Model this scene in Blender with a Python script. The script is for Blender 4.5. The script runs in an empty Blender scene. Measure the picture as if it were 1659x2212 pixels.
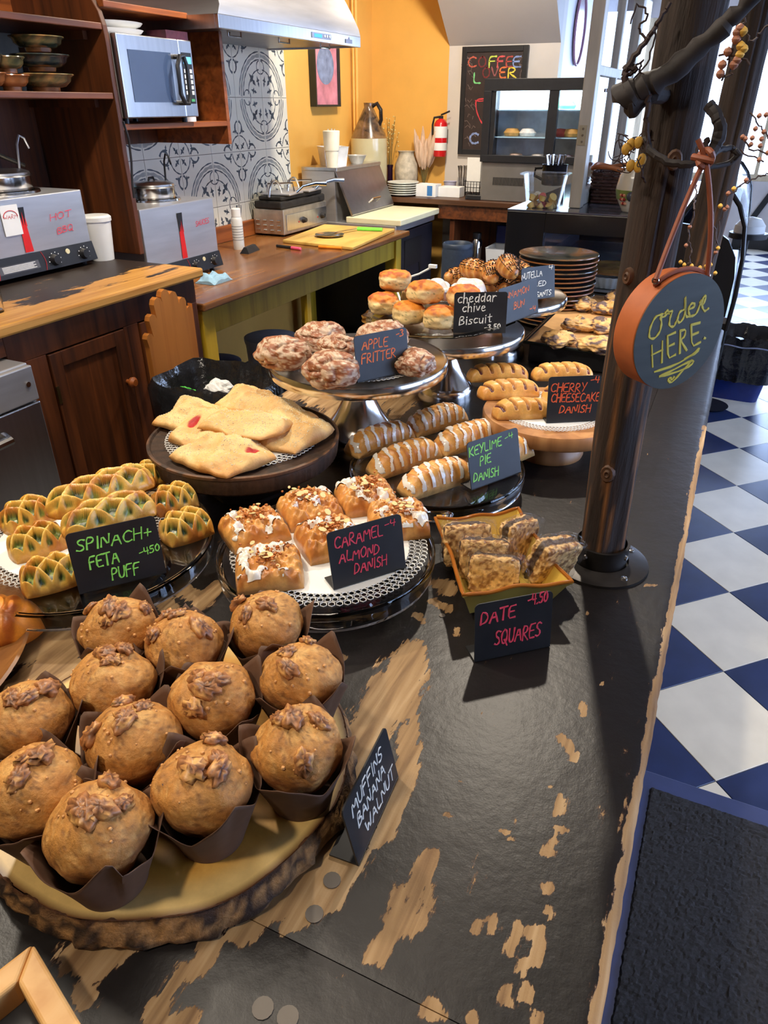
import bpy, math, random
import numpy as np
from mathutils import Vector, Matrix
# ---------------------------------------------------------------- camera
F_PX, CXP, CYP, HOR = 1530.0, 829.5, 1106.0, 225.0
PITCH = math.atan((CYP-HOR)/F_PX); YAW = math.atan((1650-CXP)*math.cos(PITCH)/F_PX)
EYE = np.array([0, 0, 1.48])
FW = np.array([-math.sin(YAW)*math.cos(PITCH), math.cos(YAW)*math.cos(PITCH), -math.sin(PITCH)])
RT = np.array([math.cos(YAW), math.sin(YAW), 0.0]); UP = np.cross(RT, FW)
cam_d = bpy.data.cameras.new('camera'); cam = bpy.data.objects.new('camera', cam_d)
COL = bpy.context.scene.collection; COL.objects.link(cam)
cam_d.sensor_fit = 'VERTICAL'; cam_d.sensor_height = 24.0; cam_d.lens = F_PX/2212*24.0
cam_d.clip_start = 0.02; cam_d.clip_end = 60
M = Matrix.Identity(4)
for i in range(3):
    M[i][0] = RT[i]; M[i][1] = UP[i]; M[i][2] = -FW[i]; M[i][3] = EYE[i]
cam.matrix_world = M
bpy.context.scene.camera = cam
# ---------------------------------------------------------------- world, lights, exposure
sc = bpy.context.scene
sc.view_settings.view_transform = 'Standard'; sc.view_settings.look = 'None'
sc.view_settings.exposure = 0.40; sc.view_settings.gamma = 1.0; sc.view_settings.use_curve_mapping = False
w = bpy.data.worlds.new('daylight'); sc.world = w; w.use_nodes = True
w.node_tree.nodes['Background'].inputs[0].default_value = (0.50, 0.66, 1.0, 1)
w.node_tree.nodes['Background'].inputs[1].default_value = 6.5
def spot(name, loc, aim, power, size_deg, col, rad=0.05, blend=0.5):
    d = bpy.data.lights.new(name, 'SPOT'); d.energy = power; d.spot_size = math.radians(size_deg)
    d.spot_blend = blend; d.color = col; d.shadow_soft_size = rad
    o = bpy.data.objects.new(name, d); COL.objects.link(o); o.location = loc
    o.rotation_euler = (Vector(aim)-Vector(loc)).to_track_quat('-Z', 'Y').to_euler()
    return o
def area(name, loc, aim, power, sx, sy, col):
    d = bpy.data.lights.new(name, 'AREA'); d.energy = power; d.shape = 'RECTANGLE'; d.size = sx; d.size_y = sy; d.color = col
    o = bpy.data.objects.new(name, d); COL.objects.link(o); o.location = loc
    o.rotation_euler = (Vector(aim)-Vector(loc)).to_track_quat('-Z', 'Y').to_euler()
    return o
WARM = (1.0, 0.80, 0.56); NEUT = (1.0, 0.88, 0.72)
spot('track_and_fill_light', (-0.50, 2.25, 2.62), (-0.35, 0.75, 0.91), 80, 84, NEUT, 0.035, 0.35)
spot('track_and_fill_light', (-1.55, 0.90, 2.62), (-0.50, 0.85, 0.91), 58, 90, NEUT, 0.06, 0.6)
spot('track_and_fill_light', (-0.60, -0.60, 2.62), (-0.45, 0.55, 0.91), 46, 80, NEUT, 0.07, 0.7)  # unseen fill lamp added behind the viewer to brighten the muffins
spot('track_and_fill_light', (0.95, 1.30, 2.62), (0.35, 1.9, 0.0), 105, 70, NEUT, 0.05, 0.8)  # unseen lamp added to warm the near floor tiles
spot('track_and_fill_light', (-1.35, 1.55, 2.62), (-2.10, 1.9, 0.8), 85, 110, NEUT, 0.08, 0.6)
spot('track_and_fill_light', (-1.45, 3.2, 2.62), (-2.3, 3.6, 0.8), 130, 125, NEUT, 0.08, 0.6)
spot('track_and_fill_light', (-1.6, 4.3, 2.62), (-2.2, 5.4, 1.2), 105, 130, NEUT, 0.08, 0.6)
area('ceiling_panel_light', (-0.9, 0.7, 2.66), (-0.9, 0.7, 0), 12, 1.2, 0.3, NEUT)
area('window_daylight', (2.98, 2.6, 1.6), (0, 2.2, 1.1), 30, 4.4, 1.5, (0.45, 0.62, 1.0))
area('window_daylight', (-0.1, 9.60, 1.65), (-0.1, 0, 0.9), 80, 2.6, 1.4, (0.50, 0.66, 1.0))
# ---------------------------------------------------------------- pixel rays onto real planes
def ray(px, py): return FW*F_PX + RT*(px-CXP) - UP*(py-CYP)
def onZ(px, py, z): r = ray(px, py); return EYE + r*(z-EYE[2])/r[2]
def onX(px, py, x): r = ray(px, py); return EYE + r*(x-EYE[0])/r[0]
def onY(px, py, y): r = ray(px, py); return EYE + r*(y-EYE[1])/r[1]
def depth(P): return float((np.array(P)-EYE) @ FW)
# ---------------------------------------------------------------- materials
def lin(r, g, b):
    f = lambda c: (c/255/12.92) if c/255 <= 0.04045 else ((c/255+0.055)/1.055)**2.4
    return (f(r), f(g), f(b))
def newmat(name):
    m = bpy.data.materials.new(name); m.use_nodes = True
    nt = m.node_tree; return m, nt, nt.nodes['Principled BSDF']
def N(nt, t, **kw):
    n = nt.nodes.new(t)
    for k, v in kw.items():
        if k.startswith('_'): setattr(n, k[1:], v)
        else: n.inputs[k.replace('__', ' ')].default_value = v
    return n
def L(nt, a, b): nt.links.new(a, b)
def c4(c): return (c[0], c[1], c[2], 1)
def ramp(nt, fac, stops):
    r = nt.nodes.new('ShaderNodeValToRGB'); e = r.color_ramp.elements
    while len(e) < len(stops): e.new(0.5)
    for i, (p, c) in enumerate(stops): e[i].position = p; e[i].color = c4(c)
    L(nt, fac, r.inputs[0]); return r
def coords(nt, scale=(1, 1, 1), rot=(0, 0, 0)):
    t = nt.nodes.new('ShaderNodeTexCoord'); mp = nt.nodes.new('ShaderNodeMapping')
    mp.inputs['Scale'].default_value = scale; mp.inputs['Rotation'].default_value = rot
    L(nt, t.outputs['Object'], mp.inputs['Vector']); return mp.outputs[0]
def bump(nt, p, h, strength, dist=0.002):
    b = nt.nodes.new('ShaderNodeBump'); b.inputs['Strength'].default_value = strength; b.inputs['Distance'].default_value = dist
    L(nt, h, b.inputs['Height']); L(nt, b.outputs[0], p.inputs['Normal']); return b
def plain(name, c, rough=0.5, metal=0.0, var=0.12, scale=20, bs=0.0, spec=0.5, coat=0.0, stretch=(1, 1, 1), bd=0.002):
    m, nt, p = newmat(name)
    n = N(nt, 'ShaderNodeTexNoise', Scale=scale, Detail=4.0); L(nt, coords(nt, stretch), n.inputs['Vector'])
    lo = tuple(x*(1-var) for x in c); hi = tuple(min(1, x*(1+var)) for x in c)
    r = ramp(nt, n.outputs[0], [(0.3, lo), (0.7, hi)]); L(nt, r.outputs[0], p.inputs['Base Color'])
    p.inputs['Roughness'].default_value = rough; p.inputs['Metallic'].default_value = metal
    p.inputs['Specular IOR Level'].default_value = spec; p.inputs['Coat Weight'].default_value = coat
    if bs: bump(nt, p, n.outputs[0], bs, bd)
    return m
def woodm(name, c1, c2, c3=None, axis='Y', scale=18, rough=0.5, bs=0.15, wornedge=0):
    m, nt, p = newmat(name); st = {'X': (0.06, 1, 1), 'Y': (1, 0.06, 1), 'Z': (1, 1, 0.06)}[axis]
    v = coords(nt, st); n = N(nt, 'ShaderNodeTexNoise', Scale=scale*2.2, Detail=6.0, Distortion=0.6); L(nt, v, n.inputs['Vector'])
    v2 = coords(nt, tuple(0.4 if s < 1 else 1 for s in st)); n2 = N(nt, 'ShaderNodeTexNoise', Scale=scale*0.35, Detail=3.0); L(nt, v2, n2.inputs['Vector'])
    r = ramp(nt, n.outputs[0], [(0.3, c1), (0.55, c2), (0.75, c3 or c2)])
    mx = N(nt, 'ShaderNodeMix', _data_type='RGBA', _blend_type='MULTIPLY'); mx.inputs[0].default_value = 0.75
    r2 = ramp(nt, n2.outputs[0], [(0.3, (0.45, 0.42, 0.40)), (0.65, (1.15, 1.1, 1.05))])
    L(nt, r.outputs[0], mx.inputs[6]); L(nt, r2.outputs[0], mx.inputs[7]); L(nt, mx.outputs[2], p.inputs['Base Color'])
    p.inputs['Roughness'].default_value = rough
    if bs: bump(nt, p, n.outputs[0], bs, 0.001)
    return m
def foodm(name, rough=0.55, bscale=250, bs=0.35, bd=0.0012, coat=0.0, sss=0.0, var=0.2, st=(1, 1, 1)):
    """colour comes from the mesh's own Col attribute, with fine grain on top"""
    m, nt, p = newmat(name); a = N(nt, 'ShaderNodeAttribute', _attribute_name='Col')
    n = N(nt, 'ShaderNodeTexNoise', Scale=bscale, Detail=5.0, Roughness=0.65); L(nt, coords(nt, st), n.inputs['Vector'])
    r = ramp(nt, n.outputs[0], [(0.32, (1-var,)*3), (0.68, (1+var*0.7,)*3)])
    mx = N(nt, 'ShaderNodeMix', _data_type='RGBA', _blend_type='MULTIPLY'); mx.inputs[0].default_value = 1
    L(nt, a.outputs['Color'], mx.inputs[6]); L(nt, r.outputs[0], mx.inputs[7]); L(nt, mx.outputs[2], p.inputs['Base Color'])
    p.inputs['Roughness'].default_value = rough; p.inputs['Coat Weight'].default_value = coat; p.inputs['Coat Roughness'].default_value = 0.25
    if sss:
        p.inputs['Subsurface Weight'].default_value = sss; p.inputs['Subsurface Radius'].default_value = (0.004, 0.002, 0.001); p.inputs['Subsurface Scale'].default_value = 1
    bump(nt, p, n.outputs[0], bs, bd); return m
def glassm(name, c=(1, 1, 1), rough=0.0, ior=1.45):
    m, nt, p = newmat(name); p.inputs['Base Color'].default_value = c4(c); p.inputs['Roughness'].default_value = rough
    p.inputs['Transmission Weight'].default_value = 1; p.inputs['IOR'].default_value = ior; return m
def thinm(name, c=(1, 1, 1), gloss=0.12, rough=0.05, wr=0.0):
    """thin clear sheet: mostly transparent with a glossy skin"""
    m, nt, p = newmat(name); nt.nodes.remove(p); out = nt.nodes['Material Output']
    t = N(nt, 'ShaderNodeBsdfTransparent', Color=c4(c)); g = N(nt, 'ShaderNodeBsdfGlossy', Roughness=rough); mx = N(nt, 'ShaderNodeMixShader')
    fr = N(nt, 'ShaderNodeLayerWeight', Blend=0.5); pw = N(nt, 'ShaderNodeMath', _operation='POWER'); pw.inputs[1].default_value = 5; L(nt, fr.outputs['Facing'], pw.inputs[0]); ad = N(nt, 'ShaderNodeMath', _operation='MULTIPLY_ADD', _use_clamp=True); ad.inputs[1].default_value = .8; ad.inputs[2].default_value = gloss
    L(nt, pw.outputs[0], ad.inputs[0]); L(nt, ad.outputs[0], mx.inputs[0]); L(nt, t.outputs[0], mx.inputs[1]); L(nt, g.outputs[0], mx.inputs[2]); L(nt, mx.outputs[0], out.inputs[0])
    if wr:
        n = N(nt, 'ShaderNodeTexNoise', Scale=90.0, Detail=3.0, Distortion=1.5); L(nt, coords(nt, (1, 1, 0.4)), n.inputs['Vector'])
        b = N(nt, 'ShaderNodeBump', Strength=wr, Distance=0.01); L(nt, n.outputs[0], b.inputs['Height']); L(nt, b.outputs[0], g.inputs['Normal'])
    return m
def emitm(name, c, s):
    m, nt, p = newmat(name); p.inputs['Base Color'].default_value = c4(c); p.inputs['Emission Color'].default_value = c4(c); p.inputs['Emission Strength'].default_value = s; return m
# ---------------------------------------------------------------- noise in numpy
def _h(i, j, k, s):
    i, j, k = (a.astype(np.int64) for a in (i, j, k))
    n = (i*374761393 + j*668265263 + k*2147483647 + s*974634777) & 0xffffffff
    n = ((n ^ (n >> 13))*1274126177) & 0xffffffff
    return ((n ^ (n >> 16)) & 0xffff)/65535.0
def vn(x, y, z, sc_, seed=0, octv=3):
    x, y, z = np.broadcast_arrays(np.asarray(x, float), y, z); out = np.zeros(x.shape); amp = 1; tot = 0
    for o in range(octv):
        X, Y, Z = x*sc_+7.3*seed, y*sc_+3.1*seed, z*sc_; i, j, k = np.floor(X), np.floor(Y), np.floor(Z)
        a, b, c = X-i, Y-j, Z-k; a, b, c = (q*q*(3-2*q) for q in (a, b, c)); s = seed+o*17
        r = 0
        for di, wa in ((0, 1-a), (1, a)):
            for dj, wb in ((0, 1-b), (1, b)):
                for dk, wc in ((0, 1-c), (1, c)): r = r + _h(i+di, j+dj, k+dk, s)*wa*wb*wc
        out += r*amp; tot += amp; amp *= 0.5; sc_ = sc_*2.03
    return out/tot
def ss(x, a, b): t = np.clip((x-a)/(b-a), 0, 1); return t*t*(3-2*t)
def mixc(a, b, t): t = np.asarray(t)[..., None]; return np.asarray(a)*(1-t)+np.asarray(b)*t
# ---------------------------------------------------------------- mesh building
def mk(name, verts, faces, mat, parent=None, smooth=True, cols=None, ang=None):
    me = bpy.data.meshes.new(name); me.from_pydata([tuple(v) for v in verts], [], [tuple(int(i) for i in f) for f in faces])
    if smooth:
        me.polygons.foreach_set('use_smooth', [True]*len(me.polygons))
        if ang: me.set_sharp_from_angle(angle=math.radians(ang))
    if cols is not None:
        ca = me.color_attributes.new('Col', 'FLOAT_COLOR', 'POINT')
        ca.data.foreach_set('color', np.concatenate([np.clip(cols, 0, 1), np.ones((len(cols), 1))], 1).ravel())
    if mat: me.materials.append(mat)
    o = bpy.data.objects.new(name, me); COL.objects.link(o)
    if parent: o.parent = parent
    return o
def tagit(o, label=None, cat=None, group=None, kind=None):
    if label: o['label'] = label
    if cat: o['category'] = cat
    if group: o['group'] = group
    if kind: o['kind'] = kind
    return o
def thing(name, label, cat, loc=(0, 0, 0), rz=0.0, group=None):
    o = bpy.data.objects.new(name, None); COL.objects.link(o); o.location = tuple(loc); o.rotation_euler = (0, 0, rz)
    o.empty_display_size = 0.03
    return tagit(o, label, cat, group)
def winv(o):
    return (Matrix.Translation(o.location) @ o.rotation_euler.to_matrix().to_4x4()).inverted()
def circ(n, r, ph=0.0): return [(r*math.cos(ph+2*math.pi*i/n), r*math.sin(ph+2*math.pi*i/n)) for i in range(n)]
class MB:
    def __init__(s): s.v = []; s.f = []
    def add(s, v, f):
        b = len(s.v); s.v += [tuple(float(c) for c in q) for q in v]; s.f += [tuple(int(i)+b for i in q) for q in f]; return s
    def box(s, a, b):
        x0, y0, z0 = (min(p, q) for p, q in zip(a, b)); x1, y1, z1 = (max(p, q) for p, q in zip(a, b))
        return s.add([(x0, y0, z0), (x1, y0, z0), (x1, y1, z0), (x0, y1, z0), (x0, y0, z1), (x1, y0, z1), (x1, y1, z1), (x0, y1, z1)],
                     [(0, 3, 2, 1), (4, 5, 6, 7), (0, 1, 5, 4), (1, 2, 6, 5), (2, 3, 7, 6), (3, 0, 4, 7)])
    def hexa(s, p): return s.add(p, [(0, 3, 2, 1), (4, 5, 6, 7), (0, 1, 5, 4), (1, 2, 6, 5), (2, 3, 7, 6), (3, 0, 4, 7)])
    def obox(s, c, size, rz=0.0, M3=None):
        R = M3 if M3 is not None else Matrix.Rotation(rz, 3, 'Z'); hx, hy, hz = (q/2 for q in size)
        return s.hexa([Vector(c)+R @ Vector((x*hx, y*hy, z*hz)) for z in (-1, 1) for x, y in ((-1, -1), (1, -1), (1, 1), (-1, 1))])
    def tube(s, pts, r, n=8, closed=False, flat=1.0):
        pts = [Vector([float(c) for c in p]) for p in pts]; rs = r if hasattr(r, '__len__') else [r]*len(pts); rings = []; m = len(pts)
        nrm = None; vs = []
        for i in range(m):
            if closed: d = pts[(i+1) % m]-pts[i-1]
            else: d = pts[min(i+1, m-1)]-pts[max(i-1, 0)]
            if d.length < 1e-9: d = Vector((0, 0, 1))
            d.normalize()
            if nrm is None: nrm = d.orthogonal().normalized()
            nrm = (nrm-d*nrm.dot(d)); nrm = nrm.normalized() if nrm.length > 1e-6 else d.orthogonal().normalized()
            bi = d.cross(nrm)
            vs += [pts[i]+nrm*(rs[i]*math.cos(a))+bi*(rs[i]*flat*math.sin(a)) for a in (2*math.pi*k/n for k in range(n))]
        fs = [(i*n+k, i*n+(k+1) % n, ((i+1) % m)*n+(k+1) % n, ((i+1) % m)*n+k) for i in range(m if closed else m-1) for k in range(n)]
        if not closed: fs += [tuple(range(n))[::-1], tuple((m-1)*n+k for k in range(n))]
        return s.add(vs, fs)
    def cyl(s, p0, p1, r0, r1=None, n=16): return s.tube([p0, p1], [r0, r0 if r1 is None else r1], n)
    def lathe(s, prof, c=(0, 0, 0), n=32, sx=1.0, sy=1.0, rib=None):
        vs = []; m = len(prof)
        for r, z in prof:
            for k in range(n):
                a = 2*math.pi*k/n; rr = r*(rib(a, z) if rib else 1); vs.append((c[0]+rr*sx*math.cos(a), c[1]+rr*sy*math.sin(a), c[2]+z))
        fs = [(i*n+k, i*n+(k+1) % n, (i+1)*n+(k+1) % n, (i+1)*n+k) for i in range(m-1) for k in range(n)]
        fs += [tuple(range(n))[::-1], tuple((m-1)*n+k for k in range(n))]
        return s.add(vs, fs)
    def prism(s, poly, O, U, V, t):
        """polygon poly in plane O+u*U+v*V, thickness vector t"""
        O, U, V, t = (Vector([float(c) for c in q]) for q in (O, U, V, t)); a = [O+U*u+V*v for u, v in poly]; n = len(a)
        return s.add(a+[p+t for p in a], [tuple(range(n))[::-1], tuple(range(n, 2*n))]+[(i, (i+1) % n, n+(i+1) % n, n+i) for i in range(n)])
    def ball(s, c, r, n=8, sz=1.0):
        m = max(4, n//2+1); return s.lathe([(max(1e-4, r*math.sin(math.pi*i/m)), -r*sz*math.cos(math.pi*i/m)) for i in range(m+1)], c, n)
    def build(s, name, mat, parent=None, world=False, smooth=True, ang=35, bev=0.0, seg=2, sol=0.0, label=None, kind=None, group=None):
        v = s.v
        if world and parent is not None: Mi = winv(parent); v = [Mi @ Vector(q) for q in v]
        o = mk(name, v, s.f, mat, parent, smooth, None, ang)
        if sol: m = o.modifiers.new('sol', 'SOLIDIFY'); m.thickness = sol; m.offset = 0
        if bev: m = o.modifiers.new('bev', 'BEVEL'); m.width = bev; m.segments = seg; m.limit_method = 'ANGLE'; m.angle_limit = math.radians(40)
        return tagit(o, label, None, group, kind)
    def solo(s, name, mat, label, cat, group=None, kind=None, **kw):
        a = np.array(s.v); c = np.array([(a[:, 0].min()+a[:, 0].max())/2, (a[:, 1].min()+a[:, 1].max())/2, a[:, 2].min()])
        s.v = [tuple(q) for q in (a-c)]; o = s.build(name, mat, **kw); o.location = tuple(c); return tagit(o, label, cat, group, kind)
def struct(mb, name, mat, parent=None, **kw):
    o = mb.build(name, mat, parent, **kw)
    if not parent: o['kind'] = 'structure'
    return o
def copy_tree(o, loc=None, rz=None, label=None, parent=None, group=None):
    c = o.copy(); COL.objects.link(c); c.parent = parent
    if loc is not None: c.location = tuple(loc)
    if rz is not None: c.rotation_euler = (0, 0, rz)
    if label: c['label'] = label
    if group: c['group'] = group
    for ch in list(o.children): copy_tree(ch, parent=c)
    return c
# stroke lettering ---------------------------------------------------------
G = {'A': [[(0, 0), (.33, 1), (.66, 0)], [(.14, .38), (.54, .38)]], 'B': [[(0, 0), (0, 1), (.42, .93), (.46, .68), (.05, .53), (.5, .42), (.5, .1), (0, 0)]],
 'C': [[(.6, .85), (.38, 1), (.1, .82), (0, .45), (.14, .08), (.38, 0), (.62, .12)]], 'D': [[(0, 0), (.02, 1), (.42, .85), (.6, .48), (.42, .1), (0, 0)]],
 'E': [[(.52, 1), (0, .97), (0, 0), (.54, .02)], [(0, .52), (.42, .54)]], 'F': [[(.02, 0), (0, 1), (.55, 1.02)], [(0, .55), (.42, .57)]],
 'H': [[(0, 0), (0, 1)], [(.55, 0), (.55, 1)], [(0, .5), (.55, .52)]], 'I': [[(.1, 0), (.1, 1)]], 'K': [[(0, 0), (0, 1)], [(.52, 1), (.02, .45), (.56, 0)]],
 'L': [[(.02, 1), (0, .02), (.5, .02)]], 'M': [[(0, 0), (.08, 1), (.36, .35), (.66, 1), (.74, 0)]], 'N': [[(0, 0), (.04, 1), (.54, .02), (.58, 1)]],
 'O': [[(.32, 1), (.06, .8), (0, .45), (.14, .06), (.36, 0), (.58, .2), (.62, .6), (.5, .92), (.3, 1)]], 'P': [[(.02, 0), (0, 1), (.4, .96), (.5, .74), (.36, .5), (.02, .46)]],
 'Q': [[(.32, 1), (.06, .8), (0, .45), (.14, .08), (.36, 0), (.58, .2), (.62, .6), (.5, .92), (.3, 1)], [(.34, .3), (.66, -.12)]],
 'R': [[(.02, 0), (0, 1), (.42, .95), (.48, .72), (.34, .52), (.04, .48), (.56, 0)]], 'S': [[(.52, .9), (.3, 1), (.06, .84), (.12, .6), (.44, .42), (.5, .16), (.26, 0), (0, .1)]],
 'T': [[(.3, 0), (.3, 1)], [(-.02, .98), (.6, 1.02)]], 'U': [[(0, 1), (.02, .25), (.2, 0), (.44, .1), (.52, .4), (.54, 1)]], 'V': [[(0, 1), (.28, 0), (.56, 1)]],
 'W': [[(0, 1), (.18, 0), (.38, .7), (.58, 0), (.78, 1)]], 'X': [[(0, 1), (.55, 0)], [(.52, 1), (0, 0)]], 'Y': [[(0, 1), (.26, .52)], [(.56, 1), (.2, 0)]],
 '-': [[(.05, .45), (.42, .5)]], '+': [[(.05, .5), (.5, .5)], [(.28, .22), (.28, .8)]], '.': [[(.06, 0), (.1, .04)]], '0': [[(.3, 1), (.04, .7), (.06, .2), (.3, 0), (.52, .3), (.5, .8), (.3, 1)]],
 '3': [[(.04, .94), (.32, 1), (.5, .8), (.2, .54), (.48, .36), (.42, .06), (0, .04)]], '4': [[(.06, 1), (.02, .42), (.52, .46)], [(.44, .95), (.42, 0)]],
 '5': [[(.5, 1), (.1, .98), (.06, .58), (.4, .58), (.5, .28), (.3, 0), (0, .06)]],
 'a': [[(.42, .55), (.2, .62), (.02, .3), (.16, 0), (.4, .2), (.42, .6), (.46, 0)]], 'b': [[(.02, 1), (.04, 0), (.34, .04), (.44, .32), (.26, .58), (.04, .42)]],
 'c': [[(.44, .56), (.2, .62), (.02, .32), (.18, .02), (.46, .1)]], 'd': [[(.42, .52), (.16, .58), (.02, .26), (.18, 0), (.4, .16), (.46, 1.05), (.46, 0)]],
 'e': [[(.04, .3), (.42, .38), (.32, .62), (.1, .55), (.04, .2), (.22, 0), (.46, .1)]], 'h': [[(.02, 1.05), (.04, 0)], [(.04, .4), (.26, .6), (.4, .42), (.42, 0)]],
 'i': [[(.1, .6), (.12, 0)], [(.1, .84), (.12, .88)]], 'n': [[(.02, .6), (.04, 0)], [(.04, .4), (.26, .6), (.4, .42), (.42, 0)]],
 'r': [[(.04, .6), (.06, 0)], [(.06, .36), (.22, .6), (.4, .54)]], 's': [[(.38, .55), (.14, .6), (.1, .4), (.36, .24), (.3, .02), (.02, .04)]],
 't': [[(.2, .95), (.22, 0), (.4, .04)], [(.02, .62), (.42, .66)]], 'u': [[(.02, .6), (.06, .08), (.3, .02), (.4, .3)], [(.42, .6), (.44, 0)]], 'v': [[(0, .6), (.2, 0), (.4, .6)]]}
def smoothpl(p, it=2):
    p = [Vector(q) for q in p]
    if len(p) < 3: return p
    closed = (p[0]-p[-1]).length < 1e-6
    for _ in range(it):
        q = [p[0]]
        for a, b in zip(p[:-1], p[1:]): q += [a*0.78+b*0.22, a*0.22+b*0.78]
        q.append(p[-1]); p = q
    return p
def ribbon(mb, pts, w, place, th=0.0004):
    """pts 2-D in plane; place(u,v,h) -> 3-D. Flat marker stroke with slight height."""
    n = len(pts); vs = []
    for i in range(n):
        d = pts[min(i+1, n-1)]-pts[max(i-1, 0)]
        d = d.normalized() if d.length > 1e-9 else Vector((1, 0)); e = Vector((-d.y, d.x))
        ww = w*(0.8+0.25*math.sin(i*1.7+pts[0].x*50))
        p = pts[i]-d*(w*0.4 if i == 0 else 0)+d*(w*0.4 if i == n-1 else 0)
        for sgn, hh in ((-1, 0.0), (-.7, th), (.7, th), (1, 0.0)): q = p+e*(ww*0.5*sgn); vs.append(place(q.x, q.y, hh))
    mb.add(vs, [(i*4+k, i*4+k+1, i*4+k+5, i*4+k+4) for i in range(n-1) for k in range(3)])
def write(mb, text, p0, p1, h, w, place, slant=0.12, jit=0.04, seed=1, it=1):
    """text along the baseline p0->p1 (plane coordinates), cap height h"""
    rnd = random.Random(seed); adv = []
    for ch in text: adv.append(0.38 if ch == ' ' else (0.34 if ch in 'I.i' else max(x for s in G[ch] for x, y in s)+0.17))
    tot = sum(adv)-0.15; p0 = Vector(p0); p1 = Vector(p1); d = (p1-p0); k = d.length/tot; d.normalize(); e = Vector((-d.y, d.x)); x = 0
    for ch, a in zip(text, adv):
        if ch != ' ':
            jy = rnd.uniform(-jit, jit)
            for st in G[ch]:
                pts = [p0+d*((x+u+v*slant)*k)+e*((v+jy)*h) for u, v in st]
                ribbon(mb, smoothpl(pts, it), w, place)
        x += a
# ================================================================ MATERIALS
ST = lambda *a: lin(*a)
M_steel = plain('brushed_steel', (0.62, 0.62, 0.64), 0.28, 1.0, 0.06, 60, 0.05, stretch=(1, 1, 0.05))
M_steel2 = plain('satin_steel', (0.60, 0.60, 0.62), 0.40, 0.8, 0.10, 30, 0.05, stretch=(0.1, 0.1, 1))
M_pol = plain('polished_steel', (0.66, 0.64, 0.62), 0.16, 1.0, 0.05, 20, 0.02)
M_blackpl = plain('black_plastic', (0.012, 0.012, 0.014), 0.4, 0, 0.2, 40)
M_chalk = plain('chalkboard_black', (0.016, 0.016, 0.018), 0.42, 0, 0.35, 22, 0.03)
M_yellow = plain('yellow_paint', ST(228, 174, 84), 0.55, 0, 0.05, 5, 0.08)
M_white = plain('white_wall_paint', ST(205, 198, 190), 0.6, 0, 0.04, 5, 0.05)
M_cream = plain('cracked_cream_paint', ST(205, 190, 160), 0.5, 0, 0.15, 30, 0.3, stretch=(1, 1, 0.2))
M_dkwood = woodm('dark_brown_wood', ST(52, 26, 12), ST(92, 48, 20), ST(112, 62, 28), 'Z', 14, 0.45)
M_dkwoodY = woodm('dark_brown_wood_long', ST(58, 30, 14), ST(104, 56, 24), ST(124, 70, 34), 'Y', 14, 0.45)
M_orwood = woodm('orange_brown_wood', ST(110, 56, 20), ST(156, 84, 34), ST(176, 104, 48), 'Y', 14, 0.45)
M_pine = woodm('pine_wood', ST(206, 150, 84), ST(226, 176, 110), ST(234, 190, 128), 'Z', 14, 0.5)
M_label = plain('white_paper', (0.8, 0.8, 0.78), 0.6, 0, 0.03, 20)
M_wplastic = plain('white_plastic', (0.72, 0.72, 0.70), 0.35, 0, 0.04, 12)
M_glass = glassm('clear_glass'); M_pane = thinm('window_glass', (0.97, 0.98, 1), 0.03, 0.02)
M_ctr = newmat('x')[0]; bpy.data.materials.remove(M_ctr)
def face_ink(c): return plain('ink_%d' % (int(c[0]*999)+int(c[1]*99)), c, 0.5, 0, 0.05, 30)
INK = {'green': face_ink(ST(150, 235, 100)), 'pink': face_ink(ST(235, 70, 95)), 'orange': face_ink(ST(245, 118, 40)), 'red': face_ink(ST(220, 92, 50)), 'white': face_ink(ST(240, 236, 225)), 'yellow': face_ink(ST(222, 200, 62))}
# ================================================================ ROOM
WX, FY = -2.75, 5.70          # kitchen wall plane, kitchen far wall plane
XR, YE, ZC = 3.0, 9.8, 2.72
# checkered floor: tiles are laid at 45 degrees, diagonal 0.44 m
m_navy = plain('navy_vinyl_tile', ST(34, 46, 84), 0.28, 0, 0.25, 9, 0.04)
m_cr = plain('cream_vinyl_tile', ST(206, 200, 186), 0.30, 0, 0.07, 9, 0.04)
fl = MB().box((WX-.1, -2.5, -0.1), (XR+.1, YE+.2, -0.006)); floor = struct(fl, 'floor', plain('floor_grout', ST(60, 60, 62), 0.7), smooth=False)
dg = 0.4405; hd = dg/2; g = 0.0012
def tile_mesh(mat):
    me = bpy.data.meshes.new('floor_tile'); a = hd-g; b = a-0.0015
    v = [(0, -a, -.006), (a, 0, -.006), (0, a, -.006), (-a, 0, -.006), (0, -a, -.001), (a, 0, -.001), (0, a, -.001), (-a, 0, -.001), (0, -b, 0), (b, 0, 0), (0, b, 0), (-b, 0, 0)]
    me.from_pydata(v, [], [(0, 1, 5, 4), (1, 2, 6, 5), (2, 3, 7, 6), (3, 0, 4, 7), (4, 5, 9, 8), (5, 6, 10, 9), (6, 7, 11, 10), (7, 4, 8, 11), (8, 9, 10, 11)]); me.materials.append(mat); return me
tm = [tile_mesh(m_cr), tile_mesh(m_navy)]
far_tiles = MB(); far_tiles2 = MB()
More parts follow.
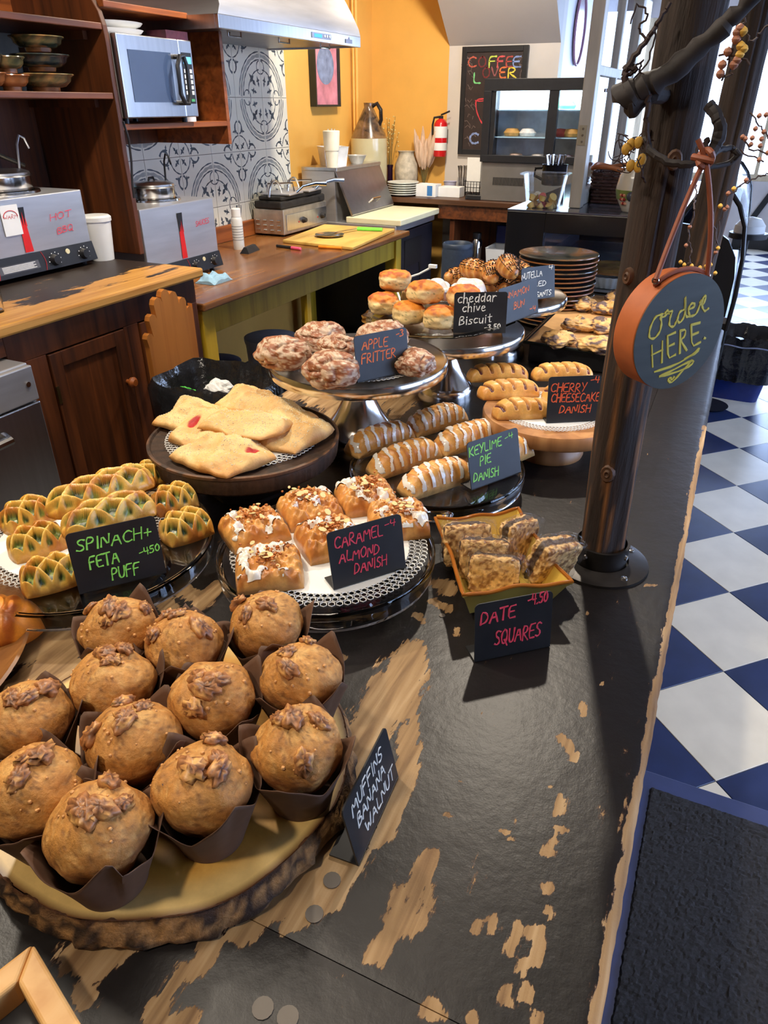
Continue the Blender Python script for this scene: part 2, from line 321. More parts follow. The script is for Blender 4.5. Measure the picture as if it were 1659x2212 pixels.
for i in range(-8, 14):
    for j in range(-4, 42):
        # white diamonds centred at x=.249 + i*dg ; navy ones half a step over
        cx, cy = 0.249+i*hd, 1.6705+(j-4)*hd
        par = (i+j) % 2
        if par: continue
        dark = 0 if (i % 2 == 0) else 1
        if cx < -0.4 or cx > 2.0 or cy < 0.6 or cy > YE-.1: continue
        if cy < 6.3 and cx < 1.2:
            o = bpy.data.objects.new('tile', tm[dark]); COL.objects.link(o); o.location = (cx, cy, 0); o.parent = floor
        else:
            a = hd-.001; (far_tiles2 if dark else far_tiles).add([(cx, cy-a, -.006), (cx+a, cy, -.006), (cx, cy+a, -.006), (cx-a, cy, -.006), (cx, cy-a, 0), (cx+a, cy, 0), (cx, cy+a, 0), (cx-a, cy, 0)], [(0, 1, 5, 4), (1, 2, 6, 5), (2, 3, 7, 6), (3, 0, 4, 7), (4, 5, 6, 7)])
far_tiles.build('cream_tile_field', m_cr, floor, smooth=False, kind='stuff'); far_tiles2.build('navy_tile_field', m_navy, floor, smooth=False, kind='stuff')
struct(MB().box((WX-.12, -2.5, 0), (WX, FY, ZC)), 'wall_left', M_yellow, smooth=False)
struct(MB().box((WX-.12, FY, 0), (-2.13, FY+.1, ZC)), 'wall_back', M_yellow, smooth=False)
wb = struct(MB().box((-2.13, FY, 0), (-1.33, FY+.1, ZC)), 'wall_back_white', M_white, smooth=False)
struct(MB().box((-1.43, FY+.1, 0), (-1.33, YE, ZC)), 'wall_partition', plain('pale_wall', ST(225, 225, 235), 0.5, 0, 0.03, 4), smooth=False)
# sloping underside of the stair
p = [onY(958, 100, FY), onY(1226, 97, FY)]
zs = float(p[0][2])
struct(MB().add([(-2.13, FY, zs), (-1.33, FY, zs), (-1.33, FY-.95, ZC), (-2.13, FY-.95, ZC), (-2.13, FY, ZC), (-1.33, FY, ZC)], [(0, 1, 2, 3), (0, 4, 5, 1), (0, 3, 4), (1, 5, 2), (3, 2, 5, 4)]), 'ceiling_slope', plain('grey_white_paint', ST(190, 184, 178), 0.6, 0, 0.03, 4), smooth=False)
struct(MB().box((WX-.12, -2.5, ZC), (XR+.1, YE+.1, ZC+.1)), 'ceiling', plain('ceiling_paint', ST(140, 126, 110), 0.7, 0, 0.04, 4), smooth=False)
struct(MB().box((WX-.12, -2.6, 0), (XR+.1, -2.5, ZC)), 'wall_front', plain('warm_grey_wall', ST(150, 130, 105), 0.7, 0, 0.04, 4), smooth=False)
# right wall with a long run of windows
rw = MB(); rw.box((XR, -2.5, 0), (XR+.1, YE, 0.85)); rw.box((XR, -2.5, 2.35), (XR+.1, YE, ZC))
for y0, y1 in ((-2.5, 0.4), (2.3, 2.75), (4.8, 5.4), (7.5, 9.8)): rw.box((XR, y0, 0.85), (XR+.1, y1, 2.35))
struct(rw, 'wall_right', M_white, smooth=False)
def window(name, O, U, W, H, nx, nz, fw=0.05, dep=0.05, frame=M_cream):
    """O lower-left corner, U unit direction along the wall"""
    O = Vector([float(c) for c in O]); U = Vector(U); Nn = Vector((-U.y, U.x, 0)); fr = MB()
    def bar(u0, u1, z0, z1, d=dep):
        a = O+U*u0-Nn*(d/2)+Vector((0, 0, z0)); fr.hexa([a, a+U*(u1-u0), a+U*(u1-u0)+Nn*d, a+Nn*d]+[q+Vector((0, 0, z1-z0)) for q in (a, a+U*(u1-u0), a+U*(u1-u0)+Nn*d, a+Nn*d)])
    bar(0, fw, 0, H); bar(W-fw, W, 0, H); bar(fw, W-fw, 0, fw); bar(fw, W-fw, H-fw, H)
    for i in range(1, nx): bar(W*i/nx-.02, W*i/nx+.02, fw, H-fw, dep*.8)
    for i in range(1, nz): bar(fw, W-fw, H*i/nz-.015, H*i/nz+.015, dep*.7)
    o = struct(fr, name, frame, smooth=False, bev=0.003)
    for i in range(nx):
        for k in range(nz):
            a = O+U*(W*i/nx+.02)+Vector((0, 0, H*k/nz+.015)); b = O+U*(W*(i+1)/nx-.02)+Vector((0, 0, H*(k+1)/nz-.015)); t = Nn*.0015
            MB().hexa([a-t, Vector((b.x, b.y, a.z))-t, Vector((b.x, b.y, a.z))+t, a+t, Vector((a.x, a.y, b.z))-t, b-t, b+t, Vector((a.x, a.y, b.z))+t]).build('pane', M_pane, o, smooth=False)
    return o
window('window_1', (XR+.03, 0.4, .85), (0, 1, 0), 1.9, 1.5, 3, 2); window('window_2', (XR+.03, 2.75, .85), (0, 1, 0), 2.05, 1.5, 3, 2); window('window_3', (XR+.03, 5.4, .85), (0, 1, 0), 2.1, 1.5, 3, 2)
# street end: wide shop window over a low wall
ew = MB(); ew.box((-1.43, YE, 0), (XR, YE+.1, 0.72)); ew.box((-1.43, YE, 2.3), (XR, YE+.1, ZC)); ew.box((1.5, YE, .72), (XR, YE+.1, 2.3))
struct(ew, 'wall_end', plain('street_end_plaster', ST(205, 200, 200), 0.6, 0, 0.06, 6), smooth=False)
window('window_4', (-1.33, YE+.05, .72), (1, 0, 0), 2.83, 1.58, 4, 1, 0.07, 0.07)
struct(MB().box((0.0, YE-.03, 0), (XR, YE, .14)), 'baseboard_end', M_blackpl, smooth=False)
for k, (x0, x1) in enumerate(((.02, .30), (.55, .38))):
    struct(MB().prism([(x0, 0.12), (x0+.07, 0.12), (x1+.07, .70), (x1, .70)], (0, YE, 0), (1, 0, 0), (0, 0, 1), (0, -.02, 0)), 'trim_%d' % (k+1), M_blackpl, smooth=False)
# door leaf and trim in the partition seen through the sash
for k, (pa, pb) in enumerate(((1341, 1365), (1385, 1400))):
    y0 = float(onX(pa, 220, -1.33)[1]); y1 = float(onX(pb, 220, -1.33)[1]); struct(MB().box((-1.33, y0, 0), (-1.27, y1, 2.4)), 'trim_%d' % (k+3), M_cream, smooth=False)
y0 = float(onX(1322, 220, -1.33)[1]); y1 = float(onX(1340, 220, -1.33)[1])
struct(MB().box((-1.33, y0, 0), (-1.25, y1, 2.4)), 'trim_5', M_dkwood, smooth=False)
y0 = float(onX(1238, 100, -1.33)[1])
mr = thing('wall_mirror', 'pink rimmed round mirror on the bright side wall beyond the sash', 'mirror', (-1.325, y0+.1, 1.95))
MB().tube([(0.01, .16*math.cos(a), .22*math.sin(a)) for a in np.linspace(0, 2*math.pi, 33)[:-1]], 0.009, 8, True).build('frame', plain('pink_rim', ST(170, 120, 140), 0.5), mr)
MB().prism([(.155*math.cos(a), .215*math.sin(a)) for a in np.linspace(0, 2*math.pi, 33)[:-1]], (0.002, 0, 0), (0, 1, 0), (0, 0, 1), (.006, 0, 0)).build('mirror_glass', plain('mirror_face', (.7, .65, .8), 0.15, 1), mr)
# black entrance mat
mt = thing('floor_mat', 'large black bristle mat with navy rubber border on checkered floor', 'mat', (0.72, 0.1, 0))
MB().box((0.075-.72, -1.2-.1, 0.0005), (1.5-.72, 1.405-.1, 0.006)).build('border', plain('navy_rubber', ST(40, 52, 96), 0.5), mt, smooth=False, bev=0.002)
def mat_pile():
    nx, ny = 300, 330; xs = np.linspace(0.10-.72, 1.47-.72, nx); ys = np.linspace(-0.6, 1.355-.1, ny); X, Y = np.meshgrid(xs, ys)
    Z = 0.010+0.006*vn(X, Y, 0, 160, 5, 2); Z[0] = Z[-1] = .004; Z[:, 0] = Z[:, -1] = .004
    X = X+(vn(X, Y, 2, 200, 8, 1)-.5)*.004
    return np.stack([X, Y, Z], -1).reshape(-1, 3), [(j*nx+i, j*nx+i+1, (j+1)*nx+i+1, (j+1)*nx+i) for j in range(ny-1) for i in range(nx-1)]
v_, f_ = mat_pile(); o = mk('pile', v_, f_, plain('black_bristle', (0.012, 0.012, 0.016), 0.9, 0, 0.5, 200, 0.6), mt, False); o['kind'] = 'stuff'
# housings of the lamps set at the top; behind-viewer and floor ones are added
lm = 0
for lx, ly, lb in ((-0.50, 2.25, 'black track spotlight over the far end of the counter'), (-1.55, 0.90, 'black track spotlight over the near pastry stands'), (-0.60, -0.60, 'black fill spotlight added behind the viewer for the near end of the counter'), (0.95, 1.30, 'black fill spotlight added over the checkered floor'), (-1.35, 1.55, 'black track spotlight over the worn cabinet'), (-1.45, 3.2, 'black track spotlight over the brown work table'), (-1.6, 4.3, 'black track spotlight by the stair slope')):
    t = thing('spotlight', lb, 'spotlight', (lx, ly, 2.62))
    MB().lathe([(.045, .03), (.05, .06), (.035, .09)], n=20).build('housing', M_blackpl, t); MB().cyl((0, 0, .09), (0, 0, .10), .02, n=10).build('stem', M_blackpl, t)
# ================================================================ KITCHEN BACKGROUND
CZ, CXF = 0.92, -1.875      # worn cabinet top height, front plane
TZ, TXF = 0.77, -1.905      # brown table top height, front plane
# ---- worn cabinet ------------------------------------------------
y_end = float(onZ(439, 578, CZ)[1])
cab = thing('cabinet', 'old brown wooden cabinet with panelled doors under the worn worktop', 'cabinet', (-2.3, 1.9, 0))
def worn_top_mat():
    m, nt, p = newmat('worn_yellow_wood_top'); v = coords(nt, (1, .25, 1)); n = N(nt, 'ShaderNodeTexNoise', Scale=8.0, Detail=9.0, Roughness=0.66); L(nt, v, n.inputs['Vector'])
    tc = nt.nodes.new('ShaderNodeTexCoord'); sx = N(nt, 'ShaderNodeSeparateXYZ'); L(nt, tc.outputs['Object'], sx.inputs[0])
    a = N(nt, 'ShaderNodeMath', _operation='MULTIPLY_ADD'); a.inputs[1].default_value = 1.1; a.inputs[2].default_value = -.27; L(nt, sx.outputs[0], a.inputs[0])
    b = N(nt, 'ShaderNodeMath', _operation='MULTIPLY_ADD'); b.inputs[1].default_value = 1.1; L(nt, n.outputs[0], b.inputs[0]); L(nt, a.outputs[0], b.inputs[2])
    r = ramp(nt, b.outputs[0], [(0.52, (0, 0, 0)), (0.55, (1, 1, 1))])
    n2 = N(nt, 'ShaderNodeTexNoise', Scale=60.0, Detail=5.0); L(nt, coords(nt, (1, .05, 1)), n2.inputs['Vector']); w_ = ramp(nt, n2.outputs[0], [(.3, ST(178, 120, 50)), (.7, ST(214, 160, 84))])
    mx = N(nt, 'ShaderNodeMix', _data_type='RGBA'); L(nt, r.outputs[0], mx.inputs[0]); mx.inputs[6].default_value = c4(ST(40, 30, 24)); L(nt, w_.outputs[0], mx.inputs[7]); L(nt, mx.outputs[2], p.inputs['Base Color']); p.inputs['Roughness'].default_value = .45
    bump(nt, p, r.outputs[0], .3, .001); return m
M_worntop = worn_top_mat()
wt = thing('worktop', 'worn scraped wooden worktop over the cabinet and dishwasher', 'worktop', (-2.3, 1.4, CZ-.035))
MB().box((WX+.02, 0.35, CZ-.035), (CXF, y_end, CZ)).build('top', M_worntop, wt, world=True, smooth=False, bev=.008)
fx = CXF-.03
fr = MB()
fr.box((fx-.02, float(onX(68, 785, -1.80)[1])+.006, CZ-.13), (fx, y_end-.03, CZ-.036)); MB().box((fx-.02, .4, float(onX(68, 785, -1.80)[2])+.006), (fx, float(onX(68, 785, -1.80)[1])+.004, CZ-.036)).build('rail', M_dkwoodY, wt, world=True, smooth=False)                      # rail
fr.box((fx-.02, y_end-.10, 0.02), (fx, y_end-.03, CZ-.13)); fr.box((fx-.02, float(onX(68, 785, -1.80)[1])+.005, .02), (fx, y_end-.10, .10))
yd0, yd1 = [float(onX(px, py, fx)[1]) for px, py in ((100, 760), (262, 690))]
for ya, yb in ((max(yd0-.10, float(onX(68, 785, -1.80)[1])+.006), yd0-.004), (yd1+.004, yd1+.075)): fr.box((fx-.02, ya, .1), (fx, yb, CZ-.13))
fr.build('face_frame', M_dkwood, cab, world=True, smooth=False, bev=.002)
MB().box((WX+.02, y_end-.05, .02), (fx-.02, y_end-.03, CZ-.036)).build('side_panel', M_dkwood, cab, world=True, smooth=False)
yv = float(onX(68, 785, -1.80)[1])
MB().box((WX+.02, yv+.01, .02), (fx-.35, y_end-.05, CZ-.2)).build('carcass', M_dkwood, cab, world=True, smooth=False)
for k, (ya, yb) in enumerate(((yd0, yd1), (yd1+.08, y_end-.104))):
    d = MB(); z0, z1 = .105, CZ-.135; d.box((fx-.014, ya+.045, z0+.05), (fx-.004, yb-.045, z1-.045))
    dd = d.build('door', M_dkwood, cab, world=True, smooth=False)
    s = MB(); s.box((fx-.018, ya+.002, z0), (fx+.004, ya+.05, z1)); s.box((fx-.018, yb-.05, z0), (fx+.004, yb-.002, z1)); s.box((fx-.018, ya+.05, z1-.05), (fx+.004, yb-.05, z1)); s.box((fx-.018, ya+.05, z0), (fx+.004, yb-.05, z0+.055))
    q = s.build('door_frame', M_dkwoodY if 0 else M_dkwood, None, world=False, smooth=False, bev=.002); q.parent = dd; q.matrix_parent_inverse = Matrix.Translation(-Vector(cab.location))
    for yy in ((yb-.03,) if k == 0 else (ya+.03,)):
        kn = MB().lathe([(.008, 0), (.008, .012), (.018, .02), (.02, .03), (.012, .04)], n=16); kn.v = [(z, x, y) for x, y, z in kn.v]
        kn.v = [(x+fx+.004-cab.location.x, y+yy-cab.location.y, z+.60) for x, y, z in kn.v]; kn.build('knob', M_orwood, dd)
    for zz in (.25, .62):
        MB().box((fx+.002, (ya if k == 0 else yb-.012), zz), (fx+.006, (ya+.012 if k == 0 else yb), zz+.06)).build('hinge', plain('old_brass', ST(90, 70, 40), .4, .8), cab, world=True, smooth=False)
# ---- steel dishwasher ---------------------------------------------
yw = float(onX(68, 785, -1.80)[1]); zw = float(onX(68, 785, -1.80)[2])
dw = thing('dishwasher', 'stainless steel undercounter dishwasher standing left of the brown cabinet door', 'dishwasher', (-2.1, yw-.3, 0))
MB().box((-2.35, yw-.6, .04), (-1.82, yw, zw-.0)).build('body', M_steel2, dw, world=True, smooth=False, bev=.004)
MB().box((-1.819, yw-.595, .06), (-1.80, yw-.002, zw-.115)).build('door', M_steel, dw, world=True, smooth=False, bev=.004)
MB().box((-1.819, yw-.595, zw-.11), (-1.80, yw-.002, zw-.004)).build('control_panel', M_steel2, dw, world=True, smooth=False, bev=.004)
MB().cyl((-1.7985, yw-.03, zw-.055), (-1.7965, yw-.03, zw-.055), .008, n=16).build('badge', M_pol, dw, world=True)
hp = [onX(*q, -1.76) for q in ((-20, 905), (12, 885), (20, 868))]; MB().tube([(-1.79, yw-.16, zw-.17), (-1.75, yw-.17, zw-.17), (-1.745, yw-.35, zw-.17), (-1.75, yw-.5, zw-.17), (-1.79, yw-.51, zw-.17)], .014, 10).build('handle', M_pol, dw, world=True)
for a, b in ((-.55, -.05),): MB().box((-2.3, yw+a, 0), (-1.9, yw+b, .04)).build('plinth', M_blackpl, dw, world=True, smooth=False)
# ---- brown work table ---------------------------------------------
ty0, ty1 = y_end+.012, 4.50
M_tabtop = woodm('brown_varnished_top', ST(108, 66, 32), ST(142, 94, 50), ST(158, 110, 62), 'Y', 12, 0.22, .04)
M_mustard = woodm('mustard_painted_wood', ST(170, 138, 26), ST(196, 162, 40), ST(204, 172, 50), 'Z', 8, .5, .08)
tb = thing('work_table', 'brown topped work table on mustard yellow painted legs', 'table', (-2.3, 3.4, 0))
MB().box((WX+.02, ty0, TZ-.032), (TXF, ty1, TZ)).build('tabletop', M_tabtop, tb, world=True, smooth=False, bev=.008, seg=3)
ap = MB(); ap.box((TXF-.07, ty0+.03, TZ-.15), (TXF-.045, ty1-.05, TZ-.033)); ap.box((WX+.1, ty1-.07, TZ-.15), (TXF-.07, ty1-.05, TZ-.033)); ap.build('apron', M_mustard, tb, world=True, smooth=False, bev=.002)
for x in (TXF-.11, WX+.08):
    for y in (ty0+.02, ty1-.15): MB().box((x, y, 0), (x+.08, y+.08, TZ-.033)).build('leg', M_mustard, tb, world=True, smooth=False, bev=.004)
MB().box((TXF-.07, ty0+.9, .18), (TXF-.05, ty0+.94, TZ-.15)).build('brace', M_mustard, tb, world=True, smooth=False)
# things stored under the table
for lb, c, x, y, r, h, kind in (('white lidded bucket stored on the floor under the work table', (0.55, .6, .72), -2.2, 3.25, .14, .34, 'bucket'), ('blue grey bucket on the floor under the work table beside the white one', ST(86, 96, 128), -2.3, 2.85, .14, .30, 'bucket')):
    t = thing('storage_bucket', lb, 'bucket', (x, y, 0)); m = plain('bucket_plastic_%d' % int(y*100), c, .4)
    MB().lathe([(r*.86, 0), (r, h), (r*1.03, h), (r*1.03, h+.01)], n=28).build('body', m, t); MB().lathe([(r*1.05, h+.011), (r*1.05, h+.028), (r*.9, h+.034), (.01, h+.034)], n=28).build('lid', m, t)
# ---- hutch ---------------------------------------------------------
HX = -2.29
HW = M_dkwood
hu = thing('wall_hutch', 'tall brown wooden hutch with curved side panel holding bowls and microwave', 'shelf', (-2.5, 2.3, CZ))
hy = 2.455
pp = [(WX+.01-HX, 0)]+[(float(q[0])-HX, max(0, float(q[2])-CZ)) for q in (onY(a, b, hy-.012) for a, b in ((304, 551), (286, 437), (271, 362), (265, 325), (256, 256), (241, 169), (229, 90), (221, 54), (211, 24), (193, -8)))]+[(-.16, 1.1), (-.16, 1.75), (WX+.01-HX, 1.75)]
MB().prism([(a, b) for a, b in pp], (HX, hy-.012, CZ+.001), (1, 0, 0), (0, 0, 1), (0, .024, 0)).build('side_panel', HW, hu, world=True, smooth=False, bev=.003)
h2y = float(onX(480, 150, HX)[1])
h2 = [float(onX(490, 312, HX)[2]), ZC-.05]
MB().box((WX+.01, h2y, h2[0]), (HX, h2y+.022, h2[1])).build('side_panel', M_orwood, hu, world=True, smooth=False, bev=.002)
def shelf(y0, y1, z, mat=M_dkwoodY, x=HX): return MB().box((WX+.01, y0, z-.022), (x, y1, z)).build('shelf', mat, hu, world=True, smooth=False, bev=.003)
zA = float(onX(240, 200, HX)[2]); zB = float(onX(212, 48, HX)[2]); zM = float(onX(265, 268, HX)[2]); zT = float(onX(216, -2, HX)[2])
shelf(1.0, hy-.013, zA); shelf(1.0, hy-.013, zB); shelf(hy+.013, h2y, zM, M_orwood); shelf(hy+.013, h2y, zT, M_orwood)
MB().box((WX+.01, hy+.013, h2[0]), (WX+.03, h2y, zM-.022)).build('back_panel', HW, hu, world=True, smooth=False)
MB().box((WX+.01, hy+.013, zM), (WX+.02, h2y, ZC-.1)).build('back_panel', HW, hu, world=True, smooth=False)
MB().box((WX+.01, 1.9, CZ+.02), (WX+.02, hy-.013, zA-.022)).build('back_panel', HW, hu, world=True, smooth=False)
MB().box((WX+.01, 1.0, zB), (WX+.02, hy-.013, ZC-.1)).build('back_panel', M_orwood, hu, world=True, smooth=False)
for z in (zA, zB): MB().box((WX+.02, hy-.035, z-.05), (HX-.08, hy-.0135, z-.0225)).build('cleat', HW, hu, world=True, smooth=False)
# ---- pottery bowls on the hutch ------------------------------------
def pot_m(name, c1, c2, c3):
    m, nt, p = newmat(name); n = N(nt, 'ShaderNodeTexNoise', Scale=9.0, Detail=4.0, Distortion=0.8); L(nt, coords(nt, (1, 1, 1.6)), n.inputs['Vector'])
    r = ramp(nt, n.outputs[0], [(.36, c1), (.48, c2), (.64, c3)]); L(nt, r.outputs[0], p.inputs['Base Color']); p.inputs['Roughness'].default_value = .22; p.inputs['Coat Weight'].default_value = .5; return m
M_potG = pot_m('green_brown_glaze', ST(36, 50, 42), ST(96, 88, 56), ST(168, 122, 74)); M_potB = pot_m('blue_grey_glaze', ST(22, 30, 36), ST(44, 54, 54), ST(84, 78, 60)); M_clay = pot_m('bare_clay', ST(120, 70, 36), ST(150, 90, 48), ST(176, 112, 62))
def bowl(x, y, z, r, h, mat, lb, grp, foot=M_clay):
    t = thing('pottery_bowl', lb, 'bowl', (x, y, z), 0, grp)
    MB().lathe([(r*.50, .012), (r*.70, h*.3), (r*.9, h*.6), (r*.93, h*.85), (r*1.05, h), (r*1.03, h+.003), (r*.88, h*.85), (r*.8, h*.5), (r*.4, h*.2), (.001, h*.17)], n=32).build('bowl_wall', mat, t, ang=60)
    MB().lathe([(r*.48, 0), (r*.5, .0125), (.001, .0125)], n=28).build('foot', foot, t)
bxp = -2.38
b1 = onX(100, 190, bxp); rr = .098
gr = 'glazed pottery bowls stacked on the hutch shelf'
for k, (m, h, lb) in enumerate(((M_potG, .058, 'brown green pottery bowl at the bottom of the right stack'), (M_potB, .055, 'dark blue pottery bowl in the middle of the right stack'), (M_potG, .05, 'green rimmed pottery bowl at the top of the right stack'))):
    bowl(bxp, float(b1[1]), zA+.001+sum((.062, .059, .05)[:k]), rr*(1, .97, .9)[k], h-.006, m, lb, gr)
b2 = onX(28, 195, bxp); r2 = .062
for k, (m, h, lb) in enumerate(((M_clay, .05, 'bare clay cup at the bottom of the small stack'), (M_potG, .05, 'clay and green cup on top of the small stack'))):
    bowl(bxp, float(b2[1]), zA+.001+.053*k, r2*(1, .93)[k], h-.004, m, lb, gr)
b3 = onX(-12, 195, bxp)
for k, (m, lb) in enumerate(((M_clay, 'clay cup cut by the left picture edge, lower'), (M_potB, 'blue glazed cup cut by the left picture edge, upper'))): bowl(bxp, float(b3[1])-.02, zA+.001+.053*k, r2, .05, m, lb, gr)
# ---- microwave -----------------------------------------------------
mx0 = -2.262; a, b, c_, d_ = [onX(*q, mx0) for q in ((232, 68), (415, 88), (430, 250), (258, 255))]
my0, my1 = hy+.02, float(c_[1]); mz0, mz1 = zM+.02, float(a[2])
mw = thing('microwave', 'stainless steel microwave oven with black loop handle on hutch shelf', 'microwave', (-2.4, (my0+my1)/2, zM))
MB().box((mx0-.36, my0+.004, mz0), (mx0-.03, my1-.004, mz1)).build('body', M_steel2, mw, world=True, smooth=False, bev=.004)
dy = my0+(my1-my0)*.80
MB().box((mx0-.029, my0, mz0), (mx0, dy, mz1)).build('door', M_steel, mw, world=True, smooth=False, bev=.004)
MB().box((mx0+.0004, my0+.05, mz0+.055), (mx0+.002, dy-.055, mz1-.05)).build('window', plain('dark_blue_glass', (.05, .08, .16), .04, 0, .1, 4, spec=1.0, coat=1.0), mw, world=True, smooth=False)
MB().box((mx0-.029, dy+.002, mz0), (mx0, my1, mz1)).build('control_panel', M_steel, mw, world=True, smooth=False, bev=.004)
kp = MB().box((mx0+.0004, dy+.016, mz0+.05), (mx0+.002, my1-.012, mz1-.045)).build('keypad', M_blackpl, mw, world=True, smooth=False)
mid = (dy+my1)/2+.002
MB().box((mx0+.0025, dy+.02, mz1-.085), (mx0+.003, my1-.016, mz1-.06)).build('display', emitm('blue_display', (.1, .45, .8), .8), mw, world=True, smooth=False)
for r in range(5):
    for c in range(3): MB().box((mx0+.0025, mid-.028+c*.019, mz1-.118-r*.02), (mx0+.0035, mid-.014+c*.019, mz1-.104-r*.02)).build('key', M_label, mw, world=True, smooth=False)
for c, m in ((0, plain('red_key', ST(200, 60, 60))), (1, plain('green_key', ST(70, 160, 100)))): MB().box((mx0+.0025, mid-.026+c*.026, mz0+.058), (mx0+.0035, mid-.004+c*.026, mz0+.068)).build('key', m, mw, world=True, smooth=False)
hy_, hz = dy-.030, (mz0+mz1)/2-.005
MB().tube([(mx0+(.035 if abs(q) < 1.9 else .012), hy_-.03*s, hz+v) for s, v, q in ((1, .05, 0), (.3, .085, 0), (-.5, .085, 0), (-1, .05, 0), (-1, -.05, 0), (-.5, -.085, 0), (.3, -.085, 0), (1, -.05, 0))], .009, 8, True).build('handle', M_blackpl, mw, world=True)
for zz in (.083, -.083): MB().cyl((mx0, hy_, hz+zz), (mx0+.035, hy_, hz+zz), .009, n=8).build('handle_mount', M_blackpl, mw, world=True)
for yy in (my0+.04, my1-.04):
    for xx in (-.33, -.05): MB().cyl((mx0+xx, yy, zM), (mx0+xx, yy, mz0+.002), .012, n=10).build('foot', M_blackpl, mw, world=True)
# trays above it, oil bottle, cable
for k, (dx, dyy, lb) in enumerate(((0, 0, 'white oval platter lying on the microwave, lower'), (.0, .0, 'white oval platter lying on the microwave, upper'))):
    t = thing('serving_platter', lb, 'platter', (mx0-.17+dx, my0+.15+dyy, mz1+.001+k*.024), .0); MB().lathe([(.08, 0), (.11, .012), (.118, .022), (.11, .022), (.08, .006), (.001, .005)], n=36, sy=1.2, sx=1.1).build('platter_body', M_wplastic, t, ang=60)
MB().box((-.05, -.07, 0), (.05, .07, .03)).build('folded_bag', plain('maroon_foil', ST(70, 28, 40), .3, .2, .3, 40, .5), None)
o = bpy.data.objects['folded_bag']; o.location = (mx0-.07, my1-.06, mz1+.001); tagit(o, 'maroon folded foil bag on the microwave beside the white platters', 'bag')
ob = thing('oil_bottle', 'clear squeeze bottle of yellow oil standing right of the microwave', 'bottle', (HX-.06, my1+.04, zM))
MB().lathe([(.028, 0), (.03, .01), (.03, .075), (.001, .075)], n=20).build('oil', plain('yellow_oil', ST(205, 180, 30), .15), ob); MB().lathe([(.031, .0), (.0315, .14), (.012, .165), (.012, .175), (.03, .139), (.0295, .077), (.03, .076)], n=20).build('bottle_wall', plain('milky_plastic', (.75, .75, .72), .3), ob); MB().lathe([(.014, .166), (.013, .18), (.005, .2), (.002, .215)], n=14).build('nozzle', M_label, ob)
pts = [onX(*q, -2.255) for q in ((266, 262), (278, 300), (284, 350), (286, 400), (290, 428))]; cb = MB().tube([(p[0], p[1], p[2]) for p in pts], .0045, 6); cb.solo('power_cable', M_blackpl, 'black power cable hanging from the microwave down to the warmer', 'cable')
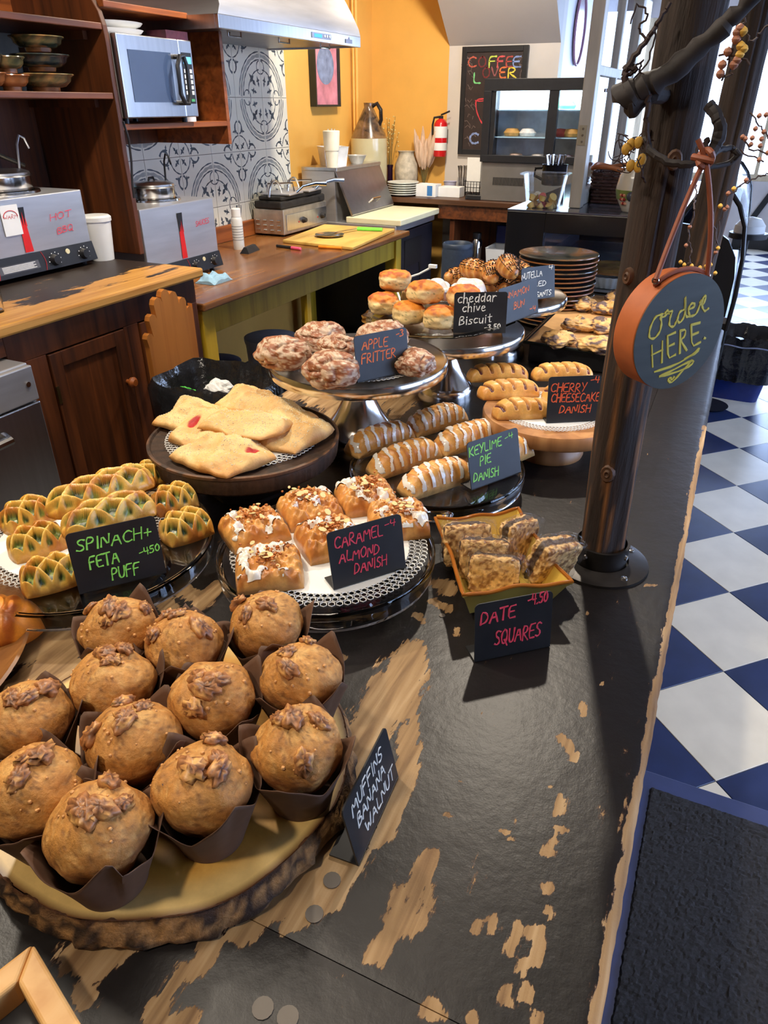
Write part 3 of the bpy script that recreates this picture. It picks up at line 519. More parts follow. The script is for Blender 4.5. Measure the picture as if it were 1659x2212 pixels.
# ---- soup warmers ----------------------------------------------------
def warmer(name, x1, y0, y1, z, h, lb, panel_h, wells, sticker, word):
    t = thing(name, lb, 'warmer', (x1-.18, (y0+y1)/2, z)); x0 = x1-.36
    MB().box((x0, y0, z+.012), (x1-.002, y1, z+h)).build('body', M_steel2, t, world=True, smooth=False, bev=.004)
    ct = MB().hexa([(x1-.002, y0, z+.012), (x1+.02, y0, z+.018), (x1+.02, y1, z+.018), (x1-.002, y1, z+.012), (x1-.002, y0, z+panel_h), (x1+.003, y0, z+panel_h), (x1+.003, y1, z+panel_h), (x1-.002, y1, z+panel_h)]).build('control_panel', M_blackpl, t, world=True, smooth=False)
    def fp(u, v, d=0):  # on the slanted panel: u along y 0..1, v 0..1 up
        return (x1+.02-.017*v+d, y0+(y1-y0)*u, z+.018+(panel_h-.018)*v)
    for u in (.60, .88):
        k = MB(); c = Vector(fp(u, .42)); n = Vector((1, 0, .12)).normalized(); k.tube([c, c+n*.006, c+n*.018], [.022, .019, .016], 16); k.build('knob', M_blackpl, t, world=True)
        for a in range(9):
            an = math.radians(-60+a*35); q = Vector((0, math.cos(an)*.028, math.sin(an)*.028)); MB().obox(c+q+n*.0035, (.001, .0035, .0035)).build('dial_mark', M_label, t, world=True, smooth=False)
    c = Vector(fp(.74, .72)); MB().tube([c, c+Vector((.004, 0, 0))], [.010, .009], 14).build('indicator_lamp', plain('lamp_ring', ST(225, 215, 175), .3), t, world=True)
    lp = MB().hexa([fp(.12, .22, .0006), fp(.46, .22, .0006), fp(.46, .22, .001), fp(.12, .22, .001), fp(.12, .62, .0006), fp(.46, .62, .0006), fp(.46, .62, .001), fp(.12, .62, .001)]).build('warning_plate', plain('grey_plate', ST(84, 84, 92), .5), t, world=True, smooth=False)
    for r in range(5):
        v = .28+r*.065; MB().hexa([fp(.15, v, .0012), fp(.43-.02*(r % 2), v, .0012), fp(.43-.02*(r % 2), v, .0016), fp(.15, v, .0016), fp(.15, v+.03, .0012), fp(.43-.02*(r % 2), v+.03, .0012), fp(.43-.02*(r % 2), v+.03, .0016), fp(.15, v+.03, .0016)]).build('warning_line', M_label, t, world=True, smooth=False)
    mr_ = plain('red_line', ST(190, 40, 50))
    for u in (.10, .50): MB().tube([Vector(fp(u+.02*math.sin(v*3), v, .0015)) for v in np.linspace(.02, .98, 8)], .001, 5).build('red_stripe', mr_, t, world=True)
    su = sticker; w0, w1 = su-.035, su+.035; zt = z+h*.88; zb = z+panel_h+.004
    def fq(u, zz, d=.0006): return (x1+d, y0+(y1-y0)*u, zz)
    MB().hexa([fq(w0+.005, zb), fq(w1+.005, zb), fq(w1+.005, zb, .0012), fq(w0+.005, zb, .0012), fq(w0+.008, zb+(zt-zb)*.6), fq(w1-.008, zb+(zt-zb)*.6), fq(w1-.008, zb+(zt-zb)*.6, .0012), fq(w0+.008, zb+(zt-zb)*.6, .0012)]).build('red_flame_sticker', plain('flame_red', ST(214, 34, 34), .4), t, world=True, smooth=False)
    MB().hexa([fq(w0+.01, zb+(zt-zb)*.6), fq(w1-.01, zb+(zt-zb)*.6), fq(w1-.01, zb+(zt-zb)*.6, .0012), fq(w0+.01, zb+(zt-zb)*.6, .0012), fq(w0, zt), fq(w1, zt), fq(w1, zt, .0012), fq(w0, zt, .0012)]).build('black_sticker', M_blackpl, t, world=True, smooth=False)
    for k in range(3):
        u = w0+.016+k*.018; MB().prism([(u*(y1-y0), 0), ((u+.016)*(y1-y0), 0), ((u+.01)*(y1-y0), (.05 if k == 1 else .032))], (x1+.0013, y0, zb+(zt-zb)*.6-.004), (0, 1, 0), (0, 0, 1), (.0004, 0, 0)).build('flame_tip', plain('flame_red2', ST(214, 34, 34), .4), t, world=True, smooth=False)
    hb = MB()
    for tx, u0, u1, zz in word: write(hb, tx, (u0*(y1-y0), zz), (u1*(y1-y0), zz+.005), .022, .0032, lambda u, v, q: (x1+.0008+q, y0+u, z+v))
    hb.build('red_marker_writing', plain('red_marker', ST(225, 40, 70), .5), t, world=True, smooth=False, kind='stuff')
    for (u, r, dep, hh, lad) in wells:
        cx, cy = x0+.17, y0+(y1-y0)*u
        MB().lathe([(r*1.22, 0), (r*1.2, .008), (r*1.05, .008), (r*1.05, .0)], (cx, cy, z+h), 32).build('well_rim', M_pol, t, world=True)
        MB().lathe([(r*.98, .0), (r, .005), (r, hh), (r*1.08, hh+.004), (r*.96, hh+.006)], (cx, cy, z+h), 36).build('pot', M_pol, t, world=True)
        ld = MB().lathe([(r*1.0, hh+.006), (r*.98, hh+.014), (r*.8, hh+.022), (r*.3, hh+.026), (.001, hh+.026)], (cx, cy, z+h), 36).build('lid', M_steel, t, world=True)
        q = MB().tube([(cx, cy-.02, z+h+hh+.024), (cx, cy-.015, z+h+hh+.04), (cx, cy+.015, z+h+hh+.04), (cx, cy+.02, z+h+hh+.024)], .004, 6); q.build('lid_handle', M_blackpl, t, world=True)
        if lad: MB().tube([(cx+.01, cy+r*.85, z+h+hh+.01), (cx, cy+r*1.05, z+h+hh+.10), (cx, cy+r*1.2, z+h+hh+.13), (cx, cy+r*1.38, z+h+hh+.12), (cx, cy+r*1.5, z+h+hh+.085)], .0045, 6).build('ladle', M_steel2 if lad == 1 else M_blackpl, t, world=True)
    for yy in (y0+.03, y1-.03):
        for xx in (x0+.03, x1-.03): MB().cyl((xx, yy, z), (xx, yy, z+.014), .012, n=10).build('foot', M_blackpl, t, world=True)
    return t
wx1 = float(onZ(120, 588, CZ)[0]); wy1 = float(onX(205, 564, wx1)[1]); wh = float(onX(176, 409, wx1)[2])-CZ
warmer('food_warmer', wx1, wy1-.52, wy1, CZ, wh, 'steel food warmer with white paper sticker and large lidded pot at left', .085, [(.60, .115, .1, .055, 1)], .42, [('HOT', .66, .86, wh*.66), ('BBQ', .70, .85, wh*.48)])
pa = MB().prism([(0, 0), (.075, 0), (.075, .10), (0, .10)], (wx1+.002, wy1-.385, CZ+wh*.56), (0, 1, 0), (0, 0, 1), (.0006, 0, 0))
w1 = [o for o in COL.objects if o.name.startswith('food_warmer')][0]; st_ = pa.build('paper_sticker', M_label, w1, world=True, smooth=False)
st2 = MB(); st2.tube([(wx1+.003, wy1-.378+.03*(1-math.cos(a)), CZ+wh*.56+.06+.022*math.sin(a)) for a in np.linspace(0, math.pi, 12)], .0016, 4); write(st2, 'WARM', (.008, .055), (.066, .055), .013, .002, lambda u, v, q: (wx1+.0028+q, wy1-.385+u, CZ+wh*.56+v)); st2.build('red_print', plain('red_print', ST(190, 60, 60)), w1, world=True, smooth=False, kind='stuff')
wx2 = -2.29; wy2b = float(onX(474, 556, wx2)[1]); wy2a = hy+.03; z2h = float(onX(464, 426, wx2)[2])-TZ
warmer('soup_warmer', wx2, wy2a, wy2b, TZ, z2h, 'steel soup warmer with black and red flame sticker, beside the tiled wall', .085, [(.62, .10, .1, .055, 2), (.17, .055, .1, .045, 0)], .49, [('SAUCES', .70, .90, z2h*.66)])
# white tub behind warmer 1
q = onZ(215, 555, CZ); t = thing('white_tub', 'white plastic tub with lid between the first warmer and hutch side', 'tub', (-2.36, wy1+.072, CZ))
MB().lathe([(.045, 0), (.056, .15), (.056, .155)], n=24).build('body', M_wplastic, t); MB().lathe([(.06, .15), (.06, .165), (.052, .172), (.001, .172)], n=24).build('lid', M_wplastic, t)
# glass and mug at the left edge
q = onZ(5, 672, CZ); t = thing('drinking_glass', 'clear drinking glass cut by the left picture edge on worn cabinet', 'glass', (q[0]-.01, q[1]-.02, CZ)); MB().lathe([(.028, 0), (.034, .09), (.032, .09), (.026, .008), (.001, .008)], n=24).build('glass_body', M_glass, t, ang=60)
t = thing('black_mug', 'small black mug behind the drinking glass at the left edge', 'mug', (q[0]-.10, q[1]+.02, CZ)); MB().lathe([(.035, 0), (.042, .1), (.039, .1), (.033, .01), (.001, .01)], n=24).build('mug_body', M_blackpl, t, ang=60)
# blue cloth, spray can, black holder, markers
def cloth(name, c, rx, ry, h, mat, lb, cat, seed):
    nx, ny = 24, 18; u, v = np.meshgrid(np.linspace(-1, 1, nx), np.linspace(-1, 1, ny)); Zh = h*np.clip(1-(u**4+v**4)/1.6, 0, 1)*(.45+vn(u, v, 0, 3, seed, 2)*.8+.18*np.sin(u*4+v*7))
    V = np.stack([u*rx*(1+.15*vn(u, v, 1, 2, seed)), v*ry, Zh+.002], -1).reshape(-1, 3); b = V.copy(); b[:, 2] = 0; n = nx*ny
    F = [(j*nx+i, j*nx+i+1, (j+1)*nx+i+1, (j+1)*nx+i) for j in range(ny-1) for i in range(nx-1)]; bd = [i for i in range(nx)]+[j*nx+nx-1 for j in range(1, ny)]+[(ny-1)*nx+i for i in range(nx-2, -1, -1)]+[j*nx for j in range(ny-2, 0, -1)]
    F += [(bd[i], bd[(i+1) % len(bd)], bd[(i+1) % len(bd)]+n, bd[i]+n) for i in range(len(bd))]+[tuple(b_+n for b_ in bd)]
    o = mk(name, np.concatenate([V, b]), F, mat, None, True, None, 60); o.location = c; return tagit(o, lb, cat)
q = onZ(462, 612, TZ); o = cloth('blue_cloth', (q[0]-.02, q[1]+.03, TZ+.001), .05, .07, .035, plain('light_blue_cloth', ST(150, 190, 215), .8, 0, .1, 60, .3), 'folded pale blue cloth on the near corner of work table', 'cloth', 4)
q = onZ(517, 538, TZ); t = thing('spray_can', 'white aerosol spray can standing on brown table before press', 'can', (q[0], q[1], TZ))
MB().lathe([(.03, 0), (.031, .005), (.031, .155), (.028, .165), (.024, .17)], n=24).build('can_body', M_wplastic, t); MB().lathe([(.026, .171), (.026, .21), (.022, .214), (.001, .214)], n=24).build('cap', M_label, t)
for k in range(6): MB().lathe([(.0313, .05+k*.014), (.0315, .051+k*.014), (.0315, .054+k*.014), (.0313, .055+k*.014)], n=24).build('printed_line', plain('pale_grey_print', ST(165, 165, 165)), t)
q = onZ(520, 542, TZ); MB().add([(-.028, -.07, 0), (.028, -.07, 0), (.028, .07, 0), (-.028, .07, 0), (-.008, -.055, .032), (.008, -.055, .032), (.008, .055, .032), (-.008, .055, .032)], [(0, 3, 2, 1), (4, 5, 6, 7), (0, 1, 5, 4), (1, 2, 6, 5), (2, 3, 7, 6), (3, 0, 4, 7)]).build('sign_stand', M_chalk, None, smooth=False)
o = bpy.data.objects['sign_stand']; o.location = (float(q[0])+.062, float(q[1])-.0, TZ); o.rotation_euler = (0, 0, .15); tagit(o, 'small black wedge shaped sign stand beside the white spray can', 'stand')
def marker(px0, px1, lb, c1, c2):
    a, b = onZ(*px0, TZ+.008), onZ(*px1, TZ+.008); d = b-a; t = thing('marker_pen', lb, 'marker', (a[0], a[1], TZ), math.atan2(d[1], d[0])); Lh = float(np.hypot(d[0], d[1]))
    MB().tube([(0, 0, .008), (Lh*.62, 0, .008)], [.0075, .008], 12).build('barrel', c1, t); MB().tube([(Lh*.62, 0, .008), (Lh*.98, 0, .008), (Lh, 0, .008)], [.0088, .0088, .006], 12).build('cap', c2, t)
marker((598, 531), (650, 538), 'black marker pen with pink cap on the brown table', M_blackpl, plain('pink_cap', ST(240, 90, 130)))
marker((738, 536), (688, 533), 'orange marker pen on the brown table edge', plain('orange_barrel', ST(245, 150, 40)), plain('orange_cap', ST(245, 140, 30)))
# ---- cutting board, pottery plate, green knife ------------------------
c = [onZ(*p, TZ+.018) for p in ((610, 518), (762, 534), (853, 494), (700, 484))]
t = thing('cutting_board', 'yellow cutting board on the work table in front of press', 'board', (float(sum(p[0] for p in c)/4), float(sum(p[1] for p in c)/4), TZ))
MB().hexa([(p[0], p[1], TZ+.001) for p in c]+[(p[0], p[1], TZ+.018) for p in c]).build('board_slab', woodm('pale_yellow_board', ST(206, 166, 80), ST(226, 188, 104), None, 'Y', 12, .5), t, world=True, smooth=False, bev=.004)
q = onZ(712, 510, TZ+.02); t = thing('pottery_saucer', 'green glazed saucer lying on the yellow cutting board', 'saucer', (q[0], q[1], TZ+.0185)); MB().lathe([(.05, 0), (.085, .008), (.088, .014), (.05, .005), (.001, .005)], n=32).build('saucer_body', M_potG, t, ang=60)
a, b, e = [onZ(*p, TZ+.035) for p in ((665, 512), (772, 492), (826, 494))]; t = thing('bread_knife', 'bread knife with lime green handle on cutting board', 'knife', (float(b[0]), float(b[1]), TZ+.02))
MB().tube([(b[0], b[1], TZ+.03), (e[0], e[1], TZ+.03)], [.013, .012], 8, flat=.7).build('handle', plain('lime_plastic', ST(120, 225, 70), .35), t, world=True); MB().hexa([(a[0], a[1], TZ+.036), (a[0]+.004, a[1]+.004, TZ+.036), (b[0]+.01, b[1]+.01, TZ+.028), (b[0]-.01, b[1]-.01, TZ+.028), (a[0], a[1], TZ+.038), (a[0]+.004, a[1]+.004, TZ+.038), (b[0]+.01, b[1]+.01, TZ+.031), (b[0]-.01, b[1]-.01, TZ+.031)]).build('blade', M_pol, t, world=True, smooth=False)
# ---- panini press ------------------------------------------------------
c = [onZ(*p, TZ) for p in ((612, 512), (712, 472))]; gx = -2.50; gy0, gy1 = 3.93, 4.47
pz = float(onX(712, 432, gx)[2])-TZ
pp_ = thing('panini_press', 'steel grill press with two control knobs, standing on the work table', 'grill', (gx-.17, (gy0+gy1)/2, TZ))
gx0 = WX+.035
MB().box((gx0, gy0, TZ+.012), (gx, gy1, TZ+pz)).build('body', plain('stained_steel', (.55, .50, .42), .38, .9, .25, 14, .1), pp_, world=True, smooth=False, bev=.004)
MB().box((gx+.0005, gy0+.03, TZ+.03), (gx+.004, gy1-.01, TZ+pz-.03)).build('control_panel', M_steel, pp_, world=True, smooth=False, bev=.002)
MB().box((gx0+.01, gy0-.002, TZ+pz+.001), (gx-.01, gy1+.002, TZ+pz+.045)).build('lower_plate', plain('burnt_black', (.02, .018, .016), .6, .3, .4, 30, .4), pp_, world=True, smooth=False, bev=.01)
MB().box((gx0+.03, gy0+.02, TZ+pz+.046), (gx-.02, gy1-.02, TZ+pz+.07)).build('upper_plate', plain('burnt_black2', (.03, .028, .026), .5, .5, .4, 30, .3), pp_, world=True, smooth=False, bev=.008)
for u in (.42, .86):
    y = gy0+(gy1-gy0)*u; MB().tube([(gx+.004, y, TZ+pz*.48), (gx+.01, y, TZ+pz*.48), (gx+.028, y, TZ+pz*.48)], [.02, .018, .012], 14).build('knob', M_blackpl, pp_, world=True)
    MB().tube([(gx+.004, y-.055, TZ+pz*.45), (gx+.007, y-.055, TZ+pz*.45)], [.005, .005], 10).build('indicator', plain('red_lamp', ST(160, 50, 30)), pp_, world=True)
for r in range(3):
    for k in range(4): MB().tube([(gx0+.02+k*.05, gy0-.001, TZ+.035+r*.028), (gx0+.045+k*.05, gy0-.001, TZ+.035+r*.028)], [.006, .006], 8).build('vent_louvre', M_pol, pp_, world=True)
for k, (u0, dx, z) in enumerate(((.10, .0, .09), (.55, -.02, .09))):
    yy = gy0+(gy1-gy0)*u0; x = gx-.08+dx
    MB().tube([(x+.0, yy-.07, TZ+pz+.07)] + [(x+.0, yy-.07*math.cos(a), TZ+pz+.07+.085*math.sin(a)) for a in np.linspace(.1, math.pi-.1, 14)]+[(x+.0, yy+.07, TZ+pz+.07)], .007, 8).build('loop_handle', M_pol, pp_, world=True)
for k, (u0, u1) in enumerate(((.12, .48), (.55, .92))):
    g_ = thing('grill_pan', ('near' if k == 0 else 'far')+' flat steel press pan with angled handle on top of the grill', 'pan', (gx-.10, gy0+(gy1-gy0)*(u0+u1)/2, TZ+pz+.071), .1)
    MB().box((-.10, -.1, .001), (.10, .1, .012)).build('plate', M_steel2, g_, smooth=False, bev=.004); MB().tube([(.10, .0, .012), (.13, .03, .045), (.19, .09, .06), (.24, .14, .055)], [.008, .008, .012, .014], 8, flat=.5).build('handle', M_pol, g_)
    MB().tube([(-.08, -.05, .012), (-.07, -.05, .06), (.05, .05, .06), (.06, .05, .012)], .006, 8).build('grip', M_pol, g_)
for yy in (gy0+.04, gy1-.04):
    for xx in (gx0+.04, gx-.04): MB().cyl((xx, yy, TZ), (xx, yy, TZ+.014), .014, n=10).build('foot', M_blackpl, pp_, world=True)
# ---- wall tiles ----------------------------------------------------------
TW = .2585; ty = [float(onX(p, 96, WX)[1]) for p in (496, 556, 610)]; TW = (ty[2]-ty[0])/2
zj = float(onX(560, 211, WX)[2]); zj2 = float(onX(560, 322, WX)[2]); TH = TW
tl_b = plain('tile_glaze', ST(222, 220, 205), .18, 0, .03, 8, coat=.6); tl_p = plain('tile_pattern', ST(62, 74, 84), .3, 0, .12, 14); tl_g = plain('tile_pattern_grey', ST(150, 152, 146), .3, 0, .08, 14)
grout = struct(MB().box((WX, ty[2]-8*TW, zj-4*TH), (WX+.004, ty[2], zj+2*TH)), 'trim_9', plain('tile_grout', ST(120, 116, 108), .8), smooth=False)
def arc(cx, cy, r, a0, a1, n=14): return [Vector((cx+r*math.cos(math.radians(a0+(a1-a0)*i/n)), cy+r*math.sin(math.radians(a0+(a1-a0)*i/n)))) for i in range(n+1)]
def tile_parts():
    """quarter of a four-tile medallion; drawn in unit tile coordinates"""
    a = MB(); b = MB(); P = lambda u, v, h: (.0068+h, u*TW, v*TH)
    def clip(pts): return [p for p in pts if -.001 <= p.x <= 1.001 and -.001 <= p.y <= 1.001]
    def rb(mb, pts, w_):
        seg = []
        for p in pts:
            if .012 < p.x < .988 and .012 < p.y < .988: seg.append(p)
            else:
                if len(seg) > 1: ribbon(mb, seg, w_, P, .0003)
                seg = []
        if len(seg) > 1: ribbon(mb, seg, w_, P, .0003)
    rb(a, arc(0, 0, .84, 0, 90, 24), .03); rb(b, arc(0, 0, .77, 0, 90, 24), .075); rb(a, arc(0, 0, .70, 0, 90, 24), .03)
    rb(a, arc(0, 0, .52, 8, 82, 16), .03); rb(a, arc(.02, .56, .12, -90, 120, 10), .028); rb(a, arc(.56, .02, .12, 180, -30, 10), .028)
    def leaf(cx, cy, an, s):
        an = math.radians(an); d = Vector((math.cos(an), math.sin(an))); e = Vector((-d.y, d.x)); c = Vector((cx, cy))
        a.prism([tuple(c+d*(u*s)+e*(v*s)) for u, v in ((-1, 0), (-.4, .28), (-.1, .1), (.1, .62), (.35, .22), (1, 0), (.35, -.22), (.1, -.62), (-.1, -.1), (-.4, -.28))], (.0066, 0, 0), (0, TW, 0), (0, 0, TH), (.0006, 0, 0))
    leaf(.33, .33, 45, .16); leaf(.12, .30, 75, .11); leaf(.30, .12, 15, .11)
    rb(a, arc(1, 1, .30, 180, 270, 14), .03); leaf(.90, .90, 45, .10); rb(a, arc(1, .55, .12, 90, 270, 8), .05); rb(a, arc(.55, 1, .12, 180, 360, 8), .05); leaf(.62, .86, 100, .08); leaf(.86, .62, -10, .08)
    return a, b
pa_, pb_ = tile_parts(); first = None
for r in range(-4, 2):
    for c in range(8):
        y0 = ty[2]-(c+1)*TW; z0 = zj+r*TH
        if z0+TH < TZ+.02 or (y0 < hy-.1): continue
        if z0+TH > 1.95: continue
        zc = max(z0, TZ+.03)
        if first is None:
            e = .0012; b_ = MB().box((.004, e, e), (.0068, TW-e, TH-e)); me_o = b_.build('tile', tl_b, None, smooth=False, bev=.0015); o1 = pa_.build('pattern', tl_p, None, smooth=False); o2 = pb_.build('grey_band', tl_g, None, smooth=False); first = (me_o, o1, o2)
            objs = first
        else: objs = tuple(q.copy() for q in first); [COL.objects.link(q) for q in objs]
        k = (r % 2)*2+(c % 2); rot = {0: 0, 1: math.pi/2, 2: -math.pi/2, 3: math.pi}[k]
        # rotate about the tile centre so four tiles make one medallion
        cen = Vector((0, TW/2, TH/2)); R = Matrix.Rotation(rot, 4, 'X'); T = Matrix.Translation(Vector((WX, y0, z0))+cen) @ R @ Matrix.Translation(-cen)
        objs[0].parent = grout; objs[0].matrix_local = T
        for q in objs[1:]: q.parent = objs[0]; q.matrix_local = Matrix.Identity(4)
struct(MB().box((WX+.004, hy+.2, TZ+.001), (WX+.03, ty[2]+.02, TZ+.09)), 'trim_10', M_orwood, smooth=False, bev=.003)
# ---- range hood ------------------------------------------------------------
hx = -2.13; yl, yr = float(onX(474, 66, hx)[1]), float(onX(779, 103, hx)[1]); z0h = float(onX(779, 103, hx)[2]); z1h = float(onX(779, 80, hx)[2])
hd_ = thing('range_hood', 'large stainless range hood above the patterned tiles', 'hood', (-2.45, (yl+yr)/2, z0h))
n = 14; prof = [(hx, z1h)]+[(hx-.34*(1-math.cos(a)) - .02*i, z1h+.42*math.sin(a)+.012*i) for i, a in enumerate(np.linspace(.08, math.pi/2, n))]
sh = MB(); ins = np.linspace(0, .26, len(prof)); vs = [];
for (x, z), s in zip(prof, ins): vs += [(x, yl+s, z), (x, yr-s, z), (WX+.01, yl+s, z), (WX+.01, yr-s, z)]
fs = []
for i in range(len(prof)-1): b = 4*i; fs += [(b, b+1, b+5, b+4), (b+1, b+3, b+7, b+5), (b, b+4, b+6, b+2)]
sh.add(vs, fs).build('canopy', M_steel2, hd_, world=True, ang=50)
MB().box((hx-.02, yl, z0h), (hx, yr, z1h)).build('front_band', M_steel, hd_, world=True, smooth=False, bev=.002)
sb = MB(); sb.box((WX+.01, yl, z0h), (hx-.02, yl+.02, z1h)); sb.box((WX+.01, yr-.02, z0h), (hx-.02, yr, z1h)); sb.build('side_band', M_steel, hd_, world=True, smooth=False)
MB().box((WX+.02, yl+.02, z0h+.008), (hx-.02, yr-.02, z0h+.015)).build('filter_panel', plain('dark_steel', (.16, .16, .17), .4, .9), hd_, world=True, smooth=False)
for k in range(3): MB().tube([(hx-.1, yl+.2+k*.42, z0h+.008), (hx-.1, yl+.2+k*.42, z0h-.012), (hx-.1, yl+.3+k*.42, z0h-.012), (hx-.1, yl+.3+k*.42, z0h+.008)], .004, 6).build('filter_handle', M_pol, hd_, world=True)
MB().box((hx+.0005, yl+(yr-yl)*.585, z0h+.014), (hx+.0035, yl+(yr-yl)*.735, z1h-.012)).build('control_pad', plain('pad_grey', ST(120, 126, 150), .3), hd_, world=True, smooth=False)
MB().box((hx+.004, yl+(yr-yl)*.60, z0h+.018), (hx+.0045, yl+(yr-yl)*.66, z1h-.017)).build('display', emitm('hood_display', (.05, .3, .8), .6), hd_, world=True, smooth=False)
for k in range(3): MB().tube([(hx+.0035, yl+(yr-yl)*(.68+.02*k), z0h+.028), (hx+.007, yl+(yr-yl)*(.68+.02*k), z0h+.028)], .006, n=10).build('button', M_pol, hd_, world=True)
MB().prism([(0, 0), (.075, 0), (.075, .018), (.05, .018), (.036, .032), (.02, .018), (0, .018)], (hx+.0005, yl+(yr-yl)*.86, z0h+.012), (0, 1, 0), (0, 0, 1), (.003, 0, 0)).build('badge', plain('pewter', (.2, .2, .24), .3, .8), hd_, world=True, smooth=False)
# hook on the shelf end
MB().tube([(HX+.002, h2y+.0, zT+.0), (HX+.02, h2y+.02, zT+.0), (HX+.03, h2y+.05, zT-.03), (HX+.01, h2y+.06, zT-.06)], .006, 6).solo('cable_loop', M_blackpl, 'loop of black cable hooked over the end of the top shelf', 'cable')
MB().tube([(-2.6, 1.75, 1.33), (-2.6, 1.9, 1.36), (-2.6, 2.05, 1.34), (-2.6, 2.22, 1.27)], .008, 8).solo('braided_hose', plain('braided_steel', ST(90, 84, 70), .4, .5, .4, 120, .5), 'short braided hose against the yellow wall under the bowl shelf', 'hose')
# ================================================================ FAR COUNTER AND WHAT STANDS ON IT
FZ = 0.879
# prep fridge -------------------------------------------------------
pf = thing('prep_fridge', 'black sandwich prep fridge with sloping steel lid at the table end', 'fridge', (-2.35, 4.7, 0))
fy0, fy1, fxx = ty1+.03, 5.23, -2.03
MB().box((WX+.03, fy0, .08), (fxx-.03, fy1, .74)).build('body', M_blackpl, pf, world=True, smooth=False, bev=.006)
d = MB().box((fxx-.029, fy0+.02, .10), (fxx, fy1-.01, .73)).build('door', plain('dark_graphite', ST(46, 46, 56), .35, .3, .1, 6), pf, world=True, smooth=False, bev=.006)
MB().prism([(0, .1), (.30, .1), (.30, -.28), (.26, -.08), (.04, -.08), (0, -.28)], (fxx+.0005, fy0+.17, .57), (0, 1, 0), (0, 0, 1), (.004, 0, 0)).build('handle_recess', M_blackpl, pf, world=True, smooth=False)
MB().box((WX+.03, fy0, .742), (fxx+.01, fy1, .785)).build('steel_rim', M_steel2, pf, world=True, smooth=False, bev=.004)
MB().box((fxx-.36, fy0+.004, .786), (fxx+.045, fy1, .824)).build('cutting_shelf', plain('cream_board', ST(232, 226, 190), .45, 0, .05, 10), pf, world=True, smooth=False, bev=.006)
MB().hexa([(fxx-.32, fy0+.01, .825), (fxx-.31, fy0+.01, .838), (fxx-.31, fy1-.02, .838), (fxx-.32, fy1-.02, .825), (WX+.28, fy0+.01, 1.10), (WX+.285, fy0+.01, 1.115), (WX+.285, fy1-.02, 1.115), (WX+.28, fy1-.02, 1.10)]).build('sloping_lid', plain('lid_steel', (.42, .42, .46), .3, 1, .06, 20), pf, world=True, smooth=False)
MB().box((WX+.03, fy0+.01, .786), (WX+.28, fy1-.02, 1.095)).build('lid_housing', M_steel2, pf, world=True, smooth=False)
MB().box((WX+.03, fy0+.005, 1.096), (WX+.30, fy1-.015, 1.118)).build('lid_top', M_steel, pf, world=True, smooth=False, bev=.003)
MB().tube([(fxx-.34, fy0+.30, .875), (fxx-.30, fy0+.30, .91), (fxx-.30, fy0+.42, .91), (fxx-.34, fy0+.42, .875)], .006, 6).build('lid_handle', M_pol, pf, world=True)
for yy in (fy0+.1, fy1-.1):
    for xx in (WX+.15, fxx-.12): MB().cyl((xx, yy, 0), (xx, yy, .08), .03, n=12).build('castor', M_blackpl, pf, world=True)
q = onX(850, 531, fxx-.02); MB().cyl((0, 0, 0), (0.008, 0, 0), .022, n=20).solo('button_sticker', plain('yellow_sticker', ST(225, 235, 40), .4), 'round bright yellow clip on the black fridge corner', 'clip'); bpy.data.objects['button_sticker'].location = (fxx+.001, fy0+.05, float(q[2]))
# things on the lid top
def tapered(name, r0, r1, h, x, y, z, mat, lb, cat, grp=None, n=24, lid=None):
    t = thing(name, lb, cat, (x, y, z), 0, grp); MB().lathe([(r0, 0), (r1, h), (r1*1.06, h), (r1*1.06, h+.004), (r1*.95, h+.003), (r0*.9, .006), (.001, .006)], n=n).build('body', mat, t, ang=50); return t
TZ2 = 1.1185; M_cup = plain('paper_cup', ST(226, 220, 200), .5, 0, .03, 20)
cx = WX+.17
def onL(px, py): return float(onX(px, py, cx)[1])
ycup = max(fy0+.12, 4.52)
lt = thing('plastic_bin', 'clear plastic bin of paper cups on the fridge lid top', 'bin', (cx, ycup+.08, TZ2)); MB().lathe([(.10, 0), (.12, .11), (.125, .115), (.118, .11), (.098, .004), (.001, .004)], n=4).build('bin_wall', plain('frosted_plastic', (.68, .70, .72), .3), lt, ang=30)
tapered('cup_stack', .035, .045, .12, cx+.09, ycup-.10, TZ2, M_cup, 'tall stack of white paper cups at the near end of fridge lid', 'cups')
MB().lathe([(.047, .10), (.05, .12), (.055, .21), (.05, .215), (.001, .21)], n=24).build('top_cup', M_cup, [o for o in COL.objects if o.name.startswith('cup_stack')][0])
tapered('soup_cup', .048, .058, .07, cx+.0, ycup+.06, TZ2+.006, M_cup, 'wide white paper cup standing in the clear bin', 'cup')
tapered('soup_bowl', .04, .065, .05, cx+.07, ycup+.30, TZ2, plain('grey_bowl', ST(176, 172, 160), .3), 'small grey bowl on the dark tray end of the fridge lid', 'bowl')
stc = thing('straw_jar', 'clear jar full of wrapped white straws on the fridge lid', 'jar', (cx-.07, ycup+.20, TZ2)); MB().lathe([(.04, 0), (.045, .10), (.043, .10), (.038, .005), (.001, .005)], n=20).build('jar_wall', M_pane, stc, ang=50)
rnd = random.Random(3)
for k in range(16):
    a = rnd.uniform(0, 6.28); r = rnd.uniform(0, .028); MB().tube([(r*math.cos(a), r*math.sin(a), .006), (r*1.4*math.cos(a+.2), r*1.4*math.sin(a+.2), .19+rnd.uniform(-.02, .03))], .004, 5).build('straw', M_label, stc)
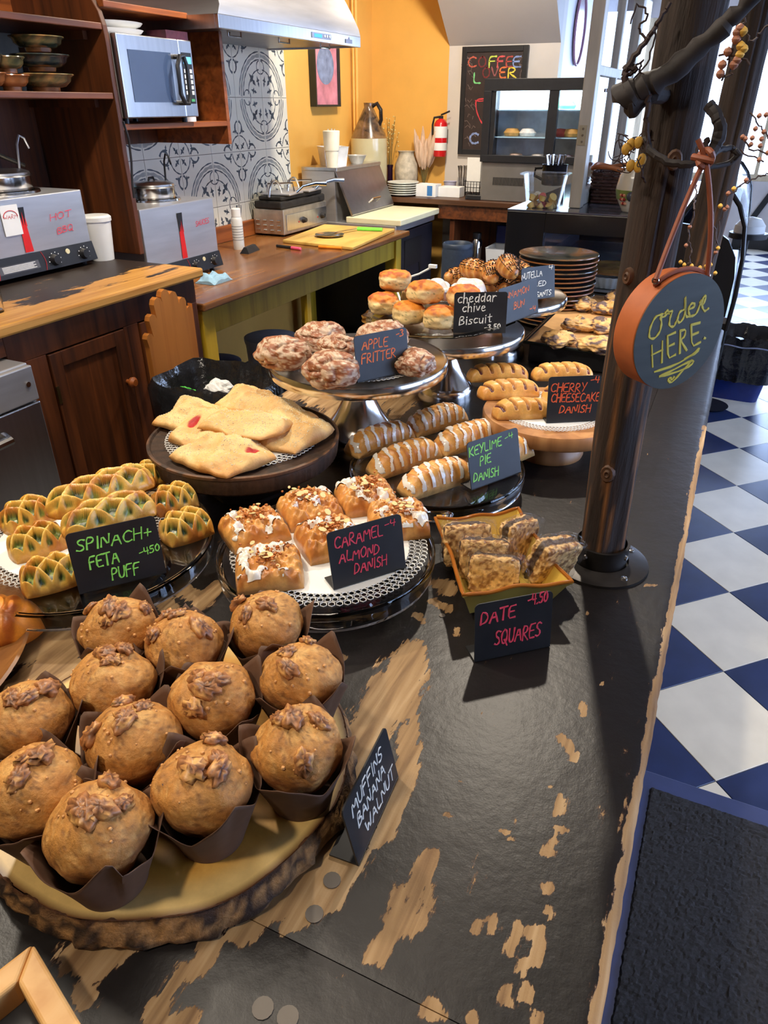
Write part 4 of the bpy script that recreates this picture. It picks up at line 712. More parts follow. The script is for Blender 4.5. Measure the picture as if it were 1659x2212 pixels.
# far counter -------------------------------------------------------
c5 = 5.25
fc = thing('far_counter', 'brown wooden back counter under the chalkboard', 'counter', (-1.6, 5.4, 0))
MB().box((WX+.01, c5, FZ-.035), (-0.62, FY-.01, FZ)).build('worktop', woodm('dark_counter_wood', ST(60, 36, 22), ST(88, 56, 34), None, 'X', 12, .4), fc, world=True, smooth=False, bev=.003)
MB().box((fxx+.02, c5+.02, FZ-.13), (-0.62, c5+.04, FZ-.036)).build('apron', M_dkwoodY, fc, world=True, smooth=False)
for x in (-1.92, -1.30, -.66): MB().box((x, c5+.04, 0), (x+.035, FY-.02, FZ-.036)).build('side_panel', M_dkwood, fc, world=True, smooth=False)
MB().box((-1.885, c5+.06, .36), (-1.30, FY-.05, .385)).build('lower_shelf', M_dkwoodY, fc, world=True, smooth=False)
MB().box((-1.885, FY-.05, .385), (-1.3, FY-.03, FZ-.04)).build('back_panel', M_dkwood, fc, world=True, smooth=False)
def pat(px, py, z=FZ): q = onZ(px, py, z); return float(q[0]), float(q[1])
MB().box((-.14, -.045, 0), (.14, .045, .30)).solo('storage_box', plain('royal_blue_plastic', ST(24, 36, 96), .4), 'royal blue box on the shelf under the far counter', 'box', smooth=False, bev=.006); bpy.data.objects['storage_box'].location = (-1.50, 5.60, .386); bpy.data.objects['storage_box'].location.z = .386
wbx = MB().lathe([(.15, 0), (.17, .17), (.175, .175), (.165, .17), (.145, .005), (.001, .005)], n=4); wbx.v = [(x*math.cos(.785)-y*math.sin(.785), x*math.sin(.785)+y*math.cos(.785), z) for x, y, z in wbx.v]
o = wbx.solo('dish_tub', M_wplastic, 'white plastic tub on the shelf in front of the blue box', 'tub', ang=30); o.location = (-1.52, 5.43, .386)
t = thing('steel_thermos', 'steel thermos standing on the lower shelf beside the white tub', 'thermos', (-1.74, 5.40, .386)); MB().lathe([(.04, 0), (.042, .01), (.042, .2), (.03, .22)], n=20).build('flask', M_pol, t); MB().lathe([(.032, .221), (.032, .26), (.02, .265), (.001, .265)], n=20).build('cap', M_blackpl, t)
# stoneware jug
x, y = -2.50, 5.33; q = onY(776, 222, y); hj = float(q[2])-FZ
r_ = .135
jg = thing('stoneware_jug', 'large stoneware jug with brown shoulder and loop handle', 'jug', (max(float(q[0]), WX+.15), y, FZ))
k = hj/.62
MB().lathe([(r_*.95, 0), (r_, .01), (r_, .36*k), (r_*.98, .39*k)], n=40).build('cream_body', plain('cream_stoneware', ST(188, 178, 140), .22, 0, .12, 5, coat=.5), jg)
MB().lathe([(r_*.98, .3905*k), (r_*.9, .42*k), (r_*.35, .565*k), (r_*.25, .59*k), (r_*.27, .62*k), (r_*.18, .62*k), (r_*.16, .58*k), (.001, .58*k)], n=40).build('brown_shoulder', pot_m('brown_glaze', ST(50, 36, 28), ST(100, 74, 48), ST(132, 100, 66)), jg, ang=60)
MB().tube([(r_*.25, .0, .60*k), (r_*.5, 0, .615*k), (r_*.72, 0, .575*k), (r_*.74, 0, .51*k), (r_*.62, 0, .475*k)], .014, 10).build('handle', plain('black_glaze', ST(34, 30, 30), .2), jg)
# speckled vase, dark vase with stems, pampas
q = pat(862, 372); vs_ = thing('speckled_vase', 'cream speckled round shouldered vase right of the jug', 'vase', (-2.41, 5.595, FZ)); MB().lathe([(.065, 0), (.084, .03), (.090, .14), (.086, .2), (.06, .26), (.06, .28), (.07, .29), (.055, .28), (.05, .2), (.001, .05)], n=32).build('vase_body', plain('speckled_glaze', ST(190, 178, 156), .6, 0, .28, 26, .4), vs_, ang=70)
dv = thing('dark_vase', 'slim dark purple vase of dried wildflowers beside the jug', 'vase', (-2.555, 5.61, FZ)); MB().lathe([(.022, 0), (.024, .01), (.02, .16), (.026, .19), (.022, .19), (.018, .02), (.001, .02)], n=20).build('vase_body', plain('aubergine_glass', ST(40, 20, 44), .15), dv, ang=60)
M_stem = plain('dry_stem', ST(112, 104, 60), .8); M_fl = plain('dry_flower', ST(214, 196, 130), .8)
for k in range(14):
    a = rnd.uniform(0, 6.28); s = rnd.uniform(.02, .07); h = rnd.uniform(.36, .52); st = MB().tube([(0, 0, .03), (s*.4*math.cos(a), s*.4*math.sin(a), h*.6), (s*math.cos(a), s*math.sin(a), h)], .0016, 4).build('stem', M_stem, dv)
    f = MB()
    for j in range(4): f.ball((s*math.cos(a)*(.85+.05*j)+rnd.uniform(-.01, .01), s*math.sin(a)+rnd.uniform(-.01, .01), h-.03*j), .0055, 6)
    o = f.build('flower_head', M_fl, st); o['kind'] = 'stuff'
pg = thing('pampas_grass', 'bunch of pale pink pampas plumes in a small white pot', 'plant', (-2.27, 5.62, FZ)); MB().lathe([(.03, 0), (.036, .07), (.032, .07), (.028, .006), (.001, .006)], n=20).build('pot', M_label, pg, ang=50)
M_pl = plain('pampas_plume', ST(206, 176, 150), .9, 0, .2, 60, .6, stretch=(1, 1, .2))
for k in range(11):
    a = k*.57+rnd.uniform(-.2, .2); s = rnd.uniform(.05, .15); h = rnd.uniform(.36, .46); base = Vector((0, 0, .05)); tip = Vector((s*math.cos(a), s*math.sin(a)*.5, h)); mid = base.lerp(tip, .35)
    o = MB().tube([base, mid], .0018, 4).build('stem', M_stem, pg)
    MB().tube([mid.lerp(tip, u)+Vector((rnd.uniform(-.003, .003),)*3) for u in np.linspace(0, 1, 8)], [.005, .016, .023, .026, .024, .018, .011, .003], 8).build('plume', M_pl, o)
# plates, boxes, tubs on the far counter
x, y = -2.34, 5.38
for k in range(6):
    t = MB().lathe([(.08, 0), (.115, .012), (.12, .014), (.118, .018), (.09, .006), (.001, .005)], n=36).solo('dinner_plate', plain('grey_white_plate_%d' % k, ST(206, 208, 200), .25), ('lowest', 'second lowest', 'third lowest', 'fourth lowest', 'second highest', 'topmost')[k]+' grey white dinner plate of the stack on far counter', 'plate', 'dinner plates stacked by the jug', ang=60); t.location = (x, y, FZ+.001+k*.0155)
for k in range(3):
    t = MB().box((-.13, -.07, 0), (.13, .07, .012)).solo('wooden_board', woodm('tray_wood_%d' % k, ST(70, 44, 26), ST(130, 88, 50), None, 'X', 10), ('lowest', 'middle', 'top')[k]+' brown serving board stacked behind the white boxes', 'board', 'serving boards on the far counter', smooth=False, bev=.003); t.location = (-2.085+.004*k, FY-.09, FZ+.001+k*.0125)
def carton(px, py, w_, d_, h_, lb, mat, lab=None, yy=None):
    x, y = pat(px, py); x += .025; t = thing('carton', lb, 'box', (x, y+d_/2, FZ)); MB().box((-w_/2, -d_/2, 0), (w_/2, d_/2, h_)).build('box_body', mat, t, smooth=False, bev=.003)
    if lab: MB().box((w_*.08, -d_/2-.0012, h_*.1), (w_*.34, -d_/2-.0004, h_*.9)).build('label_print', lab, t, smooth=False)
    MB().box((-w_*.3, -d_*.1, h_), (w_*.3, d_*.1, h_+.004)).build('opening', M_label, t, smooth=False)
carton(912, 425, .16, .12, .085, 'white glove box with blue label on the far counter', M_label, plain('blue_print', ST(60, 120, 180)))
carton(962, 426, .17, .11, .07, 'white tissue box with dark opening right of the glove box', M_label)
t = thing('clear_tub', 'low clear plastic tub behind the tissue box', 'tub', (-2.05, 5.61, FZ+.039)); MB().lathe([(.04, 0), (.05, .05), (.054, .052), (.048, .05), (.037, .004), (.001, .004)], n=28).build('tub_wall', plain('lavender_plastic', ST(190, 190, 215), .2), t, ang=50)
x, y = pat(1020, 424); nb = thing('napkin_holder', 'tall stack of white paper napkins in a black wire basket', 'napkins', (x, y+.06, FZ), -.1)
for k in range(9): MB().box((-.055, -.045+k*.010, .03), (.055, -.0365+k*.010, .26-.002*k)).build('napkin', M_label, nb, smooth=False)
for z in (.02, .06, .10): MB().tube([(-.07, -.06, z), (.07, -.06, z), (.07, .06, z), (-.07, .06, z)], .0025, 5, True).build('wire_ring', M_blackpl, nb)
for k in range(6):
    for s in (-1, 1): MB().tube([(-.06+.024*k, s*.06, .0), (-.06+.024*k, s*.06, .10)], .002, 4).build('wire', M_blackpl, nb)
x, y = pat(1018, 431); MB().box((-.06, -.025, 0), (.06, .025, .03)).solo('black_holder', M_blackpl, 'small black block in front of the napkin basket', 'stand', smooth=False, bev=.004); bpy.data.objects['black_holder'].location = (x+.02, y-.0, FZ)
ct_ = thing('cutlery_jar', 'clear jar of steel cutlery left of the napkins', 'cutlery', (-1.955, 5.62, FZ)); MB().lathe([(.035, 0), (.04, .12), (.038, .12), (.033, .005), (.001, .005)], n=20).build('jar_wall', M_pane, ct_, ang=50)
for k in range(8): a = k*.8; MB().tube([(.02*math.cos(a), .02*math.sin(a), .006), (.03*math.cos(a), .03*math.sin(a), .16), (.034*math.cos(a), .034*math.sin(a), .20)], [.003, .004, .009], 6, flat=.3).build('spoon', M_pol, ct_)
# ---- lit pastry case ---------------------------------------------------
cy0 = c5+.05; ax, az = float(onY(1047, 170, cy0)[0]), float(onY(1047, 170, cy0)[2]); bx = ax+.80; bzt = float(onY(1047, 350, cy0)[2])
pc = thing('pastry_case', 'lit black framed pastry case with sliding glass doors', 'display case', ((ax+bx)/2, cy0+.26, FZ))
MB().box((ax+.01, cy0+.02, FZ+.002), (bx-.01, FY-.045, bzt)).build('machine_base', plain('grey_base', ST(138, 134, 128), .35, .6, .08, 10), pc, world=True, smooth=False, bev=.004)
for k in range(28): MB().box((ax+.10+k*.008, cy0+.016, FZ+.105), (ax+.104+k*.008, cy0+.0195, FZ+.155)).build('vent_slot', M_blackpl, pc, world=True, smooth=False)
f = MB(); f.box((ax, cy0, bzt+.001), (bx, cy0+.05, bzt+.045)); f.box((ax, cy0, az-.07), (bx, cy0+.05, az)); f.box((ax, cy0, bzt+.045), (ax+.055, cy0+.05, az-.07)); f.box((bx-.05, cy0, bzt+.045), (bx, cy0+.05, az-.07)); xm = float(onY(1192, 260, cy0)[0]); f.box((xm-.035, cy0+.004, bzt+.045), (xm+.03, cy0+.045, az-.07)); f.build('frame', M_blackpl, pc, world=True, smooth=False, bev=.002)
f = MB(); x0_, x1_ = float(onY(1066, 260, cy0)[0]), float(onY(1079, 260, cy0)[0]); f.box((ax+.056, cy0+.01, bzt+.046), (ax+.085, cy0+.04, az-.071)); f.build('sliding_stile', M_blackpl, pc, world=True, smooth=False)
f = MB(); f.box((ax, cy0+.05, bzt+.001), (ax+.012, FY-.045, az)); f.box((bx-.012, cy0+.05, bzt+.001), (bx, FY-.045, az)); f.box((ax+.012, cy0+.05, az-.012), (bx-.012, FY-.045, az)); f.build('cabinet_shell', M_blackpl, pc, world=True, smooth=False)
M_inner = plain('white_inner', (.8, .85, .9), .4); MB().box((ax+.012, FY-.06, bzt+.002), (bx-.012, FY-.052, az-.012)).build('inner_back', M_inner, pc, world=True, smooth=False)
MB().box((ax+.09, cy0+.02, bzt+.046), (xm-.036, cy0+.024, az-.071)).build('glass_door', M_pane, pc, world=True, smooth=False); MB().box((xm+.031, cy0+.028, bzt+.046), (bx-.051, cy0+.032, az-.071)).build('glass_door', M_pane, pc, world=True, smooth=False)
MB().tube([(ax+.05, cy0+.09, az-.03), (bx-.05, cy0+.09, az-.03)], .010, 10).build('light_tube', emitm('cool_tube', (.75, .9, 1.0), 9.0), pc, world=True)
for zf in (.30, .63): MB().box((ax+.014, cy0+.08, bzt+(az-bzt)*zf), (bx-.014, FY-.065, bzt+(az-bzt)*zf+.006)).build('shelf', M_pane if 0 else plain('shelf_glass_%d' % int(zf*100), (.45, .65, .75), .1), pc, world=True, smooth=False)
lamp = bpy.data.lights.new('case_light', 'AREA'); lamp.shape = 'RECTANGLE'; lamp.size = .68; lamp.size_y = .05; lamp.energy = 9; lamp.color = (.75, .9, 1); lo = bpy.data.objects.new('case_light', lamp); COL.objects.link(lo); lo.location = ((ax+bx)/2, cy0+.12, az-.045); lo.rotation_euler = (math.radians(25), 0, 0)
foods = [(.20, .303, ST(200, 150, 80)), (.34, .303, ST(235, 225, 215)), (.62, .303, ST(170, 60, 50)), (.72, .303, ST(190, 140, 70)), (.28, .633, ST(230, 225, 220)), (.66, .633, ST(70, 170, 110)), (.25, .0, ST(200, 170, 150)), (.45, .0, ST(225, 215, 205)), (.7, .0, ST(160, 150, 170))]
for k, (u, zf, c) in enumerate(foods):
    zz = bzt+(az-bzt)*zf+(.007 if zf > .1 else .002); m = plain('case_food_%d' % k, c, .6, 0, .25, 30); pos = ('on the middle shelf' if abs(zf-.303) < .01 else 'on the top shelf' if zf > .6 else 'at the bottom')
    t = MB().lathe([(.05, 0), (.06, .02), (.04, .045), (.001, .05)], n=16).solo('pastry', m, ('pale', 'golden', 'dark')[k % 3]+' pastry %s of the lit case, spot %s' % (pos, ('far left', 'left', 'centre right', 'right', 'left', 'right', 'left', 'centre', 'right')[k]), 'pastry', 'pastries inside the lit case'); t.location = (ax+(bx-ax)*u, cy0+.20, zz)
# ---- chalkboard on the far wall ------------------------------------------
yb = FY-.03; P = [onY(*q, yb) for q in ((999, 101), (1142, 100), (989, 333))]; kx0, kx1, kz1, kz0 = float(P[0][0]), float(P[1][0]), float(P[0][2]), float(P[2][2])
cb_ = thing('chalkboard', 'tall framed chalkboard with colourful coffee lettering on the far wall', 'chalkboard', ((kx0+kx1)/2, yb, kz0))
MB().box((kx0+.02, yb+.005, kz0+.02), (kx1-.02, yb+.02, kz1-.02)).build('slate', plain('brown_black_slate', ST(44, 30, 28), .6, 0, .3, 20), cb_, world=True, smooth=False)
f = MB(); f.box((kx0, yb-.002, kz0), (kx0+.035, yb+.025, kz1)); f.box((kx1-.035, yb-.002, kz0), (kx1, yb+.025, kz1)); f.box((kx0+.035, yb-.002, kz0), (kx1-.035, yb+.025, kz0+.035)); f.box((kx0+.035, yb-.002, kz1-.035), (kx1-.035, yb+.025, kz1)); f.build('frame', M_blackpl, cb_, world=True, smooth=False, bev=.002)
pl_ = lambda u, v, q: (u, yb+.0045-q, v)
def cl(px, py): q = onY(px, py, yb+.005); return float(q[0]), float(q[2])
chk = {'C': ST(190, 90, 70), 'O': ST(110, 40, 40), 'F': ST(190, 205, 80), 'f': ST(200, 80, 80), 'E': ST(170, 70, 60), 'e': ST(130, 150, 200), 'L': ST(120, 205, 130), 'R': ST(225, 205, 70), 'V': ST(140, 80, 80), 'r': ST(210, 110, 60)}
def bigl(ch, p0, p1, h, col, w_=.016):
    m = MB(); a, b = cl(*p0), cl(*p1)
    for st in G[ch]:
        x1m = max(x for s in G[ch] for x, y in s); ribbon(m, smoothpl([(a[0]+(b[0]-a[0])*u/x1m, a[1]+v*h) for u, v in st], 2), w_, pl_)
    m.build('chalk_letter', plain('chalk_%s' % col, chk[col], .8), cb_, world=True, smooth=False)
for ch, a, b, col in zip('COFFEE', (1011, 1033, 1056, 1074, 1093, 1108), (1028, 1049, 1071, 1088, 1106, 1124), 'COFfEe'): bigl(ch, (a, 145), (b, 145), .062, col, .012)
for ch, a, b, col in zip('LOVER', (1023, 1042, 1061, 1079, 1097), (1037, 1057, 1075, 1092, 1114), 'LOVrR'): bigl(ch, (a, 180 if ch == 'L' else 168), (b, 180 if ch == 'L' else 168), .062, col, .012)
bigl('C', (1014, 310), (1032, 310), .07, 'e')
m = MB(); ribbon(m, smoothpl([cl(*q) for q in ((1048, 213), (1027, 215), (1029, 240), (1038, 262), (1048, 274))], 2), .01, pl_); ribbon(m, smoothpl([cl(*q) for q in ((1027, 217), (1038, 219), (1048, 217))], 1), .008, pl_); m.build('chalk_cup', plain('chalk_red', ST(205, 60, 70), .8), cb_, world=True, smooth=False, kind='stuff')
m = MB()
for k in range(60):
    a = cl(rnd.choice([rnd.uniform(1001, 1022), rnd.uniform(1120, 1134)]), rnd.uniform(120, 320)); ribbon(m, [Vector((a[0]+.02*j*math.cos(k), a[1]+.012*math.sin(k+j*2))) for j in range(3)], .004, pl_)
m.build('chalk_squiggles', plain('chalk_dim', ST(120, 104, 100), .8), cb_, world=True, smooth=False, kind='stuff')
# ---- fire extinguisher ----------------------------------------------------
q0, q1 = onY(955, 240, FY-.08), onY(950, 338, FY-.08); fe = thing('fire_extinguisher', 'red fire extinguisher with white label hung at the wall corner', 'extinguisher', (float(q1[0]), FY-.08, float(q1[2]))); H = float(q0[2]-q1[2])
MB().lathe([(.045, 0), (.05, .01), (.05, H*.72), (.035, H*.80), (.015, H*.84)], n=24).build('cylinder', plain('extinguisher_red', ST(200, 26, 30), .25), fe)
MB().lathe([(.0505, H*.42), (.0508, H*.43), (.0508, H*.66), (.0505, H*.67)], n=24).build('white_label', M_label, fe); MB().lathe([(.0505, H*.14), (.0508, H*.15), (.0508, H*.30), (.0505, H*.31)], n=24).build('white_label', M_label, fe)
MB().cyl((0, 0, H*.84), (0, 0, H*.9), .016, n=12).build('valve', M_blackpl, fe); MB().tube([(0, 0, H*.92), (.03, -.01, H*.95), (.07, -.01, H*1.0)], .006, 6).build('lever', M_blackpl, fe); MB().tube([(0, 0, H*.88), (-.05, -.01, H*.86), (-.062, -.01, H*.7), (-.06, -.01, H*.48)], .008, 8).build('hose', M_blackpl, fe)
MB().box((-.03, .045, H*.3), (.03, .08, H*.6)).build('wall_bracket', M_blackpl, fe, smooth=False)
# ---- painting and pipe -----------------------------------------------------
P = [onX(*q, WX+.02) for q in ((672, 96), (727, 226))]; y0, y1, z0, z1 = float(P[0][1]), float(P[1][1]), float(P[1][2]), float(P[0][2])
pt = thing('framed_painting', 'dark framed pink painting with a blue grey oval on yellow wall', 'painting', (WX+.02, (y0+y1)/2, z0)); z1 += .03
f = MB(); f.box((WX+.002, y0-.012, z0-.012), (WX+.05, y0, z1+.012)); f.box((WX+.002, y1, z0-.012), (WX+.05, y1+.012, z1+.012)); f.box((WX+.002, y0, z0-.012), (WX+.05, y1, z0)); f.box((WX+.002, y0, z1), (WX+.05, y1, z1+.012)); f.build('frame', plain('dark_green_frame', ST(38, 44, 40), .4), pt, world=True, smooth=False)
MB().box((WX+.004, y0, z0), (WX+.03, y1, z1)).build('canvas', plain('pink_canvas', ST(205, 130, 140), .6, 0, .3, 12), pt, world=True, smooth=False)
MB().prism([(.36*(y1-y0)*math.cos(a), .30*(z1-z0)*math.sin(a)) for a in np.linspace(0, 2*math.pi, 29)[:-1]], (WX+.0301, (y0+y1)/2, z0+(z1-z0)*.62), (0, 1, 0), (0, 0, 1), (.001, 0, 0)).build('painted_oval', plain('blue_grey_paint', ST(122, 134, 160), .6, 0, .35, 20), pt, world=True, smooth=False)
yp = float(onX(767, 120, WX+.02)[1]); struct(MB().cyl((WX+.03, yp, 0.9), (WX+.03, yp, ZC), .013, n=12), 'trim_11', M_yellow); struct(MB().cyl((WX+.03, yp-.05, .9), (WX+.03, yp-.05, ZC), .009, n=12), 'trim_12', M_yellow)
# ---- black bin with liner and scalloped board --------------------------------
bc = [onZ(*q, .70) for q in ((300, 806), (432, 752), (560, 776), (520, 850))]
tx, ty_ = -1.50, 1.90
tr = thing('waste_bin', 'black rectangular bin with a crumpled black liner beside the cabinet', 'bin', (tx, ty_, 0))
def rect_ring(hx_, hy_, z, n=48, jit=0, seed=0):
    out = []
    for i in range(n):
        a = 2*math.pi*i/n; c, s = math.cos(a), math.sin(a); r = (abs(c/hx_)**6+abs(s/hy_)**6)**(-1/6); r += jit*(float(vn(c*2, s*2, z*3, 3, seed, 2))-.5); out.append((r*c, r*s, z+jit*.6*(float(vn(c*3, s*3, 1, 3, seed+3, 2))-.5)))
    return out
def rings(rs, cap0=False, cap1=False):
    n = len(rs[0]); v = [p for r in rs for p in r]; f = [(i*n+k, i*n+(k+1) % n, (i+1)*n+(k+1) % n, (i+1)*n+k) for i in range(len(rs)-1) for k in range(n)]
    if cap0: f.append(tuple(range(n))[::-1])
    if cap1: f.append(tuple((len(rs)-1)*n+k for k in range(n)))
    return v, f
R0 = math.radians(8); tr.rotation_euler = (0, 0, R0)
v, f = rings([rect_ring(.15, .11, 0), rect_ring(.20, .15, .60), rect_ring(.205, .155, .61), rect_ring(.19, .14, .60), rect_ring(.14, .10, .01)], True, True); MB().add(v, f).build('bin_body', M_blackpl, tr)
M_liner = plain('shiny_black_film', (.012, .012, .014), .18, 0, .3, 30, .5, spec=.8, bd=.01)
v, f = rings([rect_ring(.206, .157, .46, 72, .01, 1), rect_ring(.214, .165, .55, 72, .012, 2), rect_ring(.218, .168, .655, 72, .02, 3), rect_ring(.205, .155, .67, 72, .025, 4), rect_ring(.18, .13, .62, 72, .04, 5), rect_ring(.16, .11, .50, 72, .05, 6), rect_ring(.10, .07, .44, 72, .05, 7)], False, True); MB().add(v, f).build('liner', M_liner, tr, ang=80)
def crumple(name, loc, r, mat, lb, cat, seed, n=14):
    bl = []; 
    th = np.linspace(.05, math.pi-.05, n); ph = np.linspace(0, 2*math.pi, 2*n, endpoint=False); T, Pp = np.meshgrid(th, ph, indexing='ij'); X, Y, Z = np.sin(T)*np.cos(Pp), np.sin(T)*np.sin(Pp), np.cos(T); d = r*(.6+.8*vn(X, Y, Z, 2.5, seed, 3)); V = np.stack([X*d, Y*d, Z*d*.8], -1).reshape(-1, 3); m2 = 2*n
    F = [(i*m2+k, i*m2+(k+1) % m2, (i+1)*m2+(k+1) % m2, (i+1)*m2+k) for i in range(n-1) for k in range(m2)]+[tuple(range(m2))[::-1], tuple((n-1)*m2+k for k in range(m2))]
    V[:, 2] -= V[:, 2].min(); o = mk(name, V, F, mat, None, False); o.location = loc; return tagit(o, lb, cat)
crumple('brown_paper', (tx-.01, ty_-.01, .52), .065, plain('kraft_paper', ST(150, 110, 74), .8, 0, .15, 30), 'crumpled brown paper inside the black bin', 'paper', 5)
crumple('white_paper', (tx+.03, ty_-.06, .60), .045, M_label, 'crumpled white paper in front of the brown paper in bin', 'paper', 8)
crumple('green_wrapper', (tx-.13, ty_-.05, .55), .04, plain('green_film', ST(70, 190, 60), .4), 'bright green wrapper at the left inside the black bin', 'wrapper', 9)
sp = thing('scalloped_board', 'orange pine board with scalloped top standing between bin and cabinet', 'board', (-1.80, 2.0, .0))
q0, q1 = onX(300, 640, -1.80), onX(408, 640, -1.80); ya, yb_ = float(q0[1]), float(q1[1]); zt_ = float(onX(345, 612, -1.80)[2]); W_ = yb_-ya; pts = [(0, 0), (W_, 0), (W_, zt_-.10)]
for cu, cz, rr_ in ((.93, -.085, .07), (.80, -.045, .08), (.62, -.015, .09), (.46, 0, .09), (.30, -.02, .09), (.15, -.07, .08), (.04, -.13, .07)):
    for a in (10, 50, 90, 130, 170): pts.append((W_*(cu+rr_*math.cos(math.radians(a))), zt_-.025+cz+W_*rr_*1.2*math.sin(math.radians(a))-W_*rr_))
MB().prism(pts+[(0, zt_-.2)], (-1.812, ya, 0), (0, 1, 0), (0, 0, 1), (.022, 0, 0)).build('panel', woodm('orange_pine', ST(176, 104, 40), ST(206, 132, 60), None, 'Z', 9, .4), sp, world=True, smooth=False, bev=.002)
# ================================================================ SERVICE COUNTER
KZ = 0.91; KX0, KX1, KY1, CY2 = -0.855, 0.033, 2.285, 2.44
WEAR = [  # picture chains (px, py, radius in px) of the bare-wood patches, laid on the counter plane
 [(935, 1850, 16), (915, 1885, 30), (895, 1935, 42), (870, 1985, 34)], [(880, 1975, 26), (845, 2015, 18), (810, 2065, 20)], [(893, 1960, 26), (888, 1998, 20)],
 [(895, 1400, 22), (870, 1450, 40), (825, 1520, 50), (790, 1580, 50), (770, 1640, 36)], [(880, 1580, 22), (885, 1640, 22), (865, 1710, 20), (835, 1790, 18), (812, 1822, 10)], [(850, 1530, 20), (885, 1500, 14), (895, 1570, 10)],
 [(745, 1790, 40), (735, 1860, 45), (700, 1910, 45), (650, 1925, 44), (590, 1940, 40)], [(690, 1940, 36), (640, 1990, 20), (612, 2008, 10)], [(722, 1965, 12), (745, 1925, 10)],
 [(565, 1980, 20), (530, 2008, 26), (500, 2018, 14)], [(150, 2065, 30), (215, 2045, 36), (265, 2050, 26), (195, 2100, 24)], [(170, 2130, 18), (190, 2160, 18)],
 [(455, 2035, 22), (430, 2080, 24), (385, 2120, 24), (345, 2180, 26), (330, 2240, 26)], [(405, 2190, 18), (380, 2230, 20)],
 [(1260, 1520, 8), (1262, 1545, 5)], [(1218, 1597, 12), (1240, 1630, 9), (1238, 1640, 9)], [(1209, 1720, 8), (1202, 1740, 13), (1200, 1755, 10)], [(1208, 1790, 9), (1216, 1793, 8)], [(1196, 1815, 9), (1180, 1838, 14), (1200, 1845, 6)],
 [(1184, 1918, 13)], [(1187, 1965, 9), (1190, 1982, 5)], [(1038, 1992, 11), (1026, 2010, 10)], [(1065, 1990, 12), (1070, 2010, 9)], [(1116, 2000, 13), (1110, 2025, 14), (1105, 2052, 14)], [(1166, 2010, 10), (1162, 2050, 10), (1158, 2080, 12)], [(1144, 2015, 8)],
 [(1100, 2140, 12), (1096, 2165, 12)], [(1138, 2140, 13), (1140, 2160, 10)], [(1166, 2190, 12), (1160, 2215, 12)], [(1130, 2075, 7), (1118, 2110, 5)],
 [(958, 1262, 20), (968, 1280, 16)], [(935, 1300, 10), (965, 1312, 14)], [(905, 1330, 9), (915, 1345, 7)], [(987, 1358, 7), (985, 1372, 5)], [(905, 1385, 10)], [(1325, 1255, 12), (1345, 1268, 5)], [(1395, 1264, 4), (1420, 1264, 3)], [(1248, 1255, 6)],
 [(1085, 1080, 12), (1098, 1084, 7)], [(1300, 1476, 5)], [(1345, 1270, 4)], [(30, 1400, 50), (100, 1385, 60), (170, 1370, 45)], [(60, 1470, 50), (140, 1440, 40)], [(200, 1370, 40), (260, 1345, 24)], [(395, 1270, 16), (440, 1300, 20), (470, 1260, 10)], [(400, 1350, 12), (350, 1300, 16)],
 [(640, 850, 34), (700, 862, 40), (760, 870, 44), (720, 905, 40), (830, 872, 30)], [(860, 870, 12), (900, 845, 24), (850, 900, 10)], [(930, 2180, 20), (955, 2190, 16)], [(1020, 2200, 14)], [(735, 1420, 12), (720, 1440, 8)],
 [(1010, 1790, 4)], [(1085, 1795, 5), (1102, 1810, 5)], [(1190, 1700, 4)], [(970, 1760, 8)], [(1000, 1690, 6)]]
chains = []
for ch in WEAR:
    pts = []
    for px, py, r in ch:
        q = onZ(px, py, KZ); pts.append((float(q[0]), float(q[1]), r*depth(q)/F_PX*1.25))
    chains.append(pts)
def wear_field(X, Y):
    W = np.zeros(X.shape)
    for pts in chains:
        P = pts if len(pts) > 1 else pts*2
        for (ax, ay, ar), (bx_, by_, br) in zip(P[:-1], P[1:]):
            dx, dy = bx_-ax, by_-ay; L2 = dx*dx+dy*dy+1e-12; t = np.clip(((X-ax)*dx+(Y-ay)*dy)/L2, 0, 1)
            d = np.hypot(X-ax-t*dx, Y-ay-t*dy); r = ar+(br-ar)*t; W = np.maximum(W, np.clip(1.5-d/r, 0, 1))
    edge = np.clip((X-(KX1-.020))/.02, 0, 1)*np.clip(1.25-Y/1.5, .0, 1)*.62; W = np.maximum(W, edge); W = np.maximum(W, np.where((X > KX1-.0085) & (Y < 1.5), 1.2, 0))
    W = np.maximum(W, np.clip(1-np.abs(X-(KX0+.04))/.06, 0, 1)*.5)
    return W
